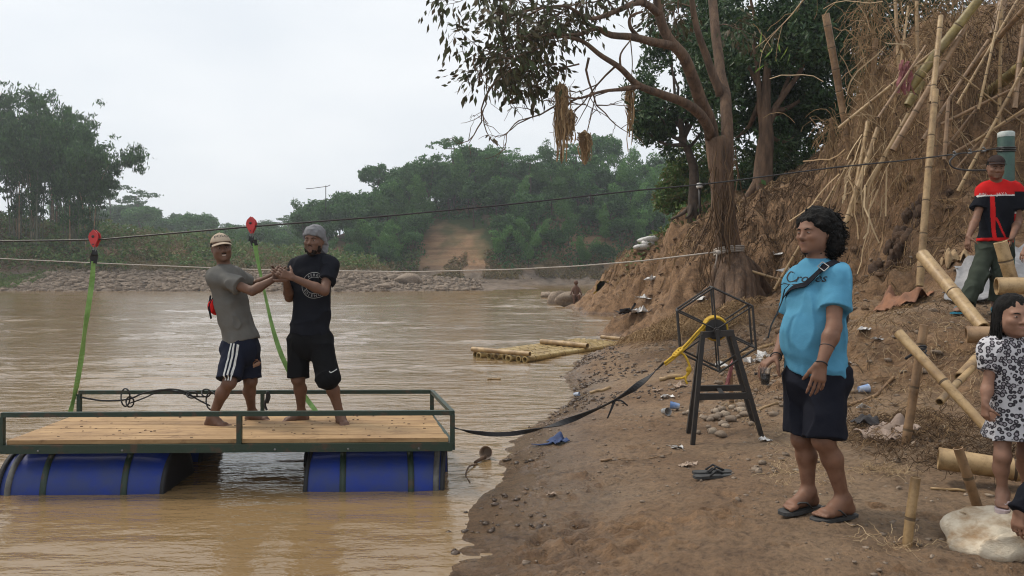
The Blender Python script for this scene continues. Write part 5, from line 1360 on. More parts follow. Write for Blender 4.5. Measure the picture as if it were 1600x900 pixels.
b_ = MB(); tl = [at(1232, 446, 4.10), at(1226, 452, 4.12), at(1222, 470, 4.16), at(1214, 490, 4.16), at(1205, 508, 4.15), at(1200, 528, 4.15)]
b_.ribbon(tl, np.array([.022, .012, .022, .030, .030, .032]), (.5, .85, .15), .004); obj('strap_tail', b_, MAT['rubber'], sb, False)
S = Sdf(); S.ell(A(at(1312, 492, 4.40)), (.045, .07, .08)); V, Fq = S.mesh(.007); obj('pouch', mesh_from('pouch', V, [Fq]), MAT['rubber'], sb)
# the cup of coffee in his hand
cu = thing('coffee_cup', 'clear plastic cup of dark coffee held by the man in blue', 'cup', at(1195, 601, 4.15)); cc = A(at(1195.5, 601, 4.17))
mg, nt, n, l, b = NT('clear_plastic'); b.inputs['Base Color'].default_value = (.9, .9, .9, 1); b.inputs['Transmission Weight'].default_value = .95; b.inputs['Roughness'].default_value = .08; b.inputs['IOR'].default_value = 1.12
MAT['clear'] = mg
b_ = MB(); b_.lathe([(0, 0), (.022, 0), (.029, .088), (.0305, .09), (.0285, .0895), (.0215, .002), (0, .002)], cc, n=24); obj('cup', b_, MAT['clear'], cu)
b_ = MB(); b_.lathe([(0, .003), (.0208, .003), (.0252, .056), (0, .056)], cc, n=24); obj('coffee', b_, M('coffee', (.022, .009, .005), None, 5, .1), cu)

# ---- man in the red and black shirt
J = dict(shR=at(1538, 298, 8.03), shL=at(1585, 298, 7.97), hipR=at(1543, 386, 8.0), hipL=at(1566, 386, 8.0), elR=at(1525, 343, 7.97), wrR=at(1513, 370, 7.86), elL=at(1591, 346, 7.92), wrL=at(1581, 372, 7.74),
         knR=at(1530, 428, 7.90), knL=at(1562, 430, 7.90), anR=gnd(1508, 474, 7.86, .095), anL=gnd(1556, 474, 7.94, .095))
p4 = Person('man in dark cap, red and black shirt and green trousers on the mound', J, .97, MAT['skin_tan'], (at(1550, 487, 7.95).x, 7.95, gz_at(5.0, 7.95)))
p4.body(hnd('L', (-.4, -.2, -.9), (-.7, .5, .2), (.4, .45, .5, .6), (.4, .4)), hnd('R', (-.25, -.25, -.93), (.9, .2, -.2), (.35, .4, .45, .5), (.4, .3)), (-.45, -.88, 0), (-.9, -.42, 0),
        (at(1556, 262, 7.93), (-.28, -.93, -.22), (.0, -.2, 1), dict(s=.98)), .0065)
sh4 = p4.shirt(None, -.065, .62, .020, name='work_shirt', seed=24, amp=.009, neck=.035, sleeve_w=.068)
sh4.data.materials.clear()
mid4 = at(1554, 330, 7.9).x
def red_fn(c):
    z, x, y = c[:, 2], c[:, 0], c[:, 1]; yoke = at(0, 304, 7.9).z; front = y < 8.0
    out = np.zeros(len(c)); arm = (np.abs(x - mid4) > .20)
    out[(z > yoke) & ~(arm & (z < yoke + .03))] = 1; out[front & (np.abs(x - mid4 + .01) < .017)] = 1; out[z < at(0, 371, 7.9).z] = 1
    out[front & (np.abs((x - mid4) - .01 - (at(0, 340, 7.9).z - z) * .38) < .010) & (z < at(0, 340, 7.9).z)] = 1
    out[(np.abs(z - yoke + .006) < .0075) & front & ~arm] = 2
    out[arm & (z < at(0, 331, 7.9).z) & (z > at(0, 334, 7.9).z)] = 2; out[arm & (z < at(0, 334, 7.9).z)] = 1
    return out
face_mats(sh4, [MAT['black_cloth'], MAT['red_cloth'], MAT['print_white']], red_fn)
for tx, px, py in (('BINA', 1538, 306), ('JAYA', 1573, 304)):
    V, Fc = text2d(tx, .045); decal('lettering', V, Fc, sh4, MAT['print_white'], [sh4], A(at(px, py, 7.8)), (1, -.1, .05), (0, 0, 1))
p4.shorts(MAT['olive'], 1.90, 1.90, .016, name='trousers', seed=25, amp=.012, wid=.078)
cap_hat(p4, 'cap', MAT['cap_dark'], low=.024, brim=.7, tilt=.012); short_hair(p4, .985)
cl = MB(); q = p4.shm + p4.up * .045
for s_ in (-1, 1): cl.tube([q + p4.fwd * .062 + p4.lat * s_ * .006 - p4.up * .03, q + p4.fwd * .055 + p4.lat * s_ * .045, q + p4.lat * s_ * .072 + p4.up * .01, q - p4.fwd * .06 + p4.lat * s_ * .03 + p4.up * .012], .015, 8, flat=.6)
obj('collar', cl, MAT['black_cloth'], p4.root)
for t, toe in (('L', (-.45, -.88, 0)), ('R', (-.9, -.42, 0))):
    so = flip_flop(p4, t, toe, MAT['sandal_blue'], 1.05, 1 if t == 'L' else -1)
    an = A(p4.J['an' + t]); d = nrm(toe); r = np.cross(d, (0, 0, 1)); b_ = MB()
    b_.tube([an + d * .075 + r * .048 * math.cos(a) + np.array([0, 0, -.066 + .052 * math.sin(a)]) for a in np.linspace(0, math.pi, 13)], .006, 8); b_.ribbon([an + d * .085 + r * .048 * math.cos(a) + np.array([0, 0, -.068 + .050 * math.sin(a)]) for a in np.linspace(0, math.pi, 13)], .07, d, .006)
    obj('strap', b_, MAT['sandal_blue'], so)

# ---- the girl
def leopard():
    m, nt, n, l, b = NT('leopard_print'); t = n.new('ShaderNodeTexCoord')
    wv = noise_tex(n, l, 22, 3, t.outputs['Object']); ma = n.new('ShaderNodeMixRGB'); ma.inputs[0].default_value = .012; l.new(t.outputs['Object'], ma.inputs[1]); l.new(wv.outputs['Color'], ma.inputs[2])
    v = n.new('ShaderNodeTexVoronoi'); v.inputs['Scale'].default_value = 46; v.inputs['Randomness'].default_value = .8; l.new(ma.outputs[0], v.inputs['Vector'])
    rp = ramp(n, l, v.outputs['Distance'], [(.0, (.26, .24, .26)), (.27, (.25, .23, .25)), (.32, (.035, .032, .038)), (.50, (.035, .032, .038)), (.57, (.48, .47, .49)), (1, (.52, .51, .53))])
    l.new(rp.outputs[0], b.inputs['Base Color']); b.inputs['Roughness'].default_value = .9; b.inputs['Specular IOR Level'].default_value = .2
    return m
J = dict(shR=at(1551, 549, 3.84), shL=at(1616, 549, 3.86), hipR=at(1567, 652, 3.84), hipL=at(1605, 652, 3.88), elR=at(1543, 604, 3.83), wrR=at(1539, 632, 3.79), elL=at(1632, 604, 3.85), wrL=at(1636, 636, 3.80),
         knR=at(1566, 714, 3.79), knL=at(1602, 712, 3.86), anR=at(1567, 772, 3.80), anL=at(1606, 765, 3.92))
p5 = Person('small girl in leopard print dress standing on the pale sack at the right edge', J, .62, MAT['skin_girl'], at(1585, 790, 3.84))
p5.body(hnd('L', (0, 0, -1), (-1, .2, 0), (.5, .6, .6, .7), (.4, .3)), hnd('R', (-.05, -.1, -1), (1, .25, 0), (.8, .9, .9, 1.0), (.5, .5)), (-.25, -.97, 0), (-.55, -.83, 0),
        (at(1583, 494, 3.83), (-.07, -.99, -.03), (0, 0, 1), dict(s=.90, wide=1.03, jowl=.006, chin=.95)), .0045)
for o in p5.root.children:
    if o.name.startswith('lips'): o.data.materials[0] = M('lip_girl', (.36, .15, .13))
p5.shirt(leopard(), .14, .55, .022, name='dress', seed=34, amp=.006, flare=.11, sleeve_w=.075, neck=.0)
S = Sdf(); s_ = .9
S.ell(p5.P(0, -.018, .040), A((.082, .098, .088)) * s_, p5.Mx, .02); S.ell(p5.P(0, -.06, -.05), A((.078, .055, .12)) * s_, p5.Mx, .03)
for q in (-1, 1): S.ell(p5.P(q * .076, -.012, -.045), A((.020, .036, .105)) * s_, p5.Mx, .02)
S.ell(p5.P(0, .105, -.035), A((.073, .082, .098)) * s_, p5.Mx, .006, neg=True)
p5.part('hair', S, MAT['hair'], .0045, lambda X: .004 * fbm(X * np.array([90, 90, 8]), 2, 5), 1)
hs_ = MB(); r = np.random.default_rng(8)
for k in range(620):
    a = r.uniform(-2.6, 2.6); b0 = p5.P(.080 * math.sin(a), -.02 - .09 * math.cos(a), r.uniform(-.02, .05)); out = nrm(b0 - p5.hc); out[2] = 0
    if math.cos(a) < -.55: continue
    Lh = r.uniform(.13, .20); hs_.tube([b0 + out * (.004 + .02 * t * r.uniform(.2, 1)) + np.array([r.normal() * .002, r.normal() * .002, -Lh * t]) for t in np.linspace(0, 1, 6)], .0018, 3, cap=False)
obj('hair_strands', hs_, MAT['hair'], p5.root)
for t, toe in (('L', (-.25, -.97, 0)), ('R', (-.55, -.83, 0))): flip_flop(p5, t, toe, MAT['sandal_white'], 1.12, 1 if t == 'L' else -1)

# ---- the people only just inside the right edge
J = dict(shR=at(1672, 668, 3.55), shL=at(1720, 672, 3.35), hipR=at(1735, 800, 3.62), hipL=at(1755, 800, 3.45), elR=at(1632, 738, 3.55), wrR=at(1592, 797, 3.48), elL=at(1680, 740, 3.28), wrL=at(1650, 775, 3.2),
         knR=at(1672, 778, 3.55), knL=at(1680, 778, 3.35), anR=gnd(1690, 868, 3.5, .07), anL=gnd(1700, 868, 3.35, .07))
p6 = Person('child in black sleeves reaching in at the bottom right picture edge', J, .78, MAT['skin_girl'], at(1740, 860, 3.5))
p6.body(hnd('L', (-.9, -.1, -.4), (0, 0, -1)), hnd('R', (-.15, -.1, -1), (.8, .5, 0), (.4, .45, .5, .5), (.4, .4)), (-1, 0, 0), (-1, 0, 0), (at(1690, 590, 3.45), (-.95, -.2, -.1), (0, 0, 1), dict(s=.92)), .006)
p6.shirt(MAT['black_cloth'], .0, 1.0, .018, name='jacket', seed=44)
S = Sdf()
for t in 'LR':
    e, w = A(J['el' + t]), A(J['wr' + t]); d = nrm(w - e); S.cap(A(J['sh' + t]), e, .055, .048, .02); S.cap(e, w, .048, .040, .02, None, ((w + d * .005, d),))
p6.part('sleeves', S, MAT['black_cloth'], .006, folds(12, .006)); p6.shorts(MAT['black_shorts'], 1.6, 1.6, .018, name='trousers'); short_hair(p6, 1.04)
J = dict(shR=at(1650, 300, 7.3), shL=at(1702, 300, 7.35), hipR=at(1660, 400, 7.4), hipL=at(1690, 400, 7.4), elR=at(1628, 352, 7.25), wrR=at(1604, 386, 7.15), elL=at(1712, 355, 7.3), wrL=at(1712, 395, 7.2),
         knR=at(1658, 455, 7.35), knL=at(1690, 455, 7.35), anR=gnd(1660, 500, 7.4, .075), anL=gnd(1690, 500, 7.4, .075))
p7 = Person('person whose bare forearm reaches in above the bamboo at the right edge', J, .9, MAT['skin_girl'], at(1675, 505, 7.4))
p7.body(hnd('L', (0, 0, -1), (-1, 0, 0)), hnd('R', (-.45, -.2, -.9), (.7, .5, 0)), (-.2, -1, 0), (-.3, -1, 0), (at(1672, 258, 7.3), (-.4, -.9, 0), (0, 0, 1), dict(s=.95)), .007)
p7.shirt(MAT['olive'], .0, .6, .018, seed=45); p7.shorts(MAT['navy'], 1.7, 1.7, .018, name='trousers'); short_hair(p7, 1.04)

# ================================================================== THE CROSSING: raft, cable, slings, winch
def wood_mat():
    m, nt, n, l, b = NT('deck_planks'); t = n.new('ShaderNodeTexCoord'); O = t.outputs['Object']
    gr = noise_tex(n, l, 3, 6, O, .65, (1.0, 14, 14)); st = noise_tex(n, l, 2.2, 4, O, .6); ft = noise_tex(n, l, 9, 4, O, .7)
    rp = ramp(n, l, gr.outputs['Fac'], [(.3, (.25, .15, .068)), (.5, (.36, .23, .112)), (.7, (.43, .29, .15))])
    s1 = ramp(n, l, st.outputs['Fac'], [(.35, (.74, .70, .66)), (.6, (1, 1, 1))]); s2 = ramp(n, l, ft.outputs['Fac'], [(.30, (.42, .36, .31)), (.46, (1, 1, 1))])
    m1 = n.new('ShaderNodeMixRGB'); m1.blend_type = 'MULTIPLY'; m1.inputs[0].default_value = .8; l.new(rp.outputs[0], m1.inputs[1]); l.new(s1.outputs[0], m1.inputs[2])
    m2 = n.new('ShaderNodeMixRGB'); m2.blend_type = 'MULTIPLY'; m2.inputs[0].default_value = .7; l.new(m1.outputs[0], m2.inputs[1]); l.new(s2.outputs[0], m2.inputs[2])
    gi = n.new('ShaderNodeNewGeometry'); s3 = ramp(n, l, gi.outputs['Random Per Island'], [(0, (.78, .74, .70)), (1, (1.08, 1.06, 1.02))]); m3 = n.new('ShaderNodeMixRGB'); m3.blend_type = 'MULTIPLY'; m3.inputs[0].default_value = 1; l.new(m2.outputs[0], m3.inputs[1]); l.new(s3.outputs[0], m3.inputs[2]); m2 = m3
    l.new(m2.outputs[0], b.inputs['Base Color']); b.inputs['Roughness'].default_value = .8
    bp = n.new('ShaderNodeBump'); bp.inputs['Strength'].default_value = .3; bp.inputs['Distance'].default_value = .004; l.new(gr.outputs['Fac'], bp.inputs['Height']); l.new(bp.outputs[0], b.inputs['Normal'])
    return m
MAT['deck'] = wood_mat()
MAT['drum_blue'] = M('drum_blue', (.009, .032, .23), (.028, .045, .15), 6, .5, .2, 20, spec=.3)
raft = thing('drum_raft', 'river raft with plank deck, green steel railing and blue drum floats', 'raft', (-2.05, 6.3, 0))
NL, NR, FL, FR = A(at(3, 648, 5.53)), A(at(707, 645, 5.66)), A(at(124, 613, 7.06)), A(at(675, 612, 7.12))
NL[2] = .586; NR[2] = .578; FL[2] = .512; FR[2] = .508
upz = np.array([0, 0, 1.0]); DH = .205
nl, nr, fl, fr = NL - upz * DH, NR - upz * DH, FL - upz * DH, FR - upz * DH
# deck of boards along the raft
ex = nrm(nr - nl); ey = nrm((fl + fr) / 2 - (nl + nr) / 2); en = nrm(np.cross(ex, ey)); L0, W0 = np.linalg.norm(nr - nl), np.linalg.norm((fl + fr) / 2 - (nl + nr) / 2)
dk = MB(); nb = 8; Mx = np.stack([ex, ey, en], 1); rd = np.random.default_rng(4)
for k in range(nb):
    v = (k + .5) / nb; a = nl + (fl - nl) * v; b = nr + (fr - nr) * v; c = (a + b) / 2 + en * (.002 + rd.uniform(-.002, .002))
    dk.box(c, (np.linalg.norm(b - a) - .06 + rd.uniform(-.015, .015), W0 / nb - .012, .03), Mx)
obj('deck', dk, MAT['deck'], raft, False)
def bar(name, a, b, w=.04, h=None, m='steel_green', par=None, up=(0, 0, 1)):
    mb = MB(); mb.bar(a, b, w, h or w, up); o = obj(name, mb, MAT[m], par or raft, False); return o
bar('rail', NL, NR, .034, .034); bar('rail', FL, FR, .034); bar('rail', NR - upz * .001, FR + upz * .001, .032, .030)
for a in (nl - upz * .04, nr - upz * .04, fl - upz * .04, fr - upz * .04): pass
bar('frame_bar', nl - upz * .044, nr - upz * .044, .04, .06); bar('frame_bar', fl - upz * .044, fr - upz * .044, .04, .06); bar('frame_bar', nl - upz * .043, fl - upz * .043, .038, .056); bar('frame_bar', nr - upz * .043, fr - upz * .043, .038, .056)
for t in (.33, .66): bar('cross_bar', nl + (nr - nl) * t - upz * .052, fl + (fr - fl) * t - upz * .052, .036, .045)
for a, b in ((NL, nl), (NR, nr), (FL, fl), (FR, fr)): bar('post', a - upz * .016, b - upz * .03, .034, up=(0, 1, 0))
q = (370 - 3) / 704; bar('post', NL + (NR - NL) * q - upz * .017, nl + (nr - nl) * q - upz * .025, .034, up=(0, 1, 0))
q = (409 - 124) / 551; bar('post', FL + (FR - FL) * q - upz * .017, fl + (fr - fl) * q - upz * .025, .030, up=(0, 1, 0))
bo = MB()
for px in (60, 189, 426, 541, 653):
    q = (px - 3) / 704; bo.ell(nl + (nr - nl) * q - upz * .055 - ey * .021, (.009, .006, .009), n=8)
obj('bolts', bo, MAT['galvanised'], raft)
MAT['clamp_grey'] = M('clamp_grey', (.13, .13, .12), (.06, .055, .05), 14, .55, .2)
def drum(c, L, rad, ringend):
    ax = ex; d = MB()
    pr = [(0, -L / 2), (rad * .80, -L / 2), (rad * .86, -L / 2 + .02), (rad * .93, -L / 2 + .012), (rad * .97, -L / 2 + .05)]
    prof = [(0, -L / 2 + .012), (rad * .84, -L / 2 + .012), (rad * .87, -L / 2), (rad * .93, -L / 2), (rad * .96, -L / 2 + .03)]
    for t in np.linspace(-.42, .42, 15): prof.append((rad * (1 - .035 * abs(t / .42) ** 4 + .006 * (abs(abs(t) - .15) < .035)), t * L))
    prof += [(r_, -z) for r_, z in prof[:5][::-1]]
    d.lathe(prof, c, ax, 40)
    o = obj('barrel', d, MAT['drum_blue'], raft, auto=40)
    rg = MB(); z = ringend * L * .445; rg.lathe([(rad * .965, z - .022), (rad * 1.005, z - .018), (rad * 1.012, z), (rad * 1.005, z + .018), (rad * .965, z + .022)], c, ax, 40); obj('clamp_ring', rg, MAT['clamp_grey'], o)
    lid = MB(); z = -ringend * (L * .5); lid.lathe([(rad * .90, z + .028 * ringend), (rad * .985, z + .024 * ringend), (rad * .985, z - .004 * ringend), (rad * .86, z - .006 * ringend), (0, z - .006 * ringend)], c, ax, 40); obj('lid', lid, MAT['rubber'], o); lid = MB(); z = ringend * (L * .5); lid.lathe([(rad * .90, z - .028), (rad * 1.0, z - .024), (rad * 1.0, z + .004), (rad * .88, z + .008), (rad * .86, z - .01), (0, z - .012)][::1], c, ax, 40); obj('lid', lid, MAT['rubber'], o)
    for t in (-.27, .22):
        sp = MB(); th = np.linspace(0, 2 * math.pi, 41); cc = c + ax * t * L
        sp.ribbon([cc + (ey * math.cos(a) + en * math.sin(a)) * (rad * 1.008 + .003) for a in th], .045, ax, .005); obj('strap', sp, MAT['steel_green'], o)
RAD = .305
def dpos(u, v): p = nl + (nr - nl) * u; q = fl + (fr - fl) * u; r = p + (q - p) * v; r = r - upz * (.085 + RAD); return r
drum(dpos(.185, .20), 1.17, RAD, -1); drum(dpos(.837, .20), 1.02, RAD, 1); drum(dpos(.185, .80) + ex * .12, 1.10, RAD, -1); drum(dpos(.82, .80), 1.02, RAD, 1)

dm = MB(); rq_ = np.random.default_rng(12)
for k in range(130):
    u_, v_ = rq_.uniform(.03, .97), rq_.uniform(.04, .96); p_ = nl + (nr - nl) * u_; q_ = fl + (fr - fl) * u_; dm.ell(p_ + (q_ - p_) * v_ + en * .019, A((1, 1, .4)) * rq_.uniform(.004, .014), n=6, jit=.4, seed=k)
dmo = obj('mud_crumbs', dm, MAT['bark'], raft); tag(dmo, None, None, None, 'stuff')

# black cord knotted along the far rail
cord = thing('tied_cord', 'thin black cord knotted in loops along the far raft railing', 'cord', FL)
def P7(px, py, dy=0): return at(px, py, 7.05 + dy)
c_ = MB()
limb(c_, [P7(124, 620), P7(160, 626), P7(200, 624), P7(225, 614), P7(255, 609), P7(280, 613), P7(300, 619), P7(325, 620)], .008, .008, 6)
limb(c_, [P7(200, 631), P7(225, 622), P7(252, 610), P7(270, 608), P7(290, 612), P7(305, 622), P7(328, 634)], .007, .007, 6)
for px, py, w, h in ((196, 621, 7, 14), (203, 628, 6, 8), (300, 617, 8, 5), (322, 614, 7, 6), (330, 626, 8, 14)):
    c_.tube([P7(px + w * math.cos(a), py + h * math.sin(a), -.02 + .03 * math.sin(2 * a)) for a in np.linspace(0, 6.4, 18)], .007, 6)
limb(c_, [P7(418, 612), P7(417, 622), P7(414, 632), P7(417, 641)], .014, .010, 6); limb(c_, [P7(418, 612), P7(421, 620), P7(418, 630)], .012, .010, 6)
obj('cord', c_, MAT['rubber'], cord)

# the steel cable from the green post across the river
cab = thing('steel_cable', 'dark steel cable stretched across the river with two red pulleys on it', 'cable', at(1570, 232, 8.6))
def cable_pt(px):
    K = [(-200, 383, 6.6), (0, 377, 6.75), (148, 375, 6.85), (393, 354, 7.05), (600, 338, 7.3), (800, 319, 7.6), (1000, 297, 7.9), (1110, 287, 8.05), (1300, 262, 8.3), (1420, 250, 8.45), (1500, 240, 8.52), (1566, 231, 8.6)]
    xs = [k[0] for k in K]; return at(px, np.interp(px, xs, [k[1] for k in K]), np.interp(px, xs, [k[2] for k in K]))
c_ = MB(); c_.tube([cable_pt(px) for px in np.linspace(-1500, 1566, 60)], .0085, 6)
obj('cable', c_, MAT['steel_black'], cab)
c_ = MB()
limb(c_, [at(1496, 240, 8.5), at(1484, 252, 8.45), at(1490, 262, 8.45), at(1512, 266, 8.5), at(1545, 266, 8.6)], .010, .010, 6); obj('loose_end', c_, MAT['steel_black'], cab)
for px in (1491, 1515, 1537):
    p = cable_pt(px); c_ = MB(); c_.tube([p + Vector((-.012, 0, .02)), p + Vector((0, 0, .035)), p + Vector((.012, 0, .02)), p + Vector((.012, 0, -.015))], .008, 6); c_.box(p - Vector((0, 0, .01)), (.04, .03, .018)); obj('clamp', c_, MAT['galvanised'], cab)
gp = thing('anchor_post', 'green concrete filled post with white top behind the man in red', 'post', gnd(1572, 300, 8.75, -.1))
c_ = MB(); b0 = gnd(1572, 300, 8.75, -.3); t0 = at(1572, 207, 8.75); c_.lathe([(0, 0), (.085, 0), (.085, t0.z - b0.z - .012), (.08, t0.z - b0.z), (.0, t0.z - b0.z)], b0, n=24); obj('pipe', c_, M('post_green', (.03, .09, .065), (.02, .05, .04), 8, .5, .2), gp, auto=40)
c_ = MB(); c_.lathe([(0, .014), (.07, .008), (.0865, -.004), (.0875, -.05), (.0865, -.055)], t0, n=24); obj('white_top', c_, M('white_chalk', (.5, .52, .5), (.25, .3, .28), 12, .9), gp)
c_ = MB()
for k in range(3): c_.tube([A(t0) + np.array([.091 * math.cos(a), .091 * math.sin(a), -.17 - .02 * k + .012 * math.sin(a)]) for a in np.linspace(0, 6.283, 25)], .009, 6, cap=False)
obj('cable_turns', c_, MAT['steel_black'], gp)

MAT['pulley_red'] = M('pulley_red', (.52, .03, .03), (.38, .022, .022), 14, .5); MAT['sling_green'] = M('sling_green', (.24, .42, .13), (.12, .24, .06), 16, .8, .2, 60, scl=(1, 1, .5))
def pulley(px, lab):
    p = cable_pt(px); t = thing('pulley', lab, 'pulley', p, 'red pulleys on the cable')
    out = [(0, .105), (.045, .062), (.058, .02), (.050, -.02), (.020, -.085), (.006, -.105), (-.014, -.085), (-.048, -.02), (-.056, .02), (-.043, .062)]
    out = [(x * .76, z * .76 + .012) for x, z in out]
    for s in (-1, 1):
        mb = MB(); n = len(out); V = [A(p) + np.array([x, s * .022 + d, z]) for d in (-.006, .006) for x, z in out]
        mb.add(V, [list(range(n))], [[n + i for i in range(n)][::-1]], np.array([[(i + 1) % n, i, i + n, (i + 1) % n + n] for i in range(n)])); obj('side_plate', mb, MAT['pulley_red'], t, False)
    mb = MB(); mb.lathe([(0, -.014), (.03, -.014), (.022, 0), (.03, .014), (0, .014)], A(p) + np.array([0, 0, .030]), (0, 1, 0), 20); obj('wheel', mb, MAT['steel_black'], t)
    mb = MB(); mb.lathe([(0, -.034), (.012, -.034), (.012, .034), (0, .034)], A(p) + np.array([0, 0, .030]), (0, 1, 0), 10); mb.lathe([(0, -.032), (.006, -.032), (.006, .032), (0, .032)], A(p) + np.array([0, 0, -.04]), (0, 1, 0), 10); obj('pin', mb, MAT['steel_black'], t)
    mb = MB(); mb.tube([A(p) + np.array([.011 * math.cos(a), .0, -.082 + .022 * math.sin(a)]) for a in np.linspace(0, 6.3, 18)], .006, 6); obj('shackle', mb, MAT['galvanised'], t)
    return p
def sling(px, pth, sw, lab):
    p = pulley(px, 'red pulley on the cable holding ' + lab[0]); t = thing('webbing_sling', lab[1], 'sling', p, 'green webbing slings')
    mb = MB(); a = A(p) + np.array([0, 0, -.10]); e = A(pth[0])
    for o in (-.012, .014): mb.ribbon([a + np.array([o * .3, 0, .01]), a + np.array([o, -.005, -.03]), (a + e) / 2 + np.array([o * 1.4, 0, 0]), e + np.array([o, 0, -.02])], .03, (1, .3, 0), .006)
    obj('black_eye', mb, MAT['rubber'], t, False)
    P0 = np.array([tuple(v) for v in pth]); k = len(P0); T = np.linspace(0, k - 1, 40); pts = np.stack([np.interp(T, np.arange(k), P0[:, j]) for j in range(3)], 1)
    for _ in range(4): pts[1:-1] = (pts[:-2] + 2 * pts[1:-1] + pts[2:]) / 4
    side = np.stack([np.array([math.cos(sw(u)), math.sin(sw(u)), .1]) for u in np.linspace(0, 1, 40)])
    mb = MB(); mb.ribbon(pts, .043, side, .004); obj('webbing', mb, MAT['sling_green'], t, False)
    return t
sling(148, [at(146, 408, 6.86), at(144, 440, 6.88), at(138, 480, 6.9), at(132, 520, 6.93), at(128, 555, 6.96), at(122, 590, 7.0), at(117, 616, 7.04), at(110, 644, 7.03)], lambda u: 1.3 - 1.1 * math.sin(u * 7.0) ** 2, ('the sling of the left raft corner', 'twisted green webbing sling tied to the left far corner of the raft'))
sling(393, [at(398, 380, 7.06), at(403, 410, 7.07), at(413, 455, 7.08), at(425, 510, 7.10), at(438, 552, 7.11), at(456, 590, 7.12), at(478, 622, 7.10), at(496, 646, 7.02)], lambda u: .7 + .7 * math.sin(u * 6), ('the sling between the two men', 'green webbing sling hanging down behind the two men on the raft'))

# the pale rope to the leaning tree
MAT['rope_pale'] = M('rope_pale', (.46, .42, .38), (.34, .30, .26), 30, .9, .3, 120)
rp_ = thing('pale_rope', 'long pale rope stretched over the river and tied round the leaning tree', 'rope', at(1135, 395, 15.6))
K = [(-900, 330, 60), (-150, 393, 30), (0, 404, 27), (150, 411, 25), (390, 421, 22.5), (640, 425, 20), (800, 421, 18.6), (900, 416, 17.8), (1000, 408, 16.8), (1118, 394, 15.45)]
xs = [k[0] for k in K]; c_ = MB(); c_.tube([at(px, np.interp(px, xs, [k[1] for k in K]), np.interp(px, xs, [k[2] for k in K])) for px in np.linspace(-900, 1118, 90)], .017, 6); obj('rope', c_, MAT['rope_pale'], rp_)
tc_ = A(at(1139, 393, TY)); c_ = MB()
for k in range(4): c_.tube([tc_ + np.array([.30 * math.cos(a), .30 * math.sin(a), .06 - .035 * k + .05 * math.sin(a + 2.6)]) for a in np.linspace(0, 6.283, 33)], .018, 6, cap=False)
c_.ell(at(1122, 395, 15.55), (.06, .05, .06), n=10, jit=.2); c_.tube([at(1120, 397, 15.5), at(1119, 408, 15.48), at(1117, 419, 15.5)], .014, 6); obj('turns', c_, MAT['rope_pale'], rp_)

# ------------------------------------------------------------------ winch
WY = 6.25
win = thing('rope_winch', 'black steel A frame winch with hexagonal wheel and yellow rope drum', 'winch', gnd(1130, 685, WY, 0))
def W_(px, py, dy=0): return A(at(px, py, WY + dy))
def wfoot(px, Y): v = at(px, 600, Y); return np.array([v.x, v.y, gz_at(v.x, v.y) - .01])
fA, fB = wfoot(1082, 6.24), wfoot(1190, 6.30); rA, rB = wfoot(1075, 6.72), wfoot(1177, 6.78)
tA, tB = W_(1098, 523, .02), W_(1143, 520, .06); sA, sB = W_(1096, 522, .42), W_(1136, 520, .46)
for a, b in ((tA, fA), (tB, fB), (sA, rA), (sB, rB)): bar('leg', a, b, .034, .036, 'steel_black', win, (0, 1, 0))
bar('top_bar', tA - ex * .01, tB + ex * .01, .05, .05, 'steel_black', win); bar('top_bar', sA - ex * .01, sB + ex * .01, .05, .05, 'steel_black', win)
def onleg(a, b, z): t = (z - a[2]) / (b[2] - a[2]); return a + (b - a) * t
zc = W_(1130, 620)[2]; k1, k2, k3, k4 = onleg(tA, fA, zc), onleg(tB, fB, zc), onleg(sA, rA, zc), onleg(sB, rB, zc)
bar('cross_bar', k1, k2, .038, .05, 'steel_black', win); bar('cross_bar', k3, k4, .038, .05, 'steel_black', win); bar('cross_bar', (k1 + k2) / 2, (k3 + k4) / 2, .038, .008, 'steel_black', win)
axd = nrm((.19, 1, .02)); wc = W_(1119, 515, .10); wc[2] += .0
ux = nrm(np.cross(axd, upz)); uy = np.cross(ux, axd); uy = uy if uy[2] > 0 else -uy
f0 = wc - axd * .02; f1 = wc + axd * .27
cg = MB(); hexa = [math.pi / 2 + .08 + k * math.pi / 3 for k in range(6)]; rh = .348
vt = [[c + (ux * math.cos(a) + uy * math.sin(a)) * rh for a in hexa] for c in (f0, f1)]
for ring in vt:
    for k in range(6): cg.tube([ring[k], ring[(k + 1) % 6]], .0095, 6)
for k in range(6):
    cg.tube([vt[0][k], vt[1][k]], .0085, 6); cg.tube([f0 + axd * .02, vt[0][k]], .0075, 6); cg.tube([f1 - axd * .02, vt[1][k]], .0075, 6)
obj('hexagon_wheel', cg, MAT['steel_black'], win, auto=30)
dr = MB(); dr.lathe([(0, -.005), (.085, -.005), (.085, .012), (.05, .014), (.05, .28), (.085, .282), (.085, .30), (0, .30)], wc + axd * .02, axd, 32); obj('drum', dr, MAT['steel_black'], win, auto=35)
sh = MB(); sh.lathe([(0, -.16), (.016, -.16), (.016, .42), (0, .42)], wc, axd, 14); sh.bar(wc - axd * .14, wc - axd * .14 + ux * .01 - upz * .12, .028, .016, axd); sh.lathe([(0, -.12), (.028, -.12), (.028, -.09), (0, -.09)], wc, axd, 16); obj('crank', sh, MAT['steel_black'], win, auto=35)
MAT['rope_yellow'] = M('rope_yellow', (.58, .36, .02), (.42, .25, .015), 40, .7, .4, 130)
yr = thing('yellow_rope', 'yellow rope wound on the winch drum and knotted to the black strap', 'rope', wc)
c_ = MB(); rq = np.random.default_rng(3); pts = []
for k in range(420):
    a = k * .30; lay = (k // 105); x = .045 + .22 * abs(((k / 105.0) % 2) - 1); pts.append(wc + axd * x + (ux * math.cos(a) + uy * math.sin(a)) * (.060 + .012 * lay) )
c_.tube(pts, .0095, 6); obj('wound_rope', c_, MAT['rope_yellow'], yr)
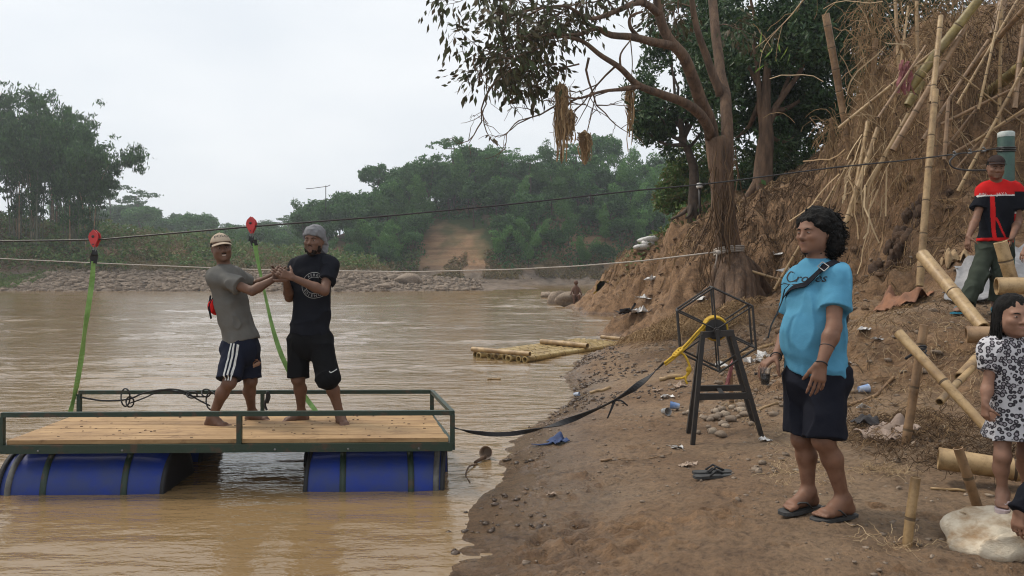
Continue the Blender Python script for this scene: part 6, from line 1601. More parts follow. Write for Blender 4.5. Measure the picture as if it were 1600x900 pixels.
c_ = MB(); ys = [W_(1112, 496, .18), W_(1090, 518, .12), W_(1070, 540, .05), W_(1052, 556, .0), W_(1037, 568, 0)]
limb(c_, ys, .009, .009, 6, sub=3); limb(c_, [p + np.array([.012, 0, -.014]) for p in ys], .009, .009, 6, sub=3)
limb(c_, [W_(1052, 554), W_(1066, 552), W_(1075, 565, -.02), W_(1078, 580, -.02), W_(1068, 590, -.02), W_(1055, 592, -.01)], .010, .010, 6)
for k in range(3): c_.tube([W_(1056 + 3 * k, 553 - 3 * k) + np.array([.022 * math.cos(a), .022 * math.sin(a), .018 * math.sin(a + 1)]) for a in np.linspace(0, 6.28, 14)], .010, 6)
c_.ell(W_(1076, 578, -.02), (.022, .02, .03), n=10, jit=.3); limb(c_, [W_(1075, 582, -.03), W_(1071, 592, -.03), W_(1074, 600, -.03)], .010, .008, 6)
obj('rope_tail', c_, MAT['rope_yellow'], yr)
st = thing('black_strap', 'long black towing strap from the raft corner up to the yellow rope', 'strap', A(NR))
pth = [at(704, 667, 5.75), at(735, 675, 5.78), at(770, 679, 5.8), at(800, 678, 5.82), at(835, 672, 5.88), at(865, 665, 5.95), at(900, 653, 6.0), at(940, 636, 6.06), at(965, 623, 6.10), at(990, 607, 6.14), at(1015, 588, 6.2), at(1037, 567, 6.25)]
P0 = np.array([tuple(v) for v in pth]); T = np.linspace(0, len(P0) - 1, 70); pts = np.stack([np.interp(T, np.arange(len(P0)), P0[:, j]) for j in range(3)], 1)
for _ in range(3): pts[1:-1] = (pts[:-2] + 2 * pts[1:-1] + pts[2:]) / 4
gzz = near_h(pts[:, 0], pts[:, 1]); pts[:, 2] = np.maximum(pts[:, 2], np.maximum(gzz, 0) + .012)
side = np.stack([np.array([.0, math.sin(1.2 + 2.2 * math.sin(u * 7)), math.cos(1.2 + 2.2 * math.sin(u * 7)) * .8]) for u in np.linspace(0, 1, 70)])
mb = MB(); mb.ribbon(pts, np.interp(np.linspace(0, 1, 70), [0, .3, .5, .92, 1], [.03, .035, .045, .05, .03]), side, .006); obj('webbing', mb, MAT['rubber'], st, False)
mb = MB(); q = pts[49]; limb(mb, [q, q + np.array([-.03, -.02, -.07]), q + np.array([-.06, -.02, -.14])], .012, .006, 6); limb(mb, [q, q + np.array([.05, -.02, .0]), q + np.array([.1, -.02, -.04])], .010, .006, 6); obj('loose_end', mb, MAT['rubber'], st)

# ------------------------------------------------------------------ bamboo raft moored further up
def bamboo(mb, a, b, r, nodes=.38, n=10, taper=.9, hollow_end=True, jag=0, seed=0):
    """a culm with swollen joints; hollow cut ends"""
    a, b = A(a), A(b); L = np.linalg.norm(b - a); T = nrm(b - a)
    k = max(1, int(L / nodes)); z = [0.0]; rad = [1.0]
    for i in range(1, k + 1):
        c = L * (i - .45) / k
        for o, q in ((-.03, .99), (-.008, 1.07), (0, 1.0), (.008, 1.09), (.035, .985)): z.append(c + o * min(1, nodes / .3)); rad.append(q)
    z.append(L); rad.append(1.0); z = np.array(z); o = np.argsort(z); z = np.clip(z[o], 0, L); rad = np.array(rad)[o] * r * (1 - (1 - taper) * z / L)
    RINGS[0] = len(z) - 2
    bend = nrm(np.cross(T, (.3, .2, 1))) * L * .006 * math.sin(seed + 1)
    mb.tube([a + T * q + bend * math.sin(math.pi * q / L) for q in z], rad, n, cap=not hollow_end)
    if hollow_end:
        for e, s, rr in ((a, 1, rad[0]), (b, -1, rad[-1])): mb.lathe([(rr * .999, 0), (rr * .80, -.002), (rr * .78, .12), (0, .125)], e, T * s, n)
def nodes_dark(o, n):
    o.data.materials.append(MAT['bamboo_node']); k = 0
    np_ = len(o.data.polygons); mi = np.zeros(np_, np.int32); ring = np.arange(np_) // n; tot = o['rings'] if 'rings' in o else None
    zc = ((ring - 1) % 5); mi[(ring >= 1) & ((zc == 1) | (zc == 2)) & (ring < RINGS[0])] = 1
    o.data.polygons.foreach_set('material_index', mi); return o
RINGS = [0]
br = thing('bamboo_raft', 'low bamboo pole raft moored in the shallows beyond the beach', 'raft', at(860, 550, 15.5))
e0, e1 = A(at(735, 556, 14.9)), A(at(820, 564, 14.0)); e0[2] = e1[2] = .035
g0, g1 = A(at(905, 533, 18.2)), A(at(985, 540, 17.2)); g0[2] = g1[2] = .035
for k in range(10):
    t = k / 9; mb = MB(); bamboo(mb, e0 + (e1 - e0) * t + np.array([rd.uniform(-.1, .1), 0, 0]), g0 + (g1 - g0) * t, .060, .5, 8, .85, True, seed=k); nodes_dark(obj('pole', mb, MAT['bamboo_raft'], br, auto=50), 8)
for a, b, r in ((at(738, 551, 14.9), at(828, 556, 14.0), .05), (at(846, 536, 16.6), at(918, 544, 15.6), .06), (at(940, 530, 17.8), at(985, 533, 17.0), .045)):
    a, b = A(a), A(b); a[2] = b[2] = .14; mb = MB(); bamboo(mb, a, b, r, .5, 8, .9, True); obj('cross_pole', mb, MAT['bamboo_dry'], br, auto=50)

# ================================================================== BAMBOO, FLOOD DEBRIS AND LITTER
def grad(x, y):
    e = .08; z = near_h(x, y); return z, (near_h(x + e, y) - z) / e, (near_h(x, y + e) - z) / e
def fibres(name, label, n, reg, L, w, matn, seed, hang=True, off=.02, lift=.0, filt=None, segs=6, kind='stuff', scat=.5):
    """dry roots and straw lying on or hanging down the ground"""
    r = np.random.default_rng(seed); x0, x1, y0, y1 = reg
    x, y = r.uniform(x0, x1, n * 4), r.uniform(y0, y1, n * 4)
    z, gx_, gy_ = grad(x, y); k = np.ones(len(x), bool) if filt is None else filt(x, y, z, np.hypot(gx_, gy_))
    x, y, z, gx_, gy_ = [v[k][:n] for v in (x, y, z, gx_, gy_)]; m = len(x)
    g = np.hypot(gx_, gy_) + 1e-6
    d = np.stack([-gx_ / g, -gy_ / g], 1); a = r.uniform(0, 6.28, m); rd_ = np.stack([np.cos(a), np.sin(a)], 1)
    wt = np.clip(g, 0, 1)[:, None] * (1 - scat) if hang else np.zeros((m, 1))
    d = d * wt + rd_ * (1 - wt); d /= np.linalg.norm(d, axis=1)[:, None]
    Ls = L * r.uniform(.4, 1.3, m); P = np.stack([x, y], 1); pts = []
    steep = 1 / np.sqrt(1 + g * g * wt[:, 0])
    for s in range(segs + 1):
        q = P; zz = near_h(q[:, 0], q[:, 1]) + off + lift * r.uniform(0, 1, m) * math.sin(math.pi * s / segs)
        pts.append(np.stack([q[:, 0], q[:, 1], zz], 1))
        a = r.normal(0, .5, m); d = np.stack([d[:, 0] * np.cos(a) - d[:, 1] * np.sin(a), d[:, 0] * np.sin(a) + d[:, 1] * np.cos(a)], 1)
        P = P + d * (Ls / segs * steep)[:, None]
    pts = np.stack(pts, 1)                                   # m, segs+1, 3
    T = np.gradient(pts, axis=1); T /= np.linalg.norm(T, axis=2)[..., None] + 1e-9
    u = rvec(m, r)[:, None, :]; U = np.cross(T, u); U /= np.linalg.norm(U, axis=2)[..., None] + 1e-9; B = np.cross(T, U)
    ww = (w * r.uniform(.4, 1.3, m))[:, None, None] * np.linspace(1, .5, segs + 1)[None, :, None]
    V = np.stack([pts + ww * (U * math.cos(q) + B * math.sin(q)) for q in (0, 2.094, 4.189)], 2)   # m,s,3,3
    idx = np.arange(m * (segs + 1) * 3).reshape(m, segs + 1, 3)
    F_ = np.concatenate([np.stack([idx[:, :-1, j], idx[:, :-1, (j + 1) % 3], idx[:, 1:, (j + 1) % 3], idx[:, 1:, j]], -1).reshape(-1, 4) for j in range(3)])
    o = obj(name, mesh_from(name, V.reshape(-1, 3), [F_], False), MAT[matn]); return tag(o, label, None, None, kind)

fibres('root_tangle', 'brown root tangle covering the bank under the broken bamboo', 1800, (4.6, 9.5, 9.6, 16.5), .55, .006, 'root', 401, filt=lambda x, y, z, g: (g > .45) & (z > 1.3), lift=.10)
fibres('root_tangle', 'pale dry fibres hanging down the bamboo bank', 1300, (4.8, 9.5, 9.8, 16.0), .65, .005, 'straw', 402, filt=lambda x, y, z, g: (g > .5) & (z > 1.6), lift=.14)
fibres('root_tangle', 'dark roots hanging in the washed out face behind the leaning tree', 2000, (4.4, 8.5, 15.2, 20), .7, .010, 'root', 403, filt=lambda x, y, z, g: (g > .6) & (z > 1.2), lift=.12)
fibres('dry_grass', 'dry brown grass and roots over the promontory', 3000, (3.6, 8.5, 19, 36), .7, .012, 'straw', 404, filt=lambda x, y, z, g: (z > 1.4) & (vnoise(np.stack([x, y, z], -1) * 1.2) > -.1), lift=.10)
def heap(x, y, cx, cy, rx, ry): return ((x - cx) / rx) ** 2 + ((y - cy) / ry) ** 2 < 1
fibres('straw_heap', 'low heap of brown straw and roots at the water behind the winch', 3000, (1.6, 4.4, 12.0, 17.5), .5, .008, 'straw', 405, hang=False, lift=.16, filt=lambda x, y, z, g: (z > .12) & (heap(x, y, 3.3, 14.6, 1.0, 2.2)))
fibres('straw_litter', 'dry stalks strewn over the slope behind the man in blue', 1500, (1.8, 5.6, 5.2, 13), .20, .0026, 'straw', 406, hang=False, lift=.05, filt=lambda x, y, z, g: (z > .32) & (vnoise(np.stack([x * 1.3, y, z * 0], -1)) > -.15))
fibres('straw_litter', 'dark fine roots strewn over the slope behind the man in blue', 1200, (1.8, 5.4, 5.6, 13), .24, .003, 'root', 407, hang=False, lift=.07, filt=lambda x, y, z, g: (z > .34) & (vnoise(np.stack([x * 1.1, y * .9, z * 0 + 3], -1)) > -.05))
fibres('straw_litter', 'short pale straws strewn over the mound and the posts', 1300, (1.6, 5.0, 3.6, 8.4), .14, .0020, 'straw_light', 408, hang=False, lift=.03, filt=lambda x, y, z, g: (z > .27) & (vnoise(np.stack([x * 1.6, y * 1.2, z * 0 + 6], -1)) > .05))
fibres('root_tangle', 'matted roots and mud around the bamboo posts at the right edge', 900, (2.3, 3.6, 4.4, 6.4), .20, .0032, 'root', 409, hang=False, lift=.06, filt=lambda x, y, z, g: heap(x, y, 3.0, 5.4, .55, .85))
fibres('straw_bunch', 'small bunch of pale straw on the mud by the right posts', 200, (1.9, 2.6, 4.6, 5.4), .15, .0018, 'straw_light', 410, hang=False, lift=.03, filt=lambda x, y, z, g: heap(x, y, 2.35, 4.85, .15, .14))

# broken bamboo: each culm a thing
def culm(label, a, b, r, matn='bamboo_dry', nodes=.36, seed=0, group='broken bamboo on the right bank', n=10, name='bamboo_pole', taper=.85, mid=None):
    mb = MB()
    bamboo(mb, a, b, r, nodes, n, taper, True, seed=seed)
    o = nodes_dark(obj(name, mb, MAT[matn], None, True, loc=tuple(a), auto=50), n)
    return tag(o, label, 'bamboo', group)
K = [
    ((1437, 447, 8.8), (1462, 140, 9.2), .042, 'bamboo_dry', 'tall pale bamboo pole standing upright against the bank left of the man in red'),
    ((1456, 160, 9.3), (1470, 25, 9.6), .035, 'bamboo_dry', 'pale bamboo continuing upward above the tall upright pole'),
    ((1290, 22, 12.8), (1338, 292, 13.0), .062, 'bamboo_brown', 'reddish brown broken bamboo stump leaning left, topmost against the dark trees'),
    ((1352, 292, 12.8), (1368, 60, 12.6), .050, 'bamboo_brown', 'brown bamboo with fibres caught round it right of the reddish stump'),
    ((1362, 280, 12.7), (1374, 120, 12.7), .022, 'bamboo_brown', 'thin dark stem between the fibre wrapped bamboo and the tangle'),
    ((1306, 275, 12.5), (1298, 185, 12.5), .028, 'bamboo_brown', 'short broken stem with a ragged hanging top at the left of the tangle'),
    ((1420, 140, 10.6), (1545, -20, 10.0), .068, 'bamboo_green', 'thick olive bamboo leaning up to the right across the tangle'),
    ((1440, 128, 10.8), (1418, 165, 10.8), .066, 'bamboo_green', 'cracked lower end of the thick olive bamboo'),
    ((1395, 235, 10.4), (1510, 40, 10.3), .045, 'bamboo_brown', 'brown bamboo running parallel below the thick olive one'),
    ((1340, 318, 10.6), (1420, 178, 10.5), .038, 'bamboo_dry', 'pale bamboo sloping down to the left under the tangle'),
    ((1318, 360, 10.4), (1372, 200, 10.7), .040, 'bamboo_dry', 'bleached bamboo sloping steeply behind the bushy hair'),
    ((1356, 190, 10.9), (1330, 330, 10.5), .030, 'bamboo_dry', 'split bleached bamboo beside the steep bleached one'),
    ((1512, 172, 12.4), (1720, 5, 8.8), .085, 'bamboo_green', 'thick greenish bamboo end sticking out from the top right edge'),
    ((1470, 165, 12.0), (1640, -30, 10.0), .042, 'bamboo_brown', 'long reddish bamboo crossing the dark hollow at upper right'),
    ((1552, 55, 11.6), (1575, -30, 11.8), .075, 'bamboo_brown', 'thick brown culm standing in the dark hollow at the top right'),
    ((1452, 260, 9.7), (1460, 150, 9.9), .050, 'bamboo_brown', 'stout brown culm half buried below the olive bamboo'),
    ((1475, 250, 9.8), (1482, 155, 10), .026, 'bamboo_brown', 'slim grey culm right of the stout half buried one'),
    ((1585, 170, 10), (1600, 40, 10.4), .035, 'bamboo_brown', 'leaning culm by the far right edge above the white topped post'),
    ((1405, 110, 11.5), (1398, -15, 11.8), .03, 'bamboo_dry', 'thin culm with a fibre hood near the top of the tangle'),
    ((1435, 125, 11), (1432, -20, 11.2), .026, 'bamboo_dry', 'straight thin culm left of the tall upright pole top'),
    ((1210, 452, 12.2), (1330, 250, 12.0), .022, 'bamboo_dry', 'thin bent cane reaching from behind the blue shoulder up to the tangle'),
    ((1168, 422, 15.6), (1222, 438, 15.2), .030, 'bamboo_dry', 'pale cane lying from the tree root toward the dark face'),
    ((1196, 300, 20), (1300, 292, 18.6), .030, 'bamboo_brown', 'fallen cane lying along the shelf by the second trunk'),
    ((1262, 520, 9.5), (1325, 505, 9.8), .035, 'bamboo_dry', 'pale cane end lying behind the man in blue'),
]
for i, (a, b, r, mt, lab) in enumerate(K): culm(lab, at(*a), at(*b), r, mt, seed=i)
rc = np.random.default_rng(77)
for k in range(16):
    px, py, Y = rc.uniform(1395, 1590), rc.uniform(60, 230), rc.uniform(10.0, 11.2); a_ = rc.choice([.5, .9, 1.3, 1.5, 1.75, 2.3]) + rc.normal() * .12; L_ = rc.uniform(.8, 2.0); c_ = A(at(px, py, Y)); d_ = np.array([math.cos(a_), rc.uniform(-.3, .3), math.sin(a_)])
    culm('thin broken cane sticking out among the upper bamboo tangle', c_ - d_ * L_ / 2, c_ + d_ * L_ / 2, rc.uniform(.012, .026), ['bamboo_dry', 'bamboo_brown'][k % 2], .3, k, 'thin canes in the upper bamboo tangle', 8)
# splinters and strips among the poles: uncountable
def strips(name, label, n, cx, cy, sx, sy, Y0, Y1, L, w, matn, seed, droop=1.0, ang=None):
    r = np.random.default_rng(seed); mb = MB()
    for k in range(n):
        p = A(at(cx + r.normal() * sx, cy + r.normal() * sy, r.uniform(Y0, Y1))); d = rvec(1, r)[0]; d[1] *= .5
        if ang is not None: d = nrm(A(ang) + .5 * d)
        l = L * r.uniform(.4, 1.4); q = [p]
        for j in range(5): d = nrm(d + .22 * r.normal(size=3) + np.array([0, 0, -droop * .22])); q.append(q[-1] + d * l / 5)
        mb.ribbon(q, w * r.uniform(.3, 1.2), rvec(1, r)[0], .003)
    return tag(obj(name, mb, MAT[matn], None, False), label, None, None, 'stuff')
strips('split_bamboo', 'split strips and splinters of pale bamboo in the tangle', 70, 1430, 150, 60, 80, 10.0, 11.2, .6, .013, 'straw_light', 501, .5)
strips('split_bamboo', 'sheaths and strips sloping down from the tangle', 60, 1350, 265, 22, 40, 10.2, 11, .7, .022, 'straw_light', 502, .4, (-.3, 0, -1))
strips('hanging_fibres', 'brown fibre clumps hanging through the broken bamboo', 430, 1440, 90, 55, 75, 10.8, 12.4, .5, .010, 'straw', 503, 1.6)
strips('hanging_fibres', 'dark fibre clumps in the hollow at the upper right', 700, 1540, 90, 60, 70, 11.2, 12.8, .5, .011, 'root', 504, 1.6)
strips('hanging_fibres', 'dry fibres caught on the stems left of the tangle', 600, 1356, 110, 9, 80, 12.5, 13.0, .45, .010, 'straw', 505, 2.2)
strips('hanging_fibres', 'dry fibre skirt around the bamboo root stock', 320, 1390, 225, 45, 45, 10.7, 12.0, .45, .010, 'straw', 506, 1.8)
strips('hanging_fibres', 'ragged bunch hanging on the short broken stem', 160, 1299, 215, 4, 22, 12.4, 12.6, .4, .010, 'straw', 507, 2.4)
strips('hanging_fibres', 'dark fibres at the top right over the hollow', 300, 1500, 15, 90, 30, 11.0, 12.4, .5, .011, 'straw', 508, 1.8)
# dark bamboo root stock with rounded stumps
rs = thing('bamboo_stool', 'dark knobbly bamboo root stock sticking out of the bank', 'root stock', at(1420, 280, 10.6)); mb = MB(); r = np.random.default_rng(6)
for k in range(60):
    p = A(at(1405 + r.normal() * 30, 275 + r.normal() * 26, 10.9)); p[1] += r.uniform(.1, .4); p[2] = min(p[2], gz_at(p[0], p[1]) + .02); mb.ell(p, A((.07, .07, .10)) * r.uniform(.5, 1.3), n=12, jit=.8, seed=k)
sto = obj('stumps', mb, M('stump_brown', (.10, .058, .034), (.05, .03, .02), 5, .95, .8, 20, bdist=.03), rs); tag(sto, None, None, None, 'stuff')
pk = MB(); MAT['pink'] = M('pink', (.30, .11, .11), (.20, .06, .06), 14, .7)
for k in range(9):
    q = [A(at(1415 + r.normal() * 6, 95 + r.normal() * 8, 10.5))]
    for j in range(4): q.append(q[-1] + np.array([r.normal() * .03, 0, -.10]))
    pk.ribbon(q, .04, rvec(1, r)[0], .004)
o = obj('plastic_sheet', pk, MAT['pink'], None, False, loc=tuple(at(1415, 100, 10.5))); tag(o, 'torn pink plastic sheet caught high in the broken bamboo', 'plastic')

# the hand-rail and step bamboo at the right
def post(label, px0, py0, Y, px1, py1, r, matn='bamboo_dry', dY=0, sink=.12, seed=0):
    a = A(at(px0, py0, Y)); b = A(at(px1, py1, Y + dY)); d = nrm(b - a); return culm(label, a - d * sink, b, r, matn, .3, seed, 'bamboo posts and logs at the right', 14, 'bamboo_post', .95)
post('short light bamboo stake driven into the mud nearest the camera', 1418, 850, 3.73, 1431, 746, .024, seed=1)
post('upright brown bamboo post with a tied rail behind the grey cloth', 1417, 682, 5.4, 1444, 508, .031, 'bamboo_brown', seed=2)
culm('sloping split bamboo rail tied to the upright brown post', at(1404, 520, 5.3), at(1540, 668, 4.7), .034, 'bamboo_dry', .5, 3, 'bamboo posts and logs at the right', 14, 'bamboo_rail')
tie = MB(); tp = A(at(1436, 548, 5.32))
for k in range(4): tie.tube([tp + np.array([.042 * math.cos(a), .045 * math.sin(a), .02 * math.sin(a + k) + .012 * k - .02]) for a in np.linspace(0, 6.283, 20)], .007, 6, cap=False)
tie.tube([tp, tp + np.array([-.06, -.04, -.015]), tp + np.array([-.12, -.05, -.05])], .009, 6)
o = obj('rubber_tie', tie, MAT['rubber'], None, loc=tuple(tp)); tag(o, 'black rubber strip tying the sloping rail to the brown post', 'tie')
post('short brown stake beside the thick log at the right', 1520, 770, 4.25, 1497, 700, .027, 'bamboo_brown', seed=4)
culm('long pale bamboo rail sloping from the tall pole down in front of the mound', at(1441, 398, 7.2), at(1536, 512, 6.3), .060, 'bamboo_dry', .6, 5, 'bamboo posts and logs at the right', 14, 'bamboo_rail')
post('bamboo post standing in front of the green trousers', 1584, 448, 6.6, 1563, 378, .056, seed=6, sink=.35)
def log(label, a, b, r, matn='bamboo_dry', seed=0): return culm(label, a, b, r, matn, .7, seed, 'bamboo posts and logs at the right', 18, 'bamboo_log')
log('thick cut bamboo log with ragged end level with the trousers of the man in red', at(1557, 447, 6.2), at(1720, 446, 6.0), .072, seed=7)
log('thick dusky bamboo log just left of the girl head', at(1510, 523, 5.6), at(1640, 522, 5.4), .062, 'bamboo_brown', seed=8)
log('thick long bamboo log lying on the mud behind the pale sack', at(1466, 716, 4.6), at(1690, 750, 4.3), .066, seed=9)
log('split cane leaning under the dusky log', at(1468, 628, 5.1), at(1520, 575, 5.5), .026, seed=10)
log('short cane propped below the dusky log', at(1500, 590, 5.6), at(1545, 540, 6.0), .040, seed=11)
for (px, Y, py, r_p, lab) in ((1690, 6.05, 446, .05, 'bamboo prop holding up the ragged log outside the right edge'), (1628, 5.42, 522, .045, 'bamboo prop holding up the dusky log outside the right edge')):
    t_ = at(px, py, Y); culm(lab, (t_.x, t_.y, gz_at(t_.x, t_.y) - .15), (t_.x, t_.y, t_.z - .06), r_p, 'bamboo_brown', .3, 3, 'bamboo posts and logs at the right', 12, 'bamboo_post')
# thin stakes
post('thin stake standing behind the winch with a pink string', 1144, 640, 7.6, 1140, 552, .024, 'bamboo_brown', sink=.1)
ps = MB()
for k in range(5):
    q = [A(at(1145 + k, 560, 7.55))]
    for j in range(5): q.append(q[-1] + np.array([r.normal() * .012 - .012, 0, -.06]))
    ps.ribbon(q, .02, rvec(1, r)[0], .003)
o = obj('string', ps, MAT['pink'], None, False, loc=tuple(at(1145, 560, 7.55))); tag(o, 'pink plastic string hanging on the thin stake behind the winch', 'string')
wp = thing('thin_pole', 'thin dark pole with a white insulator on the ridge left of the leaning tree', 'pole', at(1094, 335, 22)); mb = MB(); mb.tube([at(1094, 340, 22), at(1093, 292, 22)], .035, 6); obj('stick', mb, MAT['steel_black'], wp)
mb = MB(); mb.lathe([(0, 0), (.08, .0), (.1, .05), (.06, .1), (.08, .14), (0, .16)], at(1093, 294, 22), n=12); obj('insulator', mb, MAT['print_white'], wp)

# sack, tarpaulin, cloths
def lump(name, label, cat, c, r, m, seed, mod, M_=None, h=.008, extra=()):
    S = Sdf(); S.ell(A(c), A(r), M_, .03)
    for e in extra: S.ell(A(e[0]), A(e[1]), M_, .04)
    V, Fq = S.mesh(h, mod=mod); V = smooth_np(V, Fq, 1)
    o = obj(name, mesh_from(name, V, [Fq]), m, None, loc=tuple(c)); return tag(o, label, cat)
MAT['sack'] = M('sack', (.60, .52, .40), (.32, .21, .115), 5, .85, .6, 60, scl=(1, 1, 2.0), lo=.34, hi=.52)
sc_ = A(at(1580, 815, 3.74)); g0_ = gz_at(sc_[0], sc_[1]); ztop = at(0, 789, 3.82).z - .010
zc_ = (g0_ - .02 + ztop) / 2; hz_ = (ztop - g0_ + .04) / 2
rw = np.array([[.985, -.17, 0], [.17, .985, 0], [0, 0, 1]])
lump('sack', 'pale stuffed sack lying under the girl sandals', 'sack', (sc_[0], sc_[1], zc_), (.31, .21, hz_), MAT['sack'], 1, lambda X: .014 * fbm(X * np.array([5, 9, 7]), 3, 3) - .016 * (1 - np.abs(vnoise(X * np.array([4, 10, 13]) + 3))) ** 5 + .004 * np.abs(vnoise(X * 30)), rw.T, extra=(((sc_[0] + .25, sc_[1] + .03, zc_ - .0), (.36, .20, hz_ * .97)), ((sc_[0] - .18, sc_[1] - .08, zc_ - .05), (.16, .15, hz_ * .7))))
def sheet(name, label, cat, poly, n, m, seed, amp=.04, lift=.02, sc=4, thick=.006, hf=None):
    """a cloth lying over the ground: quad corners (x,y) filled with an n x n grid that follows the ground with wrinkles"""
    hf = hf or near_h; a, b, c, d = [np.array(p, float) for p in poly]; u = np.linspace(0, 1, n)
    U, Vv = np.meshgrid(u, u, indexing='ij'); P = (a[None, None] * ((1 - U) * (1 - Vv))[..., None] + b[None, None] * (U * (1 - Vv))[..., None] + c[None, None] * (U * Vv)[..., None] + d[None, None] * ((1 - U) * Vv)[..., None])
    P = P + .06 * np.stack([fbm2(P[..., 0] + seed, P[..., 1], 3, 2, seed), fbm2(P[..., 0], P[..., 1] + seed, 3, 2, seed + 3)], -1) * np.linalg.norm(b - a)
    Z = hf(P[..., 0], P[..., 1]) + lift + amp * np.abs(fbm2(P[..., 0], P[..., 1], sc, 3, seed + 9))
    V = np.concatenate([P.reshape(-1, 2), Z.reshape(-1, 1)], 1); g = grid_faces(n, n)
    o = obj(name, mesh_from(name, V, [g]), m, None, loc=tuple(V.mean(0)))
    sol = o.modifiers.new('thickness', 'SOLIDIFY'); sol.thickness = thick
    return tag(o, label, cat)
MAT['tarp'] = M('tarp', (.30, .30, .31), (.19, .19, .20), 7, .7, .4, 40, scl=(1, 1, 1)); MAT['khaki'] = M('khaki', (.30, .23, .19), (.19, .14, .11), 9, .9, .4, 40); MAT['rag_blue'] = M('rag_blue', (.03, .06, .16), (.015, .025, .07), 14, .8, .4); MAT['rag_black'] = M('rag_black', (.025, .022, .024), None, 14, .8, .4)
MAT['litter_white'] = M('litter_white', (.62, .61, .60), (.40, .38, .36), 20, .5); MAT['leaf_sheath'] = M('leaf_sheath', (.27, .12, .06), (.15, .07, .04), 6, .8, .3)
tq = [(4.7, 8.35), (6.2, 8.15), (6.6, 9.35), (5.35, 9.3)]
sheet('tarpaulin', 'dusty grey tarpaulin spread on the mound behind the blue sandals', 'tarpaulin', tq, 36, MAT['tarp'], 5, .07, .03, 3)
def gxy(px, py): v = gpt(px, py); return np.array([v.x, v.y])
def patch_cloth(name, lab, cat, px, py, w, d, m, seed, amp=.05, ang=0, sc=7):
    c = gxy(px, py); ca, sa = math.cos(ang), math.sin(ang); R2 = np.array([[ca, -sa], [sa, ca]])
    return sheet(name, lab, cat, [c + R2 @ np.array(q) for q in ((-w, -d), (w, -d * .7), (w * .8, d), (-w * .9, d * .8))], 26, m, seed, amp, .008, sc)
patch_cloth('cloth', 'crumpled khaki cloth lying at the foot of the brown post', 'cloth', 1388, 680, .17, .24, MAT['khaki'], 3, .12, .3)
patch_cloth('cloth', 'crumpled black cloth left of the khaki cloth', 'cloth', 1352, 672, .08, .13, MAT['rag_black'], 4, .10)
patch_cloth('rag', 'blue rag twisted on the wet beach by the black strap', 'rag', 872, 692, .08, .12, MAT['rag_blue'], 5, .06, .5, 9)
o = culm('blue rag tail', at(833, 697, 6.55), at(868, 692, 6.6), .012, 'bamboo_dry') if False else None
rt = MB(); q = [gpt(px, py) + Vector((0, 0, .012)) for px, py in ((830, 696), (843, 698), (856, 696), (868, 691))]; rt.tube(q, [.006, .014, .018, .022], 8, flat=.5); o = obj('rag', rt, MAT['rag_blue'], None, loc=tuple(q[0])); tag(o, 'thin wet tail of blue rag beside the twisted blue rag', 'rag')
patch_cloth('leaf_sheath', 'curled reddish brown leaf sheath at the foot of the bank', 'leaf sheath', 1412, 478, .22, .35, MAT['leaf_sheath'], 6, .22, .4, 3)
patch_cloth('dry_leaf', 'crumpled pale dry leaf hanging on the bank beside the man in red', 'dry leaf', 1492, 410, .16, .10, MAT['straw_light'] if False else M('dry_leaf', (.42, .30, .17), (.26, .17, .09), 12, .8, .3), 7, .20, 0, 9)
# litter: each piece a thing
def cup(name, lab, px, py, s, m, ang, cat='cup', up=False, Y=None):
    p = gpt(px, py) if Y is None else at(px, py, Y); ax = (0, 0, 1) if up else (math.cos(ang), math.sin(ang), .12)
    mb = MB(); mb.lathe([(0, 0), (.026, 0), (.030, .02), (.037, .088), (.040, .092), (.0355, .090), (.028, .02), (.0245, .003), (0, .003)], (0, 0, 0), ax, 20)
    o = obj(name, mb, m, None, loc=(0, 0, 0), auto=35); o.scale = (s, s, s); o.location = p + Vector((0, 0, .038 * s if not up else 0)); return tag(o, lab, cat)
MAT['cup_clear'] = M('cup_clear', (.55, .56, .57), (.42, .43, .44), 20, .2, trans=.45); MAT['cup_blue'] = M('cup_blue', (.62, .66, .70), (.10, .25, .60), 9, .25, trans=.3); MAT['cup_beige'] = M('cup_beige', (.42, .32, .25), (.30, .22, .16), 8, .7)
cup('plastic_cup', 'clear plastic cup lying on the beach nearest the black strap', 1036, 650, 1.0, MAT['cup_clear'], -1.2)
cup('plastic_cup', 'clear cup with blue print lying left of the winch leg', 1062, 642, 1.05, MAT['cup_blue'], 2.9)
cup('plastic_cup', 'clear cup with blue lid lying right of the man in blue', 1342, 616, 1.0, MAT['cup_blue'], .1)
cup('plastic_cup', 'small crushed clear cup with blue rim at the water edge', 897, 620, .8, MAT['cup_blue'], -.5)
cup('plastic_cup', 'white foam cup behind the shorts of the man in blue', 1303, 668, 1.2, MAT['litter_white'], .6)
cup('plastic_cup', 'blue tinted cup between the winch legs', 1090, 628, .8, MAT['cup_blue'], 1.0)
fl_ = thing('floating_cup', 'beige cup floating on its side at the water edge by the raft', 'cup', at(760, 714, 6.65)); mb = MB(); mb.lathe([(0, 0), (.038, 0), (.054, .10), (.058, .104), (.05, .098), (.034, .006), (0, .006)], (at(762, 716, 6.72).x, 6.72, .045), (-.12, -.9, .12), 24); obj('cup', mb, MAT['cup_beige'], fl_, auto=35)
stk_ = MB(); limb(stk_, [(at(745, 728, 6.5).x, 6.45, .0), (at(733, 735, 6.3).x, 6.3, .02), (at(729, 745, 6.2).x, 6.1, .0), (at(736, 758, 6.0).x, 5.85, .012)], .009, .005, 5); stk_.tube([(at(742, 728, 6.5).x, 6.5, .005), (at(758, 718, 6.6).x, 6.6, .03)], [.012, .02], 7)
o = obj('twig', stk_, MAT['bark'], None, loc=(at(742, 728, 6.5).x, 6.45, 0)); tag(o, 'bent wet twig in the shallow water below the floating cup', 'twig')
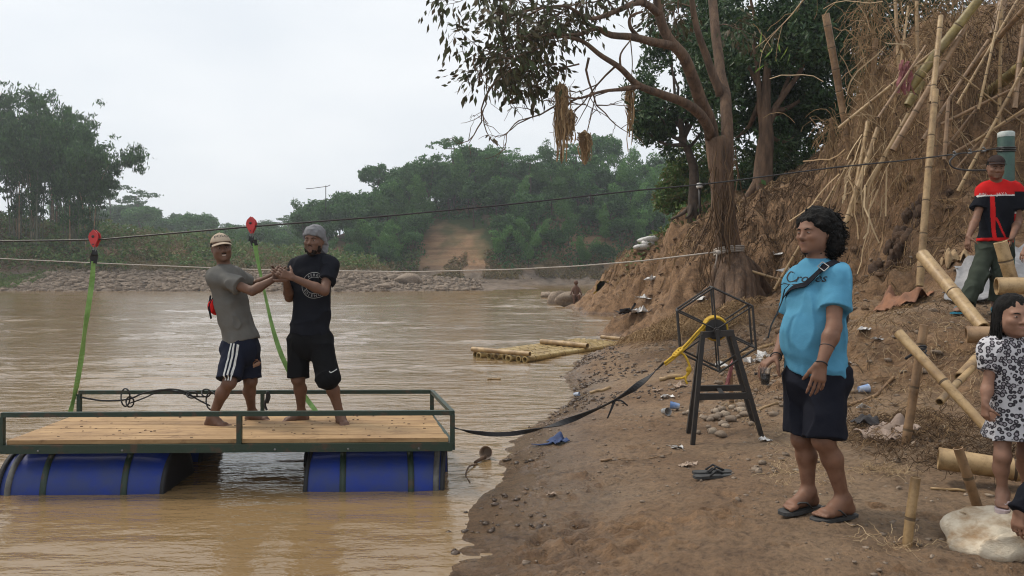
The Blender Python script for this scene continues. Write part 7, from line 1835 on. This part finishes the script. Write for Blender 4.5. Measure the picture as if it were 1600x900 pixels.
pair = thing('flip_flops', 'old black flip flop with its strap lying alone on the beach mid picture', 'sandal', gpt(1112, 748)); q = gpt(1112, 748); dd = nrm((.97, .25, 0)); rr2 = np.cross(dd, upz)
for k, (ox, oy, zz, an) in enumerate(((0, 0, .004, 0), (.015, .055, .014, .12))):
    mb = MB(); d2 = nrm(dd + rr2 * an); r2 = np.cross(d2, upz); pr = [(-.13, .022), (-.10, .036), (-.03, .034), (.04, .040), (.09, .046), (.125, .038), (.14, .02)]; lst = [(x, w) for x, w in pr] + [(x, -w) for x, w in pr[::-1]]; n = len(lst)
    bs = A(q) + dd * ox + np.array([0, oy, zz]); V = [bs + d2 * x + r2 * w + upz * h for h in (0, .018) for x, w in lst]
    mb.add(V, [list(range(n))[::-1]], [[n + i for i in range(n)]], np.array([[i, (i + 1) % n, (i + 1) % n + n, i + n] for i in range(n)])); so = obj('sole', mb, MAT['sandal_grey'], pair, False)
    mb = MB(); mb.tube([bs + d2 * -.03 + r2 * .034 + upz * .018, bs + d2 * .02 + r2 * .026 + upz * .05, bs + d2 * .085 + upz * .02, bs + d2 * .02 - r2 * .03 + upz * .052, bs + d2 * -.03 - r2 * .034 + upz * .018], .007, 6); obj('strap', mb, MAT['rubber'], so)
for i, (px, py, L, a, rr3, lab, mt) in enumerate(((958, 721, .20, .05, .010, 'short brown stick lying on the open beach', 'bamboo_brown'), (1048, 593, .28, -.25, .028, 'pale crooked branch piece lying left of the winch', 'bamboo_dry'), (772, 591, .20, .05, .016, 'pale stick at the water edge far from the camera', 'bamboo_dry'), (938, 612, .26, .0, .02, 'pale short cane on the wet shore beyond the strap', 'bamboo_dry'), (1010, 716, .4, .1, .004, 'thin dark twig right of the short brown stick', 'bamboo_brown'), (1360, 622, .75, .55, .014, 'bent root lying on the slope right of the man in blue', 'bamboo_brown'), (1190, 640, .3, -.2, .012, 'dry twig by the right winch leg', 'bamboo_dry'), (1480, 768, .18, -.5, .008, 'pale splinter lying between the stake and the sack', 'bamboo_dry'), (1165, 556, .8, .2, .02, 'pale branch lying behind the winch', 'bamboo_dry'))):
    p = gpt(px, py) if px > 800 else Vector((at(px, py, 11.6).x, 11.6, 0)); mb = MB(); d = np.array([math.cos(a), math.sin(a), 0]); qs = [A(p) + d * L * t + np.array([0, .05 * L * math.sin(5 * t + i), 0]) for t in np.linspace(-.5, .5, 6)]
    for v in qs: v[2] = max(0, gz_at(v[0], v[1])) + rr3 * .8
    mb.tube(qs, [rr3 * (1 + .2 * math.sin(3 * k + i)) for k in range(6)], 8); o = obj('stick', mb, MAT[mt], None, loc=tuple(p)); tag(o, lab, 'stick')
def scrap(lab, px, py, s, m, seed, name='plastic_scrap', cat='litter', hf=None):
    p = gpt(px, py); r2 = np.random.default_rng(seed); n = 6; u = np.linspace(-1, 1, n); U, Vv = np.meshgrid(u, u); P = np.stack([U * s * (1 + .3 * r2.normal(size=U.shape)), Vv * s * .7 * (1 + .3 * r2.normal(size=U.shape)), np.abs(r2.normal(size=U.shape)) * s * .35 + .004], -1).reshape(-1, 3)
    o = obj(name, mesh_from(name, P, [grid_faces(n, n)], False), m, None); o.location = p; o.modifiers.new('thickness', 'SOLIDIFY').thickness = .002; return tag(o, lab, cat)
for i, (px, py, s, mt, lab) in enumerate(((1043, 622, .06, 'litter_white', 'crumpled clear wrapper above the two cups'), (1028, 612, .05, 'cup_beige', 'tan seed husk left of the crumpled wrapper'), (1062, 606, .08, 'cup_beige', 'pale dry husk heap left of the winch legs'), (1058, 701, .045, 'litter_white', 'small white paper on the beach below the winch'), (1079, 727, .035, 'cup_beige', 'small whitish stone like lump right of the white paper'), (1072, 730, .05, 'cup_beige', 'beige crumpled leaf above the flip flop'), (1130, 575, .10, 'litter_white', 'white plastic bag scrap behind the wheel of the winch'), (1195, 560, .12, 'litter_white', 'long white plastic scrap behind the winch at the right'), (1175, 568, .10, 'litter_white', 'dirty white plastic strip behind the wheel rim'), (1195, 690, .04, 'litter_white', 'white scrap at the right winch foot'), (1350, 520, .06, 'litter_white', 'white pebble like scrap on the mound left slope'), (1320, 573, .06, 'litter_white', 'white scrap close behind the blue shirt hem'), (1372, 533, .05, 'litter_white', 'pale scrap on the mound under the pole'), (1290, 400, .2, 'litter_white', 'grey plastic scrap in the bank hollow'), (1100, 470, .2, 'litter_white', 'white plastic scrap under the leaning tree'), (1192, 590, .06, 'rag_black', 'dark crumpled bag right behind the winch'), (862, 776, .035, 'cup_beige', 'shell like husk on the near beach'), (1350, 640, .05, 'litter_white', 'clear wrapper on the slope right of the shorts'), (1300, 640, .05, 'litter_white', 'white scrap behind the knee of the man in blue'), (1362, 690, .06, 'cup_beige', 'pale husk below the khaki cloth'), (1235, 430, .16, 'litter_white', 'white plastic heap in the dark face left of the blue shoulder'), (1215, 400, .12, 'litter_white', 'white litter in the dark root face'), (1010, 470, .2, 'litter_white', 'white rubbish on the promontory slope'), (1020, 440, .2, 'litter_white', 'white rubbish higher on the promontory slope'), (990, 494, .3, 'rag_black', 'black rubbish at the foot of the promontory by the water'), (1003, 490, .2, 'litter_white', 'grey white rubbish bag beside the black rubbish at the water'))): scrap(lab, px, py, s, MAT[mt], i)
# sandbags on the ridge
for i, (px, py) in enumerate(((1002, 385), (1012, 380), (1018, 376), (1008, 378))):
    p = gpt(px, py + 6); mb = MB(); mb.ell((0, 0, 0), (.34, .22, .14), n=12, jit=.25, seed=i); o = obj('sandbag', mb, MAT['litter_white'], None); o.location = (p.x, p.y, p.z + .10 + .1 * (i > 1)); tag(o, 'pale sandbag in the little pile on the promontory ridge', 'sandbag', 'pile of sandbags on the ridge')
yl = MB()
for k in range(14):
    q = [A(at(942 + r.normal() * 2, 440, 33.6))]
    for j in range(3): q.append(q[-1] + np.array([r.normal() * .12, 0, -.18]))
    yl.ribbon(q, .12, (1, 0, 0), .01)
o = obj('dead_frond', yl, M('frond_yellow', (.45, .28, .05)), None, False, loc=tuple(at(942, 440, 33.6))); tag(o, 'yellow dead frond hanging at the tip of the promontory', 'frond')

# stones: pebbles strewn uncountably, cobbles by the winch one by one
MAT['stone'] = M('stone', (.27, .21, .155), (.15, .11, .08), 9, .85, .4, 30); MAT['clod'] = M('clod', (.20, .125, .07), (.11, .066, .04), 9, .95, .4, 30); MAT['stone_pale'] = M('stone_pale', (.40, .33, .25), (.24, .18, .13), 7, .85, .4, 30); MAT['stone_wet'] = M('stone_wet', (.095, .06, .038), (.045, .03, .02), 9, .35, .4, 30)
def pebbles(name, label, n, reg, s0, s1, matn, seed, filt, hf=near_h):
    r2 = np.random.default_rng(seed); x, y = r2.uniform(reg[0], reg[1], n * 4), r2.uniform(reg[2], reg[3], n * 4); z = hf(x, y); k = filt(x, y, z); x, y, z = x[k][:n], y[k][:n], z[k][:n]; m = len(x)
    b = MB().ell((0, 0, 0), (1, 1, 1), n=6); bv = np.concatenate(b.V); bf = b.F[0]; s = s0 * (s1 / s0) ** r2.uniform(0, 1, m) ** 2.2
    sc3 = np.stack([s * r2.uniform(.7, 1.4, m), s * r2.uniform(.7, 1.4, m), s * r2.uniform(.4, .8, m)], 1); a = r2.uniform(0, 6.28, m)
    V = bv[None] * sc3[:, None] * (1 + .22 * r2.normal(size=(m, len(bv), 1))); X = V[..., 0] * np.cos(a)[:, None] - V[..., 1] * np.sin(a)[:, None]; Y_ = V[..., 0] * np.sin(a)[:, None] + V[..., 1] * np.cos(a)[:, None]
    V = np.stack([X + x[:, None], Y_ + y[:, None], V[..., 2] + (z + s * .15)[:, None]], -1).reshape(-1, 3); F_ = (bf[None] + (np.arange(m) * len(bv))[:, None, None]).reshape(-1, 4)
    return tag(obj(name, mesh_from(name, V, [F_], True), MAT[matn]), label, None, None, 'stuff')
pebbles('pebbles', 'small stones and clods on the near beach', 1100, (-.4, 3.2, 2.6, 8), .004, .020, 'stone', 601, lambda x, y, z: (z > .015) & (fbm2(x, y, 1.1, 2, 5) > 0))
pebbles('pebbles', 'dark wet stones along the water edge', 420, (-.5, 1.6, 2.6, 12), .008, .032, 'stone_wet', 602, lambda x, y, z: (z > -.03) & (z < .07) & (fbm2(x, y, 1.4, 2, 6) > -.05))
pebbles('mud_clods', 'dark mud clods on the wet shore beyond the strap', 700, (.2, 2.6, 8.5, 15), .010, .035, 'stone_wet', 603, lambda x, y, z: (z > .0) & (z < .26) & (fbm2(x, y, .8, 2, 7) > -.1))
pebbles('pebbles', 'stones and crumbs over the slope and mound', 1700, (1.6, 5.6, 5, 13), .008, .045, 'stone', 604, lambda x, y, z: (z > .26) & (fbm2(x, y, .8, 2, 8) > -.2))
pebbles('pebbles', 'pale crumbs on the mound', 500, (1.8, 5.2, 4, 9), .005, .022, 'stone_pale', 605, lambda x, y, z: (z > .24))
pebbles('gravel', 'grey gravel and cobbles of the bar across the river', 5200, (-48, -3, 68, 92), .10, .42, 'stone', 606, lambda x, y, z: (z > .0) & (z < 2.6), far_h)
pebbles('rubble', 'earth clods and rubble on the promontory and steep banks', 1300, (3.5, 9, 9.5, 34), .02, .11, 'clod', 607, lambda x, y, z: (z > .4))
rk0 = None; r2 = np.random.default_rng(9)
for i in range(34):
    px, py = 1128 + r2.normal() * 32, 655 + r2.normal() * 11
    p = gpt(px, py); s = r2.uniform(.018, .048)
    if i % 11 == 0: mb = MB(); mb.ell((0, 0, 0), (1.25, 1, .72), n=12, jit=.3, seed=i); rk0 = obj('cobble', mb, MAT['stone_pale'] if i % 2 else MAT['stone'], None, loc=(0, 0, 0)); o = rk0
    else: o = rk0.copy(); COL.objects.link(o)
    o.location = p + Vector((0, 0, s * .35)); o.scale = (s, s, s); o.rotation_euler = (0, 0, r2.uniform(0, 6.28)); tag(o, 'rounded tan cobble in the little scatter under and behind the winch', 'stone', 'cobbles by the winch')
for i, (px, py, Y, s, lab) in enumerate(((875, 464, 41, .5, 'dark rounded boulder standing in the water at the tip of the promontory'), (858, 461, 52, .45, 'low flat rock in the river beyond the promontory tip'), (893, 474, 37.5, .55, 'reddish mud boulder at the promontory tip'), (640, 447, 76, .95, 'large brown boulder on the gravel bar waterline'), (615, 446, 77, .5, 'smaller boulder left of the large one on the gravel bar'), (600, 455, 72, .45, 'dark rock at the water edge of the gravel bar'), (692, 455, 73, .5, 'low rock at the right end of the gravel bar'))):
    p = at(px, py, Y); z = (fz_at(p.x, p.y) if Y > 60 else max(-.1, gz_at(p.x, p.y))); mb = MB(); mb.ell((0, 0, 0), (s * 1.3, s, s * (1.3 if i == 0 else .7)), n=16, jit=.45, seed=20 + i); o = obj('boulder', mb, MAT['stone'], None); o.location = (p.x, p.y, max(z, -.05) + s * .3); tag(o, lab, 'boulder')
sm_ = thing('person', 'tiny distant person sitting at the tip of the promontory', 'person', at(900, 467, 37)); mb = MB(); c0 = A(at(900, 468, 37)); S = Sdf()
S.cap(c0 + upz * .1, c0 + upz * .55, .17, .15, .05, ((0, 1, 0), .7)); S.ell(c0 + upz * .82, .11, None, .03); S.cap(c0 + upz * .55, c0 + upz * .72, .07, .06, .04)
for q in (-1, 1): S.cap(c0 + np.array([q * .16, 0, .52]), c0 + np.array([q * .26, -.12, .25]), .05, .04, .03); S.cap(c0 + np.array([q * .09, 0, .08]), c0 + np.array([q * .12, -.36, .2]), .09, .07, .04); S.cap(c0 + np.array([q * .12, -.36, .2]), c0 + np.array([q * .12, -.36, -.22]), .07, .05, .03)
V, Fq = S.mesh(.03); obj('body', mesh_from('body', V, [Fq]), MAT['skin_dark'], sm_)
an_ = thing('aerial', 'thin television aerial on a mast above the left end of the far hill', 'aerial', at(509, 305, 124)); mb = MB(); mb.tube([at(509, 330, 124), at(509, 290, 124)], .07, 5); obj('mast', mb, MAT['steel_black'], an_); mb = MB(); mb.tube([at(478, 295, 124), at(490, 294, 124), at(512, 291, 124), at(516, 289, 124)], .055, 5); obj('boom', mb, MAT['steel_black'], an_)
